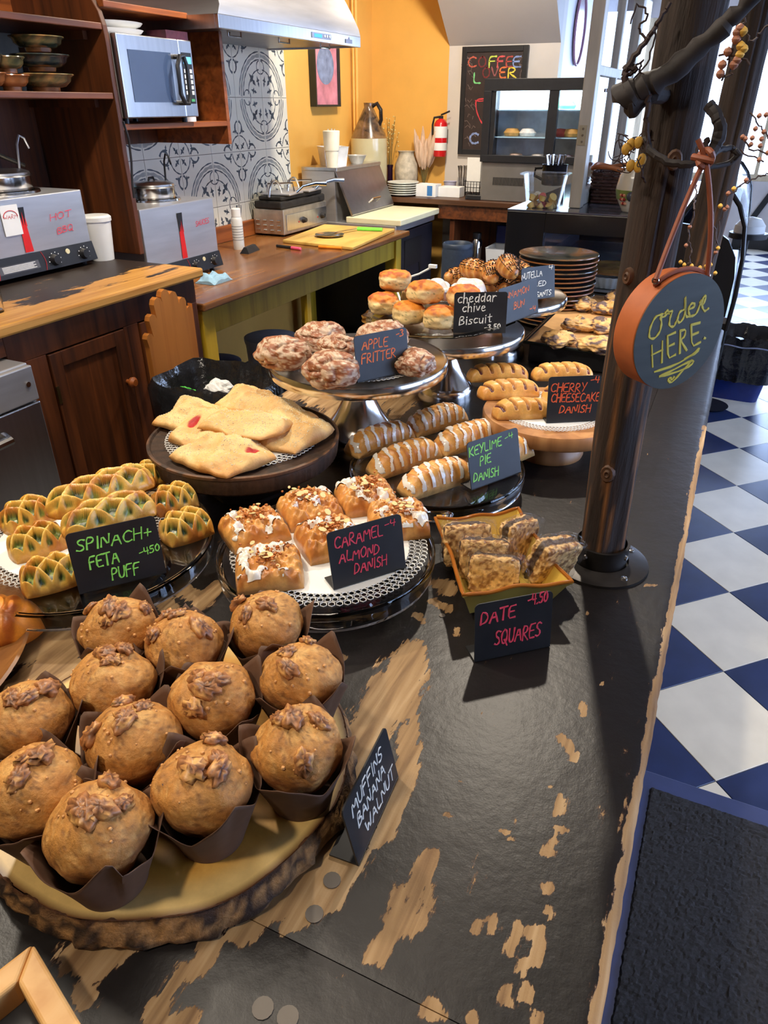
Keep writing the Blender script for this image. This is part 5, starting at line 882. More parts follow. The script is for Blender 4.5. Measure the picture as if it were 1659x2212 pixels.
def counter_mat(name, flip=0):
    m, nt, p = newmat(name); p.inputs['Specular IOR Level'].default_value = .36; a = N(nt, 'ShaderNodeAttribute', _attribute_name='Col'); sp_ = N(nt, 'ShaderNodeSeparateColor'); L(nt, a.outputs['Color'], sp_.inputs[0])
    n1 = N(nt, 'ShaderNodeTexNoise', Scale=62.0, Detail=8.0, Roughness=0.68); L(nt, coords(nt, (1, .35, 1), (0, 0, .12)), n1.inputs['Vector'])
    n3 = N(nt, 'ShaderNodeTexNoise', Scale=260.0, Detail=3.0); L(nt, coords(nt, (1, .12, 1), (0, 0, .0)), n3.inputs['Vector'])
    add = N(nt, 'ShaderNodeMath', _operation='MULTIPLY_ADD'); add.inputs[1].default_value = 2.6; L(nt, n1.outputs[0], add.inputs[0])
    s0 = N(nt, 'ShaderNodeMath', _operation='MULTIPLY_ADD'); s0.inputs[1].default_value = 1.0; s0.inputs[2].default_value = -.625; L(nt, n3.outputs[0], s0.inputs[0]); L(nt, s0.outputs[0], add.inputs[2])
    s1 = N(nt, 'ShaderNodeMath', _operation='ADD'); L(nt, add.outputs[0], s1.inputs[0]); L(nt, sp_.outputs[0], s1.inputs[1])
    msk = ramp(nt, s1.outputs[0], [(.0, (0, 0, 0)), (1.0, (1, 1, 1))]); e = msk.color_ramp.elements
    rng = N(nt, 'ShaderNodeMapRange'); rng.inputs['From Min'].default_value = 1.70; rng.inputs['From Max'].default_value = 1.75; L(nt, s1.outputs[0], rng.inputs['Value'])
    nt.nodes.remove(msk)
    g1 = N(nt, 'ShaderNodeTexNoise', Scale=90.0, Detail=6.0, Distortion=.5); L(nt, coords(nt, (1, .06, 1), (0, 0, .0)), g1.inputs['Vector']); wd = ramp(nt, g1.outputs[0], [(.3, ST(112, 82, 50)), (.5, ST(152, 120, 80)), (.7, ST(178, 148, 108))])
    n2 = N(nt, 'ShaderNodeTexNoise', Scale=7.0, Detail=6.0, Roughness=.6); L(nt, coords(nt, (1, .6, 1)), n2.inputs['Vector']); bk = ramp(nt, n2.outputs[0], [(.3, ST(20, 17, 16)), (.6, ST(31, 27, 26)), (.8, ST(42, 36, 33))])
    # thin reddish halo where the paint is nearly through
    rg2 = N(nt, 'ShaderNodeMapRange'); rg2.inputs['From Min'].default_value = 1.60; rg2.inputs['From Max'].default_value = 1.72; L(nt, s1.outputs[0], rg2.inputs['Value'])
    h = N(nt, 'ShaderNodeMix', _data_type='RGBA'); L(nt, rg2.outputs[0], h.inputs[0]); L(nt, bk.outputs[0], h.inputs[6]); h.inputs[7].default_value = c4(ST(74, 50, 34))
    mx = N(nt, 'ShaderNodeMix', _data_type='RGBA'); L(nt, rng.outputs[0], mx.inputs[0]); L(nt, h.outputs[2], mx.inputs[6]); L(nt, wd.outputs[0], mx.inputs[7]); L(nt, mx.outputs[2], p.inputs['Base Color'])
    rr = N(nt, 'ShaderNodeMapRange'); rr.inputs['To Min'].default_value = .38; rr.inputs['To Max'].default_value = .62; L(nt, rng.outputs[0], rr.inputs['Value']); L(nt, rr.outputs[0], p.inputs['Roughness'])
    n4 = N(nt, 'ShaderNodeTexNoise', Scale=34.0, Detail=6.0, Roughness=.65); L(nt, coords(nt), n4.inputs['Vector'])
    hh = N(nt, 'ShaderNodeMath', _operation='MULTIPLY_ADD'); hh.inputs[1].default_value = -.35; L(nt, rng.outputs[0], hh.inputs[0]); L(nt, n4.outputs[0], hh.inputs[2]); bump(nt, p, hh.outputs[0], .35, .0025)
    return m
kc = thing('service_counter', 'long black painted service counter worn to bare wood under the pastry stands', 'counter', (-.41, 1.0, 0))
M_counter = counter_mat('worn_black_paint'); seam_y = float(onZ(850, 2140, KZ)[1]); seam_x = float(onZ(1350, 1032, KZ)[0])
def plank(x0, x1, y0, y1, step=.006, z=KZ, th=.034, d0=.0005, d1=.0005, dr=.0005):
    nx, ny = max(3, int((x1-x0)/step)), max(3, int((y1-y0)/step)); xs, ys = np.linspace(x0, x1, nx), np.linspace(y0, y1, ny); X, Y = np.meshgrid(xs, ys)
    Wf = wear_field(X, Y); Zz = z+.0005*(vn(X, Y, 0, 9, 3, 3)-.5)
    Zz[0] -= d0; Zz[-1] -= d1; Zz[:, 0] -= .0005; Zz[:, -1] -= dr
    if x1 >= KX1-.001: # chipped nosing
        Xe = X.copy(); Xe[:, -1] += .0025*(vn(X[:, -1], Y[:, -1], 0, 60, 9, 3)-.5); X = Xe; Zz[:, -1] -= .003; Zz[:, -2] -= .0008
    V = np.stack([X-kc.location.x, Y-kc.location.y, Zz], -1).reshape(-1, 3); n = nx*ny
    F = [(j*nx+i, j*nx+i+1, (j+1)*nx+i+1, (j+1)*nx+i) for j in range(ny-1) for i in range(nx-1)]
    bd = list(range(nx))+[j*nx+nx-1 for j in range(1, ny)]+[(ny-1)*nx+i for i in range(nx-2, -1, -1)]+[j*nx for j in range(ny-2, 0, -1)]
    B = V[bd].copy(); B[:, 2] = z-th; W2 = np.concatenate([Wf.ravel(), Wf.ravel()[bd]]); W2[n:] = np.where(V[bd][:, 0]+kc.location.x > KX1-.01, 1, .3)
    F += [(bd[(i+1) % len(bd)], bd[i], n+i, n+(i+1) % len(bd)) for i in range(len(bd))]+[tuple(n+i for i in range(len(bd)))]
    cols = np.repeat(W2[:, None], 3, 1); return mk('plank', np.concatenate([V, B]), F, M_counter, kc, True, cols, 40)
YS = .90; plank(KX0, KX1, seam_y+.0004, YS, .005, d1=0); plank(KX0, seam_x-.0003, YS, KY1, d0=0); plank(seam_x+.0003, KX1, YS, KY1, .005, d0=0); plank(KX0, KX1, -.55, seam_y-.0004); plank(KX0, -.20, KY1+.001, CY2, .02)
NO = MB().box((KX1-.012, -.5, KZ-.075), (KX1-.002, KY1, KZ-.0345)).build('edge_strip', woodm('raw_edge_wood', ST(168, 108, 48), ST(208, 150, 84), ST(222, 170, 104), 'Y', 16, .5), kc, world=True, smooth=False, bev=.002)
MB().box((KX1-.05, -.5, .02), (KX1-.03, KY1-.02, KZ-.035)).build('front_panel', M_chalk, kc, world=True, smooth=False)
MB().box((KX0+.05, -.5, .02), (KX0+.07, CY2-.02, KZ-.035)).build('back_panel', M_dkwood, kc, world=True, smooth=False); MB().box((KX0+.07, KY1-.04, .02), (KX1-.05, KY1-.02, KZ-.035)).build('end_panel', M_dkwood, kc, world=True, smooth=False)
nailm = plain('plug_grey', ST(92, 84, 76), .5, .2)
for px, py, r in ((717, 1902, .0075), (679, 1975, .0075), (622, 2198, .008), (568, 2178, .008), (955, 1330, .004)):
    q = onZ(px, py, KZ); MB().cyl((q[0], q[1], KZ-.001), (q[0], q[1], KZ+.0009), r, n=14).build('screw_plug', nailm, kc, world=True)
# ---- rustic posts ---------------------------------------------------------
def log(cx, cy, z0, z1, r, seed, n=40, m=90, lean=(0, 0)):
    zs, th = np.linspace(z0, z1, m), np.linspace(0, 2*math.pi, n, endpoint=False); Z, T = np.meshgrid(zs, th, indexing='ij'); c, s = np.cos(T), np.sin(T)
    R = r*(1+.34*(vn(c, s, Z*2.6, 1.6, seed, 3)-.5)+.12*(vn(c*3, s*3, Z*1.2, 2.5, seed+1, 2)-.5))
    for a0, zz, dd in ((-1.2, .3, .16), (-.75, 1.3, .12), (-2.2, .9, .08), (2.6, .6, .1)):
        da = np.abs(((T-a0-.25*(vn(Z*0, Z, 0, 3, seed+4, 2)-.5)+math.pi) % (2*math.pi))-math.pi); R = R*(1-dd*np.exp(-(da/.06)**2)*ss(vn(Z, 0*Z, 0, 2.2, seed+int(a0*3), 2), .3, .5))
    X = cx+R*c+lean[0]*(Z-z0)+.006*np.sin(Z*4+seed); Y = cy+R*s+lean[1]*(Z-z0); V = np.stack([X, Y, Z], -1).reshape(-1, 3)
    F = [(i*n+k, i*n+(k+1) % n, (i+1)*n+(k+1) % n, (i+1)*n+k) for i in range(m-1) for k in range(n)]+[tuple(range(n))[::-1], tuple((m-1)*n+k for k in range(n))]
    t = vn(c*2, s*2, Z*.5, 9, seed+8, 4); streak = ss(vn(c*6, s*6, Z*1.1, 6, seed+9, 3), .62, .70)*np.exp(-((Z-z0-.12)/.22)**2)
    C = mixc(np.array(ST(26, 19, 17)), np.array(ST(58, 42, 34)), t); C = mixc(C, np.array(ST(150, 98, 52)), streak*.8); return V, F, C.reshape(-1, 3)
M_log = foodm('rough_dark_log', .8, 70, .8, .005, var=.4, st=(1, 1, .12))
pq = onZ(1293, 1213, KZ); px_, py_ = float(pq[0]), float(pq[1])
p1 = thing('rustic_post', 'dark rustic log post in a round iron flange on the counter', 'post', (px_, py_, KZ)); V, F, C = log(0, 0, .012, ZC-KZ-.01, .0305, 3); mk('log', V, F, M_log, p1, True, C, 60)
for (a, z, rr_) in ((-1.75, .155, .010), (-1.4, .52, .008), (-2.3, .40, .008)):
    d = Vector((math.cos(a), math.sin(a), 0)); k = MB(); ca = d*.031+Vector((0, 0, z)); e = Vector((-d.y, d.x, 0)); k.add([tuple(ca+e*(rr_*u*math.cos(b))+Vector((0, 0, rr_*1.3*u*math.sin(b)))+d*h) for u, h in ((1, 0), (.8, .005), (.5, .0045), (.3, .006), (.05, .003)) for b in np.linspace(0, 2*math.pi, 13)[:-1]], [(i*12+j, i*12+(j+1) % 12, (i+1)*12+(j+1) % 12, (i+1)*12+j) for i in range(4) for j in range(12)]); k.build('knot', plain('knot_wood%d' % int(z*100), ST(84, 56, 38), .6, 0, .3, 120, .4), p1)
M_iron = plain('black_iron', ST(52, 48, 46), .38, .6, .25, 40, .15)
MB().lathe([(.068, .0), (.068, .004), (.064, .005), (.044, .008), (.0405, .0085), (.0405, .0)], n=48).build('flange', M_iron, p1); MB().lathe([(.0375, .006), (.0385, .036), (.0345, .036), (.0345, .006)], n=40).build('collar', M_iron, p1)
for a in (-2.35, -.75, .8, 2.4):
    c = (math.cos(a)*.055, math.sin(a)*.055, .0055); MB().lathe([(.005, 0), (.0045, .002), (.002, .0025), (.0018, .0012), (.001, .001)], c, 12).build('screw', M_pol, p1)
for a in (-2.0, -.35):
    d = Vector((math.cos(a), math.sin(a), 0)); MB().tube([d*.038+Vector((0, 0, .024)), d*.0405+Vector((0, 0, .024))], [.004, .003], 10).build('screw', M_pol, p1)
p2q = (-.06, 2.10); p2 = thing('rustic_post', 'second dark log post further along the counter behind the round sign', 'post', (p2q[0], p2q[1], KZ)); V, F, C = log(0, 0, .0, ZC-KZ-.01, .038, 11); mk('log', V, F, M_log, p2, True, C, 60)
# ---- branches, vines and berries around the posts -----------------------------
M_br = plain('dark_branch', ST(44, 38, 38), .75, 0, .35, 60, .5); M_twig = plain('thin_vine', ST(58, 42, 40), .7); M_leafy = plain('dried_yellow_pod', ST(205, 158, 60), .6, 0, .25, 60, .2); M_berry = plain('dried_berry', ST(150, 96, 70), .5, 0, .3, 60)
def pl(pts, y): return [tuple(float(c) for c in onY(p[0], p[1], (y if len(p) < 3 else p[2]))) for p in pts]
def wig(pts, n=6, j=.003, seed=0):
    r = random.Random(seed); P = [Vector(p) for p in pts]; out = []
    for a, b in zip(P[:-1], P[1:]):
        for k in range(n): out.append(a.lerp(b, k/n)+Vector((r.uniform(-j, j), r.uniform(-j, j), r.uniform(-j, j))))
    return out+[P[-1]]
bt = thing('branch', 'thick dark branch end crossing in front of the near log post', 'branch', pl([(1345, 212)], .84)[0]); L_ = wig(pl([(1342, 218), (1375, 196), (1430, 168), (1530, 90), (1600, 22), (1660, -50)], .845), 5, .0015, 2)
MB().tube(L_, [.010, .0165, .015, .0165, .0145]+[.0125*(.88+.24*((i*7) % 5)/4)-.007*min(1, i/20) for i in range(len(L_)-5)], 12).build('main_branch', M_br, bt, world=True)
L_ = wig(pl([(1352, 222, .845), (1385, 216, .845), (1410, 207, .85), (1440, 206, .88)], .86), 4, .001, 3); MB().tube(L_, [.008, .014, .015, .014]+[.008]*(len(L_)-4), 10).build('side_branch', M_br, bt, world=True)
for k, (P, r0, r1) in enumerate((([(1352, 190), (1349, 158), (1356, 140), (1392, 92), (1420, 48), (1448, 5)], .004, .002), ([(1349, 160), (1362, 138), (1375, 150), (1350, 165)], .003, .002), ([(1362, 150), (1388, 132), (1384, 152), (1398, 168)], .001, .001), ([(1395, 85), (1380, 60), (1400, 30), (1378, 8), (1362, 52)], .0012, .0008), ([(1416, 60), (1404, 130), (1365, 176)], .001, .0008), ([(1400, 205), (1395, 260), (1402, 310)], .003, .002))):
    L_ = wig(pl(P, .84), 5, .0015, k+10); MB().tube(L_, list(np.linspace(r0, r1, len(L_))), 6).build('twig', M_twig, bt, world=True)
vn_ = thing('vine_wreath', 'loop of dark vine with yellow pods tied round the near post', 'vine', pl([(1420, 345)], .84)[0])
for k, (P, r0, r1) in enumerate((([(1392, 300, .85), (1405, 330, .835), (1440, 350, .83), (1480, 356, .83), (1525, 345, .835), (1550, 325, .86), (1578, 318, .88), (1595, 335, .88), (1575, 352, .88), (1530, 362, .86)], .0042, .0025), ([(1532, 226, .87), (1545, 244, .865), (1555, 270, .86), (1556, 292, .86), (1546, 316, .86), (1524, 348, .85)], .0058, .0062), ([(1528, 300, .86), (1520, 330, .85)], .003, .003), ([(1508, 320, .845), (1498, 345, .84)], .002, .001), ([(1400, 310), (1385, 380), (1395, 395)], .0018, .001))):
    L_ = wig(pl(P, .85), 5, .0008, k+30); MB().tube(L_, list(np.linspace(r0, r1, len(L_))), 8).build('vine_stem', M_br if k < 2 else M_twig, vn_, world=True)
r_t = random.Random(5)
for k in range(26):
    a = (r_t.uniform(1335, 1400), r_t.uniform(290, 360)); P = [a, (a[0]+r_t.uniform(-40, 30), a[1]+r_t.uniform(-35, 35)), (a[0]+r_t.uniform(-40, 30), a[1]+r_t.uniform(-20, 45))]; q = [Vector(c) for c in pl(P, .83+r_t.uniform(0, .05))]
    MB().tube([q[0].lerp(q[1], t).lerp(q[1].lerp(q[2], t), t) for t in np.linspace(0, 1, 10)], .0007, 4).build('tendril', M_twig, vn_, world=True)
for k, (x, y) in enumerate(((1362, 312), (1379, 308), (1386, 345), (1362, 358), (1378, 360), (1352, 322))):
    c = pl([(x, y)], .84)[0]; MB().lathe([(.001, -.002), (.0035, -.001), (.0045, .001), (.0025, .003), (.001, .0035)], (0, 0, 0), 12, 1, 1.1).build('yellow_pod', M_leafy, vn_); o = [q for q in vn_.children][-1]
    for v in o.data.vertices: a, b, d = v.co; v.co = (a+c[0]-vn_.location.x, d+c[1]-vn_.location.y, b*1.2+c[2]-vn_.location.z)
def berries(name, lb, y, stems, pods, seed, r_b=.006, red=()):
    t = thing(name, lb, 'garland', pl([stems[0][0]], y)[0]); rr_ = random.Random(seed)
    for k, P in enumerate(stems): L_ = wig(pl(P, y), 5, .003, seed+k); MB().tube(L_, .0018, 5).build('stem', M_twig, t, world=True)
    for k, (x, yy, kind) in enumerate(pods):
        c = pl([(x, yy)], y)[0]; m = MB().lathe([(.001, -r_b), (r_b*.8, -r_b*.5), (r_b, 0), (r_b*.75, r_b*.6), (.001, r_b)], c, 9).build('berry' if kind < 2 else 'dried_leaf', (M_berry, M_leafy, M_leafy)[kind], t, world=True)
    return t
berries('berry_garland', 'garland of dried berries hanging against the bright window at right', 1.9, [[(1620, 240), (1640, 270), (1659, 300)], [(1602, 298), (1620, 320), (1659, 335)], [(1600, 400), (1570, 430), (1552, 490), (1545, 540)], [(1600, 400), (1640, 382), (1662, 376)], [(1600, 325), (1650, 350)]],
 [(1640, 250, 0), (1655, 248, 0), (1610, 300, 0), (1625, 298, 0), (1650, 285, 0), (1645, 300, 0), (1642, 315, 0), (1622, 312, 0), (1658, 330, 0), (1640, 345, 0), (1612, 389, 0), (1585, 408, 1), (1573, 418, 0), (1556, 445, 1), (1570, 448, 0), (1566, 452, 0), (1632, 278, 0), (1604, 296, 0)], 40, .0055)
berries('dried_vine', 'spray of pale dried seed pods hanging behind the sign top', 1.75, [[(1500, 455, 1.75), (1486, 500, 1.75), (1492, 530, 1.75), (1490, 570, 1.75)], [(1500, 455, 1.75), (1500, 430, 1.9), (1505, 400, 2.07)], [(1490, 570), (1475, 580)], [(1540, 460), (1548, 520), (1540, 570)]], [(1478, 572, 1), (1494, 574, 1), (1525, 575, 2), (1535, 572, 1), (1512, 578, 1), (1482, 530, 0), (1551, 536, 1), (1546, 545, 0), (1490, 490, 0), (1530, 580, 2), (1470, 566, 1), (1545, 590, 2)], 60, .0045)
berries('leaf_cluster', 'tangle of dried leaves and an orange flower high between the posts', 1.5, [[(1610, 40), (1590, 80), (1585, 110), (1570, 130)], [(1600, 60), (1625, 90), (1660, 55)], [(1555, 120), (1600, 115), (1620, 140)], [(1560, 170), (1580, 160), (1575, 120)]], [(1605, 68, 1), (1592, 70, 0), (1598, 62, 0), (1590, 85, 0), (1600, 100, 1), (1606, 106, 2), (1598, 118, 1), (1592, 130, 0), (1585, 140, 0), (1572, 112, 0), (1560, 140, 0), (1556, 160, 0)], 80, .0075)
# ---- round hanging sign ---------------------------------------------------------
sa = math.radians(50); sn = np.array([math.sin(sa), -math.cos(sa), 0]); sU = np.array([math.cos(sa), math.sin(sa), 0]); sV = np.array([0, 0, 1.0]); sC = onY(1462, 715, .80)+sU*.005-sV*.003; SR = .0612
sg = thing('hanging_sign', 'round terracotta edged dark sign with yellow order here lettering', 'sign', tuple(sC-sV*SR))
def S3(u, v, h=0): return tuple(sC+sU*u+sV*v+sn*h)
def suv(px, py): r = ray(px, py); t = ((sC-EYE) @ sn)/(r @ sn); P = EYE+r*t-sC; return float(P @ sU), float(P @ sV)
def disc(r0, h0, h1, n=72):
    m = MB(); a = [(r0*math.cos(k), r0*math.sin(k)) for k in np.linspace(0, 2*math.pi, n+1)[:-1]]; m.prism(a, S3(0, 0, h0), sU, sV, tuple(sn*(h1-h0))); return m
disc(SR, -.032, -.0008).build('terracotta_rim', plain('terracotta', ST(186, 100, 52), .6, 0, .08, 60, .1), sg, world=True, ang=40, bev=.0015); disc(SR-.0003, -.0008, 0).build('dark_face', plain('dark_green_grey_paint', ST(58, 62, 58), .6, 0, .22, 14, .1, stretch=(1, 1, 6)), sg, world=True, ang=40)
def spx(x, y): return (1380+x/4.2545, 380+y/4.2545)
script = [[(215, 1270), (150, 1290), (100, 1400), (90, 1490), (140, 1500), (195, 1430), (210, 1340), (190, 1290), (225, 1300), (270, 1255)], [(270, 1255), (310, 1235), (285, 1300), (275, 1380), (320, 1390), (345, 1330)], [(420, 1225), (370, 1250), (350, 1330), (375, 1355), (420, 1290), (430, 1080), (420, 1200), (430, 1300), (470, 1290)],
 [(455, 1230), (515, 1200), (505, 1165), (470, 1180), (450, 1240), (470, 1295), (530, 1270), (570, 1150)], [(570, 1150), (555, 1170), (590, 1190), (620, 1100), (590, 1110), (575, 1190), (600, 1250), (635, 1220)], [(240, 1260), (262, 1230), (275, 1262)]]
here = [[(118, 1560), (125, 1750)], [(215, 1520), (210, 1710)], [(118, 1645), (212, 1600)], [(262, 1470), (265, 1680), (330, 1645)], [(262, 1470), (330, 1440)], [(263, 1570), (318, 1545)], [(380, 1420), (375, 1625)], [(378, 1425), (430, 1410), (420, 1475), (380, 1510), (435, 1600)], [(480, 1370), (485, 1570), (560, 1530)], [(480, 1370), (555, 1350)], [(482, 1465), (540, 1440)], [(600, 1490), (606, 1492)],
 [(145, 1800), (330, 1740), (500, 1640), (560, 1570), (540, 1620), (420, 1680)], [(190, 1840), (300, 1790), (430, 1720), (510, 1690), (480, 1740), (380, 1790), (250, 1830), (190, 1845)], [(480, 1700), (400, 1790), (340, 1860), (290, 1905), (262, 1870), (290, 1850), (300, 1880), (320, 1850)]]
yl_ = INK['yellow']
for nm, sts, w_ in (('script_lettering', script, .0032), ('block_lettering', here, .0032)):
    m = MB()
    for st in sts: ribbon(m, smoothpl([suv(*spx(*q)) for q in st], 2 if nm[0] == 's' else 1), w_, lambda u, v, h: S3(u, v, .0002+h))
    m.build(nm, yl_, sg, world=True, smooth=False, kind='stuff')
M_leather = plain('brown_leather_cord', ST(150, 84, 58), .55, 0, .12, 80, .2)
q0 = suv(1428, 612); q1 = suv(1541, 601); kn = pl([(1524, 342)], .815)[0]
A = Vector(S3(q0[0]*1.0, q0[1]+.002, -.008)); B = Vector(S3(q1[0]-.001, q1[1]+.002, -.008)); K = Vector(kn)
def hang(P, Q, px, py): m = Vector(pl([(px, py)], .812)[0]); return [P.lerp(m, t).lerp(m.lerp(Q, t), t) for t in np.linspace(0, 1, 14)]
MB().tube(hang(K, A, 1470, 455), .0026, 8).build('cord', M_leather, sg, world=True); MB().tube(hang(K, B, 1545, 470), .0026, 8).build('cord', M_leather, sg, world=True)
ar = [Vector(S3((SR+.0026)*math.cos(a), (SR+.0026)*math.sin(a), -.010)) for a in np.linspace(math.atan2(q0[1], q0[0]), math.atan2(q1[1], q1[0]), 14)]; MB().tube([A]+ar+[B], .0024, 8).build('cord', M_leather, sg, world=True)
MB().tube([K+Vector((.0045*math.cos(t)*(1.3), -.004*math.sin(2*t), .007*math.sin(t))) for t in np.linspace(0, 2*math.pi, 17)[:-1]], .0032, 8, True).build('knot', M_leather, sg, world=True); MB().tube([K+Vector((-.012, 0, .001)), K+Vector((-.004, -.004, .0)), K+Vector((.008, -.003, -.002))], .0032, 8).build('knot', M_leather, sg, world=True); MB().tube([K, K+Vector((-.006, -.002, .010)), K+Vector((-.010, -.002, .016))], .0026, 8).build('cord_end', M_leather, sg, world=True)
for P in (A, B): MB().tube([P+Vector((.003*math.cos(t), 0, .003*math.sin(t)))+Vector((0, 0, -.001)) for t in np.linspace(0, 2*math.pi, 13)[:-1]], .0009, 6, True).build('eyelet', M_pol, sg, world=True)
# ---- glass display case at the end of the counter ----------------------------------
ZT_ = 1.182; X0 = float(onY(1096, 455, CY2+.01)[0]); yA, yB = CY2+.01, 3.75; XE = .04
dc = thing('display_case', 'black framed glass display case holding the pie at the counter end', 'display case', (-.3, 3.1, 0)); M_fr = plain('gloss_black_frame', (.012, .012, .014), .25, 0, .1, 20)
q = onY(1175, 503, yA); xs_ = float(q[0]); zr = float(q[2])
MB().box((X0, yA, .02), (XE, yB, .885)).build('base_cabinet', M_fr, dc, world=True, smooth=False); MB().box((X0, yA, .886), (XE, yB, .905)).build('deck', plain('deck_steel', (.5, .52, .56), .3, .9), dc, world=True, smooth=False)
f = MB(); f.box((X0, yA, .906), (xs_, yA+.03, ZT_-.005)); f.box((xs_, yA, zr), (-.155, yA+.03, ZT_-.005)); f.build('end_frame', M_fr, dc, world=True, smooth=False, bev=.002)
MB().box((X0, yB-.03, .906), (-.155, yB, ZT_-.005)).build('end_frame', M_fr, dc, world=True, smooth=False)
MB().box((xs_+.001, yA+.008, .907), (-.10, yA+.012, zr-.001)).build('end_glass', M_pane, dc, world=True, smooth=False)
MB().box((X0, yA, ZT_-.004), (-.155, yB, ZT_)).build('glass_top', plain('dark_glass_top', ST(84, 88, 104), .06, 0, .1, 8, spec=.8), dc, world=True, smooth=False)
MB().box((X0, yA+.03, .906), (X0+.012, yB-.03, ZT_-.006)).build('rear_door', plain('grey_panel', ST(70, 76, 92), .3), dc, world=True, smooth=False)
MB().box((X0+.013, yA+.04, 1.06), (-.18, yB-.04, 1.066)).build('glass_shelf', M_pane, dc, world=True, smooth=False)
arch = [tuple(float(c) for c in onY(*p, yA)) for p in ((1560, 404), (1580, 416), (1598, 445), (1609, 490), (1604, 560), (1588, 640), (1568, 714))]
prof = [(-.155, ZT_-.002), (-.12, 1.245)]+[(a[0], a[2]) for a in arch]
MB().tube([(x, yA, z) for x, z in prof], .007, 8).build('arch_frame', M_fr, dc, world=True); MB().tube([(x, yB, z) for x, z in prof], .007, 8).build('arch_frame', M_fr, dc, world=True)
v = [(x, y, z) for y in (yA+.008, yB-.008) for x, z in prof]; n_ = len(prof); MB().add(v, [(i, i+1, n_+i+1, n_+i) for i in range(n_-1)]).build('curved_glass', thinm('curved_case_glass', (.9, .95, 1), .18, .03, .5), dc, world=True, sol=.003, ang=60)
MB().prism([(-.17, .906), (.03, .906), (.03, 1.02), (.02, 1.08), (-.01, 1.13), (-.06, 1.16), (-.17, 1.17)], (0, yA+.002, 0), (1, 0, 0), (0, 0, 1), (0, .02, 0)).build('end_panel', M_fr, dc, world=True, smooth=False)
# fluted pie dish inside the case
q = onZ(1318, 618, .906); pd = thing('pie', 'golden baked pie in a white fluted dish inside the case', 'pie', (float(q[0])-.005, float(q[1])+.045, .906)); rib = lambda a, z: 1+.03*math.cos(a*36)
MB().lathe([(.10, 0), (.108, .003), (.135, .04), (.139, .045), (.131, .045), (.105, .008), (.001, .008)], n=144, rib=rib).build('fluted_dish', plain('white_ceramic', ST(225, 228, 225), .2, coat=.5), pd, ang=70)
T, Rr = np.meshgrid(np.linspace(0, 2*math.pi, 72, endpoint=False), np.linspace(.02, 1, 22)); Xp, Yp = Rr*np.cos(T)*.131, Rr*np.sin(T)*.131; Zp = .043+.010*(1-Rr**4)+.012*np.exp(-((Rr-.96)/.05)**2)+.006*vn(Xp, Yp, 0, 60, 2, 3)
Cp = mixc(np.array(ST(160, 96, 36)), np.array(ST(214, 160, 74)), vn(Xp, Yp, 0, 45, 6, 3)); Cp = mixc(Cp, np.array(ST(190, 130, 70)), ss(Rr, .9, .95)); n_ = 72; mk('filling', np.stack([Xp, Yp, Zp], -1).reshape(-1, 3), [(i*n_+k, i*n_+(k+1) % n_, (i+1)*n_+(k+1) % n_, (i+1)*n_+k) for i in range(21) for k in range(n_)]+[tuple(range(n_))[::-1]], foodm('pie_crust', .6, 160), pd, True, Cp.reshape(-1, 3))
MB().lathe([(.02, .906), (.03, .93), (.028, .96), (.001, .965)], (-.06-0, 3.0, 0), 12).solo('pink_card', plain('pink_paper', ST(235, 90, 130), .6), 'pink paper cone standing deeper inside the display case', 'decoration')
# ---- old window sash, basket, vase, tub, mug on the case ------------------------------
sx0 = float(onZ(1240, 450, ZT_)[0]); sy0 = float(onZ(1240, 450, ZT_)[1])+.0; sy1 = sy0+.80
wsx = thing('window_sash', 'old peeling cream wooden window sash standing on the display case', 'window', (sx0, (sy0+sy1)/2, ZT_)); M_peel = plain('peeling_cream', ST(196, 188, 172), .5, 0, .18, 24, .5, stretch=(1, 1, .25)); htop = ZC-ZT_-.02
for ya, yb_ in ((sy0, sy0+.055), (sy1-.055, sy1)): MB().box((sx0-.019, ya, ZT_+.001), (sx0+.019, yb_, ZT_+htop)).build('stile', M_peel, wsx, world=True, smooth=False, bev=.002)
zmun = float(onX(1290, 152, sx0)[2]); MB().box((sx0-.012, sy0+.055, ZT_+.001), (sx0+.012, sy1-.055, ZT_+.05)).build('bottom_rail', M_peel, wsx, world=True, smooth=False, bev=.002)
ym = (sy0+sy1)/2; MB().box((sx0-.014, ym-.014, ZT_+.05), (sx0+.014, ym+.014, ZT_+htop)).build('muntin', M_peel, wsx, world=True, smooth=False, bev=.003)
for ya, yb_ in ((sy0+.055, ym-.014), (ym+.014, sy1-.055)):
    MB().box((sx0-.014, ya, zmun-.014), (sx0+.014, yb_, zmun+.014)).build('muntin', M_peel, wsx, world=True, smooth=False, bev=.003)
    for z0, z1 in ((ZT_+.05, zmun-.014), (zmun+.014, ZT_+htop-.01)): MB().box((sx0-.0015, ya, z0), (sx0+.0015, yb_, z1)).build('pane', M_pane, wsx, world=True, smooth=False)
q = onY(1240, 292, sy0); hg = MB().box((sx0-.012, sy0-.003, float(q[2])-.028), (sx0+.010, sy0-.0004, float(q[2])+.028)).build('hinge', plain('painted_hinge', ST(186, 176, 150), .4, .3), wsx, world=True, smooth=False)
for k in (-.018, 0, .018): MB().cyl((sx0-.001, sy0-.0045, float(q[2])+k), (sx0-.001, sy0-.003, float(q[2])+k), .0035, n=10).build('screw', M_pol, hg, world=False).parent = wsx
for o in wsx.children:
    if o.name.startswith('screw'): o.location = tuple(-Vector(wsx.location))
MB().cyl((sx0+.016, ym, ZT_+.34), (sx0+.026, ym, ZT_+.34), .006, n=10).build('knob', M_orwood, wsx, world=True)
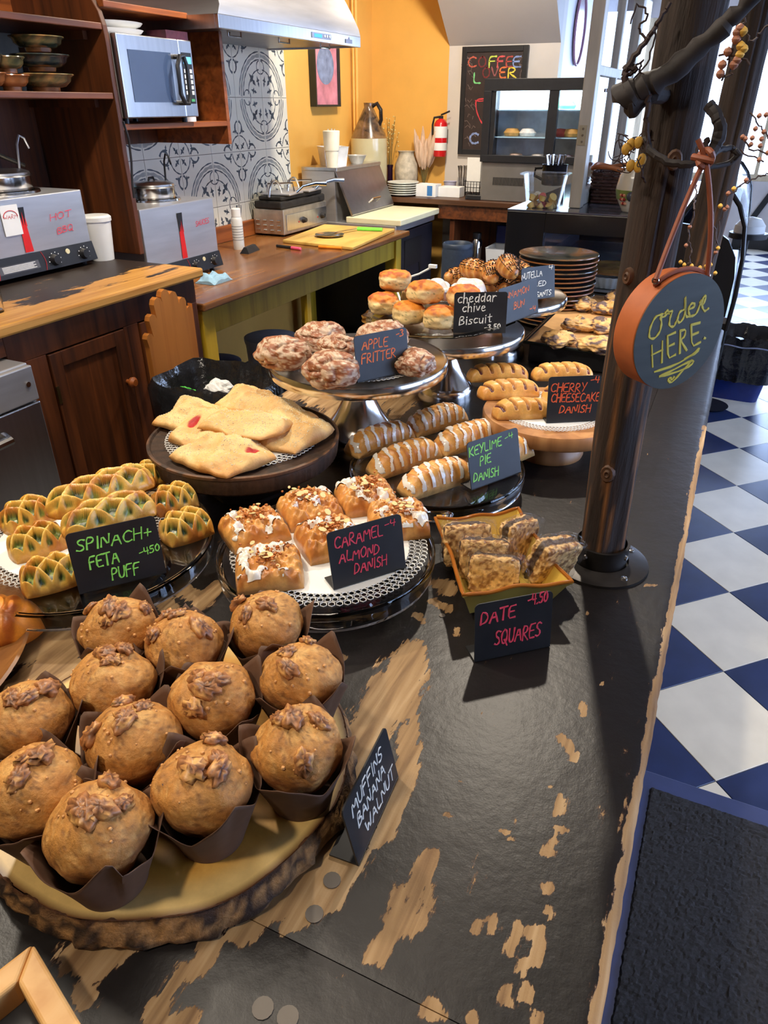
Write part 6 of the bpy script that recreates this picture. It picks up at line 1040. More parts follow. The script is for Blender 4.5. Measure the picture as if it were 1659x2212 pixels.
# basket
q = onZ(1306, 442, ZT_); bk = thing('wicker_basket', 'dark brown woven basket with orange wicker rim on the case', 'basket', (float(q[0])+.012, float(q[1])+.085, ZT_), .0); M_w1 = plain('dark_wicker', ST(66, 40, 34), .5, 0, .25, 40); M_w2 = plain('orange_wicker', ST(170, 96, 46), .5, 0, .15, 60, .3)
for r in range(9):
    pts = []
    for k in range(48):
        a = 2*math.pi*k/48; s = 1+r*.012; rr_ = (abs(math.cos(a)/.068/s)**5+abs(math.sin(a)/.068/s)**5)**(-.2)+.003*math.cos(k*math.pi/1.5+r*math.pi); pts.append((rr_*math.cos(a), rr_*math.sin(a), .006+r*.0108))
    MB().tube(pts, .0052, 6, True, flat=1).build('woven_band', M_w1, bk)
for k in range(16):
    a = 2*math.pi*k/16; rr_ = (abs(math.cos(a)/.066)**5+abs(math.sin(a)/.066)**5)**(-.2); MB().tube([(rr_*math.cos(a), rr_*math.sin(a), .0), (rr_*1.08*math.cos(a), rr_*1.08*math.sin(a), .10)], .0035, 5).build('stake', M_w1, bk)
pts = [((abs(math.cos(a)/.076)**5+abs(math.sin(a)/.076)**5)**(-.2)*math.cos(a), (abs(math.cos(a)/.076)**5+abs(math.sin(a)/.076)**5)**(-.2)*math.sin(a), .105+.010*abs(math.cos(a*2+.8))) for a in np.linspace(0, 2*math.pi, 41)[:-1]]; MB().tube(pts, .0075, 8, True).build('rim', M_w2, bk); MB().box((-.06, -.06, .001), (.06, .06, .006)).build('bottom', M_w1, bk, smooth=False)
# vase with painted fruit
q = onZ(1372, 462, ZT_); fv = thing('painted_vase', 'white ceramic vase with painted fruit half hidden by the log post', 'vase', (float(q[0])-.016, float(q[1])+.045, ZT_)); vp = [(.030, 0), (.034, .004), (.054, .04), (.060, .07), (.054, .105), (.040, .125), (.038, .14), (.046, .146), (.041, .146), (.034, .138), (.034, .125), (.001, .02)]
MB().lathe(vp, n=40).build('vase_body', plain('white_glaze', ST(222, 218, 205), .18, 0, .05, 8, coat=.6), fv, ang=70); MB().lathe([(.0545, .038), (.0585, .055), (.0605, .066), (.058, .066), (.05, .04)], n=40).build('green_band', plain('green_glaze', ST(130, 150, 84), .3, 0, .3, 40), fv, ang=70)
for k, (a, z, r, c) in enumerate([(-2.25+.12*(j % 3), .028+.012*(j//3), .0072, ST(150, 30, 36) if j % 2 else ST(214, 150, 120)) for j in range(9)]+[(-1.62, .050, .020, ST(70, 76, 90)), (-1.25, .032, .010, ST(220, 110, 60)), (-1.4, .046, .009, ST(205, 160, 110))]):
    rr_ = np.interp(z, [p[1] for p in vp[:6]], [p[0] for p in vp[:6]]); MB().ball((rr_*math.cos(a)*.99, rr_*math.sin(a)*.99, z), r*.75, 10).build('painted_fruit', plain('fruit_%d' % k, c, .25), fv)
# clear tub of creamers
q = onZ(1163, 452, ZT_); ctb = thing('clear_tub', 'clear square tub of yellow and red topped creamer cups on the case', 'tub', (float(q[0]), float(q[1])+.06, ZT_), .05)
v, f = rings([rect_ring(.050, .045, 0, 40), rect_ring(.066, .058, .098, 40), rect_ring(.078, .068, .100, 40), rect_ring(.078, .068, .103, 40), rect_ring(.064, .056, .101, 40), rect_ring(.048, .043, .003, 40)], True, True); MB().add(v, f).build('tub_wall', thinm('clear_tub_plastic', (.97, .98, .97), .09, .08, .15), ctb, ang=50)
rc = random.Random(7); M_crm = plain('butter_yellow', ST(235, 205, 130), .35); M_red = plain('red_foil', ST(200, 70, 80), .35); M_wf = plain('white_foil', ST(225, 220, 210), .35)
for k in range(16):
    i, j, l = k % 3, (k//3) % 3, k//9; x, y, z = -.030+.030*i+rc.uniform(-.003, .003), -.028+.028*j+rc.uniform(-.003, .003), .014+.025*l
    t = thing('creamer_cup', ('white topped', 'red topped', 'yellow')[k % 3]+' creamer cup in the clear tub, '+('back', 'middle', 'front')[2-j]+' row, '+('upper' if l else 'lower')+' layer', 'cup', (ctb.location.x+x, ctb.location.y+y, ZT_+z-.010), rc.uniform(0, 3), 'creamer cups in the clear tub'); t.rotation_euler = (rc.uniform(-.9, .9), rc.uniform(-.9, .9), rc.uniform(0, 3))
    MB().lathe([(.008, -.008), (.0115, .008), (.0125, .0085)], n=16).build('cup_body', M_crm, t, smooth=True); MB().lathe([(.0128, .0087), (.0128, .0096), (.001, .0096)], n=16).build('foil_lid', (M_wf, M_red, M_crm)[k % 3], t)
# black mug with cutlery
q = onZ(1200, 402, ZT_); mg = thing('cutlery_mug', 'black enamel mug holding steel cutlery behind the clear tub', 'mug', (float(q[0])-.02, float(q[1])+.04, ZT_)); MB().lathe([(.044, 0), (.05, .004), (.052, .075), (.055, .079), (.049, .078), (.046, .006), (.001, .006)], n=32).build('mug_body', M_fr, mg, ang=60); MB().tube([(-.05, 0, .065), (-.082, 0, .062), (-.086, 0, .035), (-.05, 0, .02)], .006, 8).build('handle', M_fr, mg)
for k in range(9): a = k*.7; MB().tube([(.02*math.cos(a), .02*math.sin(a), .008), (.034*math.cos(a), .034*math.sin(a), .088), (.040*math.cos(a), .038*math.sin(a), .115)], [.002, .003, .008], 6, flat=.35).build('spoon_handle', M_pol, mg)
# lamp with white dome behind the case, right of the arch
q = onY(1618, 500, 4.2); dl = thing('dome_lamp', 'small white domed lamp on a dark stand behind the curved glass', 'lamp', (float(q[0]), 4.2, 0)); zl = float(q[2]); MB().lathe([(.10, 0), (.11, .01)], n=24).build('base', M_blackpl, dl); MB().cyl((0, 0, .01), (0, 0, zl-.03), .012, n=10).build('pole', M_blackpl, dl); MB().lathe([(.09, zl-.03), (.09, zl-.005), (.02, zl-.005)], n=24).build('tray', M_blackpl, dl); MB().lathe([(.072, zl-.004), (.07, zl+.03), (.045, zl+.06), (.001, zl+.07)], n=24).build('dome', M_wplastic, dl)
# blue recycling bin with a black liner on the customer side
q = onZ(1590, 868, 0); wbn = thing('recycling_bin', 'blue waste bin with a black liner standing on the checkered floor', 'bin', (float(q[0])+.17, float(q[1])+.14, 0), -.05); zt = float(onY(1545, 725, float(q[1]))[2])
q0_, q1_ = onY(1548, 868, float(q[1])), onY(1640, 868, float(q[1])); wbn.location.x = float(q1_[0])-.15
v, f = rings([rect_ring(.145, .12, 0), rect_ring(.185, .155, zt-.06), rect_ring(.19, .16, zt-.055), rect_ring(.18, .15, zt-.06), rect_ring(.13, .11, .01)], True, True); MB().add(v, f).build('bin_body', plain('royal_blue_bin', ST(18, 40, 110), .35), wbn)
v, f = rings([rect_ring(.178, .15, zt*.32, 72, .02, 1), rect_ring(.195, .168, zt*.6, 72, .03, 2), rect_ring(.205, .178, zt*.86, 72, .03, 3), rect_ring(.20, .172, zt*1.03, 72, .045, 4), rect_ring(.17, .145, zt*1.0, 72, .05, 5), rect_ring(.14, .12, zt*.8, 72, .05, 6), rect_ring(.10, .08, zt*.6, 72, .04, 7)], False, True); MB().add(v, f).build('liner', M_liner, wbn, ang=80)
MB().tube([(x, y, zt*.9+.004*math.sin(k)) for k, (x, y, z) in enumerate(rect_ring(.209, .182, 0, 48))], .004, 6, True).build('tie_string', plain('grey_tie', ST(150, 155, 175), .4), wbn)
# portable speaker with its cable
q = onZ(968, 634, KZ); spk = thing('portable_speaker', 'navy cylindrical portable speaker standing behind the croissants', 'speaker', (float(q[0]), float(q[1])-.02, KZ)); hs = float(onY(968, 517, float(q[1])-.06)[2])-KZ
spk.location = (-.735, 2.10, KZ); hs = float(onY(968, 524, 2.10)[2])-KZ
M_spk = plain('navy_fabric', ST(40, 54, 74), .7, 0, .15, 150, .3); MB().lathe([(.040, 0), (.0445, .006), (.046, .03), (.045, hs-.025), (.043, hs-.012)], n=40).build('fabric_body', M_spk, spk); MB().lathe([(.0435, hs-.012), (.0445, hs-.002), (.041, hs+.002), (.035, hs-.004), (.034, hs-.012), (.001, hs-.012)], n=40, rib=lambda a, z: 1+.02*math.cos(a*4)*(z > hs-.005)).build('top_ring', plain('navy_rubber2', ST(46, 60, 80), .5), spk, ang=60); MB().lathe([(.026, hs-.0118), (.024, hs-.007), (.001, hs-.006)], n=24).build('radiator', plain('glossy_disc', ST(90, 110, 130), .15, .6), spk)
q = pl([(935, 576), (905, 592), (880, 600), (855, 620)], 2.0)+[(-.93+.12, 1.9, KZ+.03), (-.80, 1.95, KZ+.0035), (-.74, 2.02, KZ+.0035)]; MB().tube(q, .003, 8).solo('charging_cable', M_label, 'white charging cable with plug beside the portable speaker', 'cable'); o = bpy.data.objects['charging_cable']
MB().box((-.012, -.006, -.004), (.012, .006, .006)).build('plug', M_label, o, smooth=False, bev=.001).location = Vector(q[0])-Vector(o.location)
# ================================================================ PASTRY BUILDERS
M_bake = foodm('glossy_baked_dough', .38, 130, .6, .0014, coat=.25, sss=.05, var=.13); M_cake = foodm('muffin_crumb', .6, 240, .8, .0016, sss=.04, var=.20); M_dough = foodm('matte_dough', .6, 320, .5, .001, sss=.06, var=.10)
M_ice = foodm('sugar_icing', .16, 90, .08, .0006, coat=.6, sss=.15, var=.04); M_sugar = foodm('rough_glaze', .5, 420, .6, .001, var=.12)
def field(name, parent, mapf, hf, colf, mat, nu=56, nv=32, p=3.2, q=.42, maskf=None, imat=None, icol=(.93, .90, .84), ith=.0016, iname='icing', z0=0.0):
    """closed loaf: mapf(u,v)->x,y ; hf(u,v,x,y)->height of the full body ; edges round off by themselves"""
    s = lambda n: np.sin(np.linspace(-1, 1, n)*math.pi/2)*.35+np.linspace(-1, 1, n)*.65
    U, V = np.meshgrid(s(nu), s(nv)); X, Y = mapf(U, V); E = (np.clip(1-np.abs(U)**p, 0, 1)**q)*(np.clip(1-np.abs(V)**p, 0, 1)**q); Z = hf(U, V, X, Y)*E+z0
    C = colf(U, V, X, Y, E); C = C.reshape(-1, 3); n = nu*nv; P = np.stack([X, Y, Z], -1).reshape(-1, 3)
    F = [(j*nu+i, j*nu+i+1, (j+1)*nu+i+1, (j+1)*nu+i) for j in range(nv-1) for i in range(nu-1)]
    bd = list(range(nu))+[j*nu+nu-1 for j in range(1, nv)]+[(nv-1)*nu+i for i in range(nu-2, -1, -1)]+[j*nu for j in range(nv-2, 0, -1)]
    F.append(tuple(bd[::-1])); o = mk(name, P, F, mat, parent, True, C)
    if maskf is not None:
        Mk = maskf(U, V, X, Y, E); dzx = np.gradient(Z, axis=1)/np.maximum(1e-5, np.hypot(np.gradient(X, axis=1), np.gradient(Y, axis=1))); dzy = np.gradient(Z, axis=0)/np.maximum(1e-5, np.hypot(np.gradient(X, axis=0), np.gradient(Y, axis=0)))
        ex = np.stack([np.gradient(X, axis=1), np.gradient(Y, axis=1), np.gradient(Z, axis=1)], -1); ey = np.stack([np.gradient(X, axis=0), np.gradient(Y, axis=0), np.gradient(Z, axis=0)], -1); nn = np.cross(ex, ey); nn /= np.maximum(1e-9, np.linalg.norm(nn, axis=-1, keepdims=True)); nn = nn*np.sign(nn[..., 2:3]+1e-9)
        off = ith*np.clip((Mk-.5)*5, -.35, 1); P2 = np.stack([X, Y, Z], -1)+nn*off[..., None]; P2 = P2.reshape(-1, 3); mk_ = Mk.ravel() > .44; F2 = [f for f in F[:-1] if mk_[list(f)].all()]
        if F2:
            used = sorted({i for f in F2 for i in f}); mp = {a: b for b, a in enumerate(used)}; cc = np.tile(np.array(icol), (len(used), 1)); cc = cc*(.92+.08*vn(P2[used][:, 0], P2[used][:, 1], 0, 120, 4)[:, None])
            io = mk(iname, P2[used], [tuple(mp[i] for i in f) for f in F2], imat or M_ice, o, True, cc); io['kind'] = 'stuff'
    return o
def rmap(a, b, k=.45): return lambda U, V: (a*U*np.sqrt(1-k*V*V/2)/math.sqrt(1), b*V*np.sqrt(1-k*U*U/2))
def quadmap(c):
    c = [np.array(q) for q in c]
    def f(U, V):
        k = .25; u = (U*np.sqrt(1-k*V*V/2)+1)/2; v = (V*np.sqrt(1-k*U*U/2)+1)/2
        r = [(c[0][i]*(1-u)*(1-v)+c[1][i]*u*(1-v)+c[2][i]*u*v+c[3][i]*(1-u)*v) for i in (0, 1)]; return r[0], r[1]
    return f
def blob(name, parent, radf, colf, mat, n=26, m=40, zmin=None):
    th = np.linspace(.04, math.pi-.04, n); ph = np.linspace(0, 2*math.pi, m, endpoint=False); T, Q = np.meshgrid(th, ph, indexing='ij'); c = (np.sin(T)*np.cos(Q), np.sin(T)*np.sin(Q), np.cos(T)); P = radf(*c)
    if zmin is not None: P[..., 2] = np.maximum(P[..., 2], zmin)
    C = colf(*c, P).reshape(-1, 3); F = [(i*m+k, (i+1)*m+k, (i+1)*m+(k+1) % m, i*m+(k+1) % m) for i in range(n-1) for k in range(m)]+[tuple(range(m)), tuple((n-1)*m+k for k in range(m))[::-1]]
    return mk(name, P.reshape(-1, 3), F, mat, parent, True, C)
A3 = lambda *c: np.array(lin(*c))
# ---- stands ----------------------------------------------------------------------
def doily(x, y, z, r, lb, n=64):
    t = thing('paper_doily', lb, 'doily', (x, y, z)); m = MB(); a = np.linspace(0, 2*math.pi, n+1)[:-1]; m.prism([(r*.80*math.cos(k), r*.80*math.sin(k)) for k in a], (0, 0, 0), (1, 0, 0), (0, 1, 0), (0, 0, .0004)); m.build('centre', M_label, t, smooth=False)
    m = MB(); nl = 84
    for k in range(nl):
        b = 2*math.pi*k/nl
        for rr_, cc, cnt in ((.030*r, .83*r, 6), (.030*r, .89*r, 6), (.032*r, .955*r, 6)):
            bb = b+(math.pi/nl if .85*r < cc < .9*r else 0); m.tube([(cc*math.cos(bb)+rr_*math.cos(j), cc*math.sin(bb)+rr_*math.sin(j), .0005) for j in np.linspace(0, 2*math.pi, cnt+1)[:-1]], .0007, 3, True)
    o = m.build('lace_edge', M_label, t, smooth=False); o['kind'] = 'stuff'; return t
def glass_stand(x, y, z, r, lb):
    t = thing('glass_cake_stand', lb, 'cake stand', (x, y, KZ)); h = z-KZ
    MB().lathe([(.001, h-.006), (r*.94, h-.006), (r*.955, h-.022), (r*.985, h-.024), (r, h-.008), (r, h+.002), (r*.985, h+.004), (r*.965, h), (.001, h)], n=96).build('plate', M_glass, t, ang=50)
    MB().lathe([(.001, 0.0005), (r*.62, .0005), (r*.60, .006), (r*.20, .012), (r*.12, h-.008), (.001, h-.008)], n=64).build('foot', M_glass, t, ang=50); return t
def metal_stand(x, y, z, r, rb, lb, mat=None):
    t = thing('metal_cake_stand', lb, 'cake stand', (x, y, KZ)); h = z-KZ; k = rb
    MB().lathe([(.001, h-.004), (r*.965, h-.004), (r*.975, h-.016), (r*.99, h-.018), (r, h-.012), (r, h), (r*.985, h+.003), (r*.96, h), (.001, h-.001)], n=80).build('plate', M_pol, t, ang=40)
    MB().lathe([(k*.30, h-.006), (k*.42, h-.006), (k*.62, h-.010), (k*.42, h-.035), (k*.36, h*.60), (k*.37, h*.58), (k*.55, h*.42), (k*.86, h*.22), (k*.97, h*.17), (k*.97, h*.10), (k, h*.05), (k, 0), (.001, 0)], n=56).build('pedestal', M_pol, t, ang=50); return t
# ---- little chalk signs --------------------------------------------------------------
def chalk_sign(lb, z, TL, TR, BL, BR, lines, ink, tilt=12, cat='sign', foot=.028, lw=.0024, name='price_sign', side=1):
    bl, br = onZ(*BL, z), onZ(*BR, z); U = br-bl; W_ = float(np.linalg.norm(U)); U = U/W_; bk = np.array([-U[1], U[0], 0])*side; t_ = math.radians(tilt); V = np.array([0, 0, 1])*math.cos(t_)+bk*math.sin(t_); Nn = np.cross(U, V); O = bl+np.array([0, 0, .0004])
    def uv(px, py): r = ray(px, py); k = ((O-EYE) @ Nn)/(r @ Nn); P = EYE+r*k-O; return float(P @ U), float(P @ V)
    H = (uv(*TL)[1]+uv(*TR)[1])/2; H = max(.045, min(.11, H)); fwd = Nn if (EYE-O) @ Nn > 0 else -Nn
    t = thing(name, lb, 'sign', tuple((bl+br)/2)); cr = .006; pts = [(0, 0), (W_, 0), (W_, H-cr)]+[(W_-cr+cr*math.cos(a), H-cr+cr*math.sin(a)) for a in np.linspace(.3, 1.5, 5)]+[(cr-cr*math.cos(a), H-cr+cr*math.sin(a)) for a in np.linspace(1.5, .3, 5)]+[(0, H-cr)]
    MB().prism(pts, O-fwd*.0016, U, V, tuple(fwd*.0016)).build('panel', M_chalk, t, world=True, smooth=False)
    MB().prism([(0, 0), (W_, 0), (W_, foot), (0, foot)], O+bk*0, U, bk, (0, 0, .0016)).build('foot', M_chalk, t, world=True, smooth=False)
    m = MB(); k = 0
    for tx, a, b, hpx in lines:
        a_, b_ = uv(*a), uv(*b); mid = O+U*(a_[0]+b_[0])/2+V*(a_[1]+b_[1])/2; q = uv((a[0]+b[0])/2, (a[1]+b[1])/2-hpx); hh = q[1]-(a_[1]+b_[1])/2
        write(m, tx, a_, b_, max(.004, min(.03, hh)), lw*(.8 if hh < .009 else 1), lambda u, v, h: tuple(O+U*u+V*v+fwd*(h+.0002)), seed=k+len(tx), it=1); k += 1
    m.build('lettering', INK[ink], t, world=True, smooth=False, kind='stuff'); return t
# ================================================================ MUFFINS ON THE LIVE-EDGE SLAB
ZS = .94; sc_x, sc_y = -.388, .345
slab = thing('wood_slab', 'live edge wood slice board with bark rim carrying the muffins', 'board', (sc_x, sc_y, KZ))
n = 180; a = np.linspace(0, 2*math.pi, n, endpoint=False); R = 1/np.sqrt((np.cos(a)/.176)**2+(np.sin(a)/.166)**2); R = R*(1+.035*(vn(np.cos(a), np.sin(a), 0, 2.2, 4, 2)-.5)*2)
rg = []; zz = [0, .003, .010, .018, .025, .029, .030]
for i, z in enumerate(zz):
    rr_ = R*(1-.02*(i == 0))+(.016*(vn(np.cos(a)*3, np.sin(a)*3, z*60, 5, 7, 3)-.5) if 0 < i < 6 else 0)+(.003*math.sin(i*1.1))-.004*(i > 4); rg.append([(float(r*c), float(r*s), z+.001*float(w)) for r, c, s, w in zip(rr_, np.cos(a), np.sin(a), vn(np.cos(a), np.sin(a), i, 20, 3, 1))])
v, f = rings(rg, True, False); V = np.array(v); t = vn(V[:, 0], V[:, 1], V[:, 2], 110, 5, 4); C = mixc(A3(48, 30, 18), A3(178, 132, 80), ss(t, .40, .62)); C = mixc(C, A3(92, 54, 26), ss(V[:, 2], .024, .029)); mk('bark_rim', V, f, foodm('bark', .75, 240, .8, .003, var=.35), slab, True, C)
top = []; rt_ = R-.004
for k in np.linspace(1, .02, 24): top.append([(float(r*k*c), float(r*k*s), .0302+.0002*(1-k)) for r, c, s in zip(rt_, np.cos(a), np.sin(a))])
v, f = rings(top, False, True); V = np.array(v); rr_ = np.hypot(V[:, 0]/.172, V[:, 1]/.162); gr_ = vn(V[:, 0]*3+V[:, 1]*.2, V[:, 1]*12-V[:, 0]*2, 0, 12, 2, 4); C = mixc(A3(186, 126, 44), A3(224, 170, 80), gr_); C = mixc(C, A3(222, 186, 116), ss(rr_, .80, .93)); C = mixc(C, A3(96, 56, 28), ss(rr_, .965, .99)); mk('wood_face', V, f, foodm('slab_face', .38, 90, .1, .0006, coat=.15, var=.08), slab, True, C)
M_wrap = plain('brown_tulip_paper', ST(92, 64, 46), .7, 0, .10, 70, .15)
def wrapper_mesh(seed):
    th = np.linspace(0, 2*math.pi, 80, endpoint=False); rg = []; off = seed*.7
    for t in np.linspace(0, 1, 12):
        ring = []
        for A_ in th:
            pk2 = abs(((A_-off)/(math.pi/2)) % 1*2-1)**1.15; hgt = .045+.040*pk2*(0.80+.20*math.sin(A_*1.5+seed)); r = .0275+.0155*t+.0095*pk2*t**2.5+.0008*math.cos(10*A_)*t; ring.append((r*math.cos(A_), r*math.sin(A_), hgt*t))
        rg.append(ring)
    return rings(rg, True, False)
def walnut_mesh(seed):
    th, ph = np.linspace(.05, math.pi-.05, 12), np.linspace(0, 2*math.pi, 18, endpoint=False); T, Q = np.meshgrid(th, ph, indexing='ij'); X, Y, Z = np.sin(T)*np.cos(Q), np.sin(T)*np.sin(Q), np.cos(T)
    d = .45+.55*vn(X, Y, Z, 3.4, seed, 2)+.45*np.abs(np.sin(X*8+seed+2*Y)*np.cos(Y*7)); V = np.stack([X*d*.0105, Y*d*.0075, Z*d*.0055], -1).reshape(-1, 3)
    C = mixc(A3(88, 50, 30), A3(184, 122, 70), ss(d, .65, 1.15)).reshape(-1, 3); C = mixc(C, A3(222, 166, 96), ss(vn(V[:, 0], V[:, 1], V[:, 2], 260, seed+2, 2), .6, .68)); m = 18
    me = bpy.data.meshes.new('walnut'); F = [(i*m+k, (i+1)*m+k, (i+1)*m+(k+1) % m, i*m+(k+1) % m) for i in range(11) for k in range(m)]+[tuple(range(m)), tuple(11*m+k for k in range(m))[::-1]]
    me.from_pydata([tuple(q) for q in V], [], F); me.polygons.foreach_set('use_smooth', [True]*len(me.polygons)); ca = me.color_attributes.new('Col', 'FLOAT_COLOR', 'POINT'); ca.data.foreach_set('color', np.concatenate([C, np.ones((len(C), 1))], 1).ravel()); me.materials.append(M_nut); return me
M_nut = foodm('walnut_flesh', .45, 500, .4, .0006, coat=.1, var=.15); WN = [walnut_mesh(s) for s in range(5)]
def muffin(x, y, seed, lb, rz, s=1.0, nuts=4):
    t = thing('banana_walnut_muffin', lb, 'muffin', (x, y, ZS+.0008), rz, 'banana walnut muffins on the wood slab'); rnd = random.Random(seed)
    v, f = wrapper_mesh(seed); o = mk('paper_wrapper', v, f, M_wrap, t, True, None, 50); md = o.modifiers.new('s', 'SOLIDIFY'); md.thickness = .0006
    cr = rnd.uniform(0, 6)
    def rad(X, Y, Z):
        nz = vn(X, Y, Z, 1.7, seed, 3)-.5; fine = vn(X, Y, Z, 12, seed+2, 3)-.5; crack = np.exp(-((X*math.cos(cr)+Y*math.sin(cr)-.15+.3*(vn(X, Y, 0, 3, seed+5, 2)-.5))/.05)**2)*ss(Z, .5, .85)*.03
        r = .0395*s*(1+.26*nz+.028*fine-crack); zz_ = np.where(Z > 0, Z*.86, Z*1.30); k = np.where(Z < 0, 1-.42*np.abs(Z), 1.); return np.stack([X*r*k, Y*r*k, .058+zz_*r], -1)
    def col(X, Y, Z, P):
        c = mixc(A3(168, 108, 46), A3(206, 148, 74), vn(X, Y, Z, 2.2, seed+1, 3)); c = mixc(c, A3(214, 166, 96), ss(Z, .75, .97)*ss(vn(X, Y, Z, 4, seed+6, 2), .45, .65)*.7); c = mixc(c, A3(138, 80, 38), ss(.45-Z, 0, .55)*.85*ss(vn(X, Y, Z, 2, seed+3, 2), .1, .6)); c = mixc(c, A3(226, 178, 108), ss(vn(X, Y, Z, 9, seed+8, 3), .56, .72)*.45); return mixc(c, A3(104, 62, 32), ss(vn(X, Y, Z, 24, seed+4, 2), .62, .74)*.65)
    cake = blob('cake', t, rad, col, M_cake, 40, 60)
    for k in range(nuts):
        th_, ph_ = rnd.uniform(.1, .95) if k else rnd.uniform(0, .35), rnd.uniform(0, 6.28)+k*1.6; d = Vector((math.sin(th_)*math.cos(ph_), math.sin(th_)*math.sin(ph_), math.cos(th_))); P = rad(*(np.array(c) for c in d)); o = bpy.data.objects.new('walnut', WN[rnd.randrange(5)]); COL.objects.link(o); o.parent = t; o.location = tuple(float(c) for c in P+np.array(d)*.001)
        o.rotation_euler = (Vector((0, 0, 1)).rotation_difference(d) @ Matrix.Rotation(rnd.uniform(0, 6.28), 3, 'Z').to_quaternion()).to_euler(); q = rnd.uniform(.9, 1.45); o.scale = (q, q, q*.9)
    m = MB()
    for k in range(16):
        th_, ph_ = rnd.uniform(.1, 1.25), rnd.uniform(0, 6.28); d = (math.sin(th_)*math.cos(ph_), math.sin(th_)*math.sin(ph_), math.cos(th_)); P = rad(*(np.array(c) for c in d)); m.ball(tuple(float(c) for c in P), rnd.uniform(.0008, .0022), 6)
    m.build('walnut_crumbs', plain('nut_crumb', ST(206, 150, 90), .6, 0, .2, 100) if 'nut_crumb' not in bpy.data.materials else bpy.data.materials['nut_crumb'], t, kind='stuff')
MUF = [((258, 1362), 1, 'leftmost of the back three muffins, big walnut half on top', 5), ((400, 1393), 2, 'back row muffin in the middle, dark walnut at its right edge', 4), ((576, 1350), 3, 'back row muffin at the right with a walnut half in the centre', 3), ((243, 1480), 4, 'muffin in the second row left with one walnut in its middle', 4), ((460, 1512), 5, 'muffin in the slab middle with a walnut on its back rim', 4), ((648, 1465), 6, 'muffin at the right edge of the second row, smudged walnut', 3),
 ((287, 1605), 7, 'muffin in the middle of the slab with three walnut clusters', 5), ((643, 1618), 8, 'muffin nearest the muffin price sign', 4), ((60, 1560), 9, 'muffin at the left picture edge, upper of two', 3), ((78, 1708), 10, 'muffin at the left picture edge, lower of two', 3), ((213, 1795), 11, 'foremost muffin on the slab with walnuts along its left side', 5), ((440, 1700), 12, 'front right muffin beside the bare corner of the slab', 4)]
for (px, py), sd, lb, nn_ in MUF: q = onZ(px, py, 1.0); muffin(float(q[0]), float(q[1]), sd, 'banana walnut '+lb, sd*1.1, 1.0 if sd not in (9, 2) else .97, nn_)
chalk_sign('black price sign reading muffins banana walnut beside the wood slab', KZ+.0006, (740, 1743), (834, 1572), (775, 1872), (861, 1679), [('MUFFINS', (766, 1742), (831, 1630), 1), ('BANANA', (770, 1798), (828, 1694), 1), ('WALNUT', (793, 1815), (846, 1702), 1)], 'white', 12, lw=.0018)
def relabel_muffin_sign():
    o = [q for q in COL.objects if q.name.startswith('price_sign')][-1]; l = [c for c in o.children if c.name.startswith('lettering')][0]; bpy.data.objects.remove(l)
    bl, br = onZ(775, 1872, KZ+.0006), onZ(861, 1679, KZ+.0006); U = br-bl; W_ = float(np.linalg.norm(U)); U /= W_; bk = np.array([-U[1], U[0], 0]); t_ = math.radians(12); V = np.array([0, 0, 1])*math.cos(t_)+bk*math.sin(t_); Nn = np.cross(U, V); fwd = Nn if (EYE-bl) @ Nn > 0 else -Nn; O = bl+np.array([0, 0, .0004])
    zs = [v.co.z for c in o.children if c.name.startswith('panel') for v in c.data.vertices]; H = (max(zs)-min(zs))/math.cos(t_); m = MB()
    for tx, u0, u1, v in (('MUFFINS', .12, .80, .70), ('BANANA', .16, .78, .44), ('WALNUT', .24, .92, .15)): write(m, tx, (W_*u0, H*v), (W_*u1, H*v), H*.19, .0022, lambda u, v, h: tuple(O+U*u+V*v+fwd*(h+.0002)), seed=len(tx))
    m.build('lettering', INK['white'], o, world=True, smooth=False, kind='stuff')
relabel_muffin_sign()
# ================================================================ SPINACH PUFFS
gx, gy, gz, gr_ = -.712, .576, .960, .1655
glass_stand(gx, gy, gz, gr_, 'clear glass cake stand holding the spinach feta puffs'); doily(gx-.03, gy+.0, gz+.0006, .125, 'white lace doily under the spinach feta puffs')
def spinach(A_, B_, z, W_, lb, seed, H=.038):
    a, b = onZ(*A_, z), onZ(*B_, z); L_ = float(np.hypot(*(b-a)[:2])); c = (a+b)/2; t = thing('spinach_feta_puff', lb, 'pastry', (c[0], c[1], z), math.atan2(b[1]-a[1], b[0]-a[0]), 'spinach feta puffs on glass stand')
    nL = max(3, round(L_/.040)); nW = 2
    def lat(U, V): p_, q_ = U*nL/2, V*nW/2*.95; g1 = np.abs(np.sin((p_+q_)*math.pi)); g2 = np.abs(np.sin((p_-q_)*math.pi)); wob = .16*(vn(U*2, V*2, 0, 3, seed, 2)-.5); return np.minimum(g1, g2)+wob
    def hf(U, V, X, Y): k = lat(U, V); return H*(.84-.30*ss(k, .34, .62)+.18*(1-ss(k, .0, .40))+.08*(vn(X, Y, 0, 60, seed+1, 2)-.5))
    def cf(U, V, X, Y, E):
        k = lat(U, V); c = mixc(A3(228, 172, 64), A3(240, 200, 100), vn(X, Y, 0, 50, seed, 2)); c = mixc(c, A3(192, 108, 34), ss(vn(X, Y, 1, 70, seed+5, 3), .50, .72)*.75); c = mixc(c, A3(184, 104, 34), ss(.62-E, 0, .4)*.5)
        g = mixc(A3(36, 56, 24), A3(128, 140, 62), ss(vn(X, Y, 3, 240, seed+3, 2), .35, .7)); return mixc(c, g, ss(k, .36, .47)*ss(E, .56, .74))
    return field('dough', t, rmap(L_/2, W_/2, .5), hf, cf, M_bake, 84, 48, 4, .45) and t
z1, z2 = gz+.0012, gz+.036
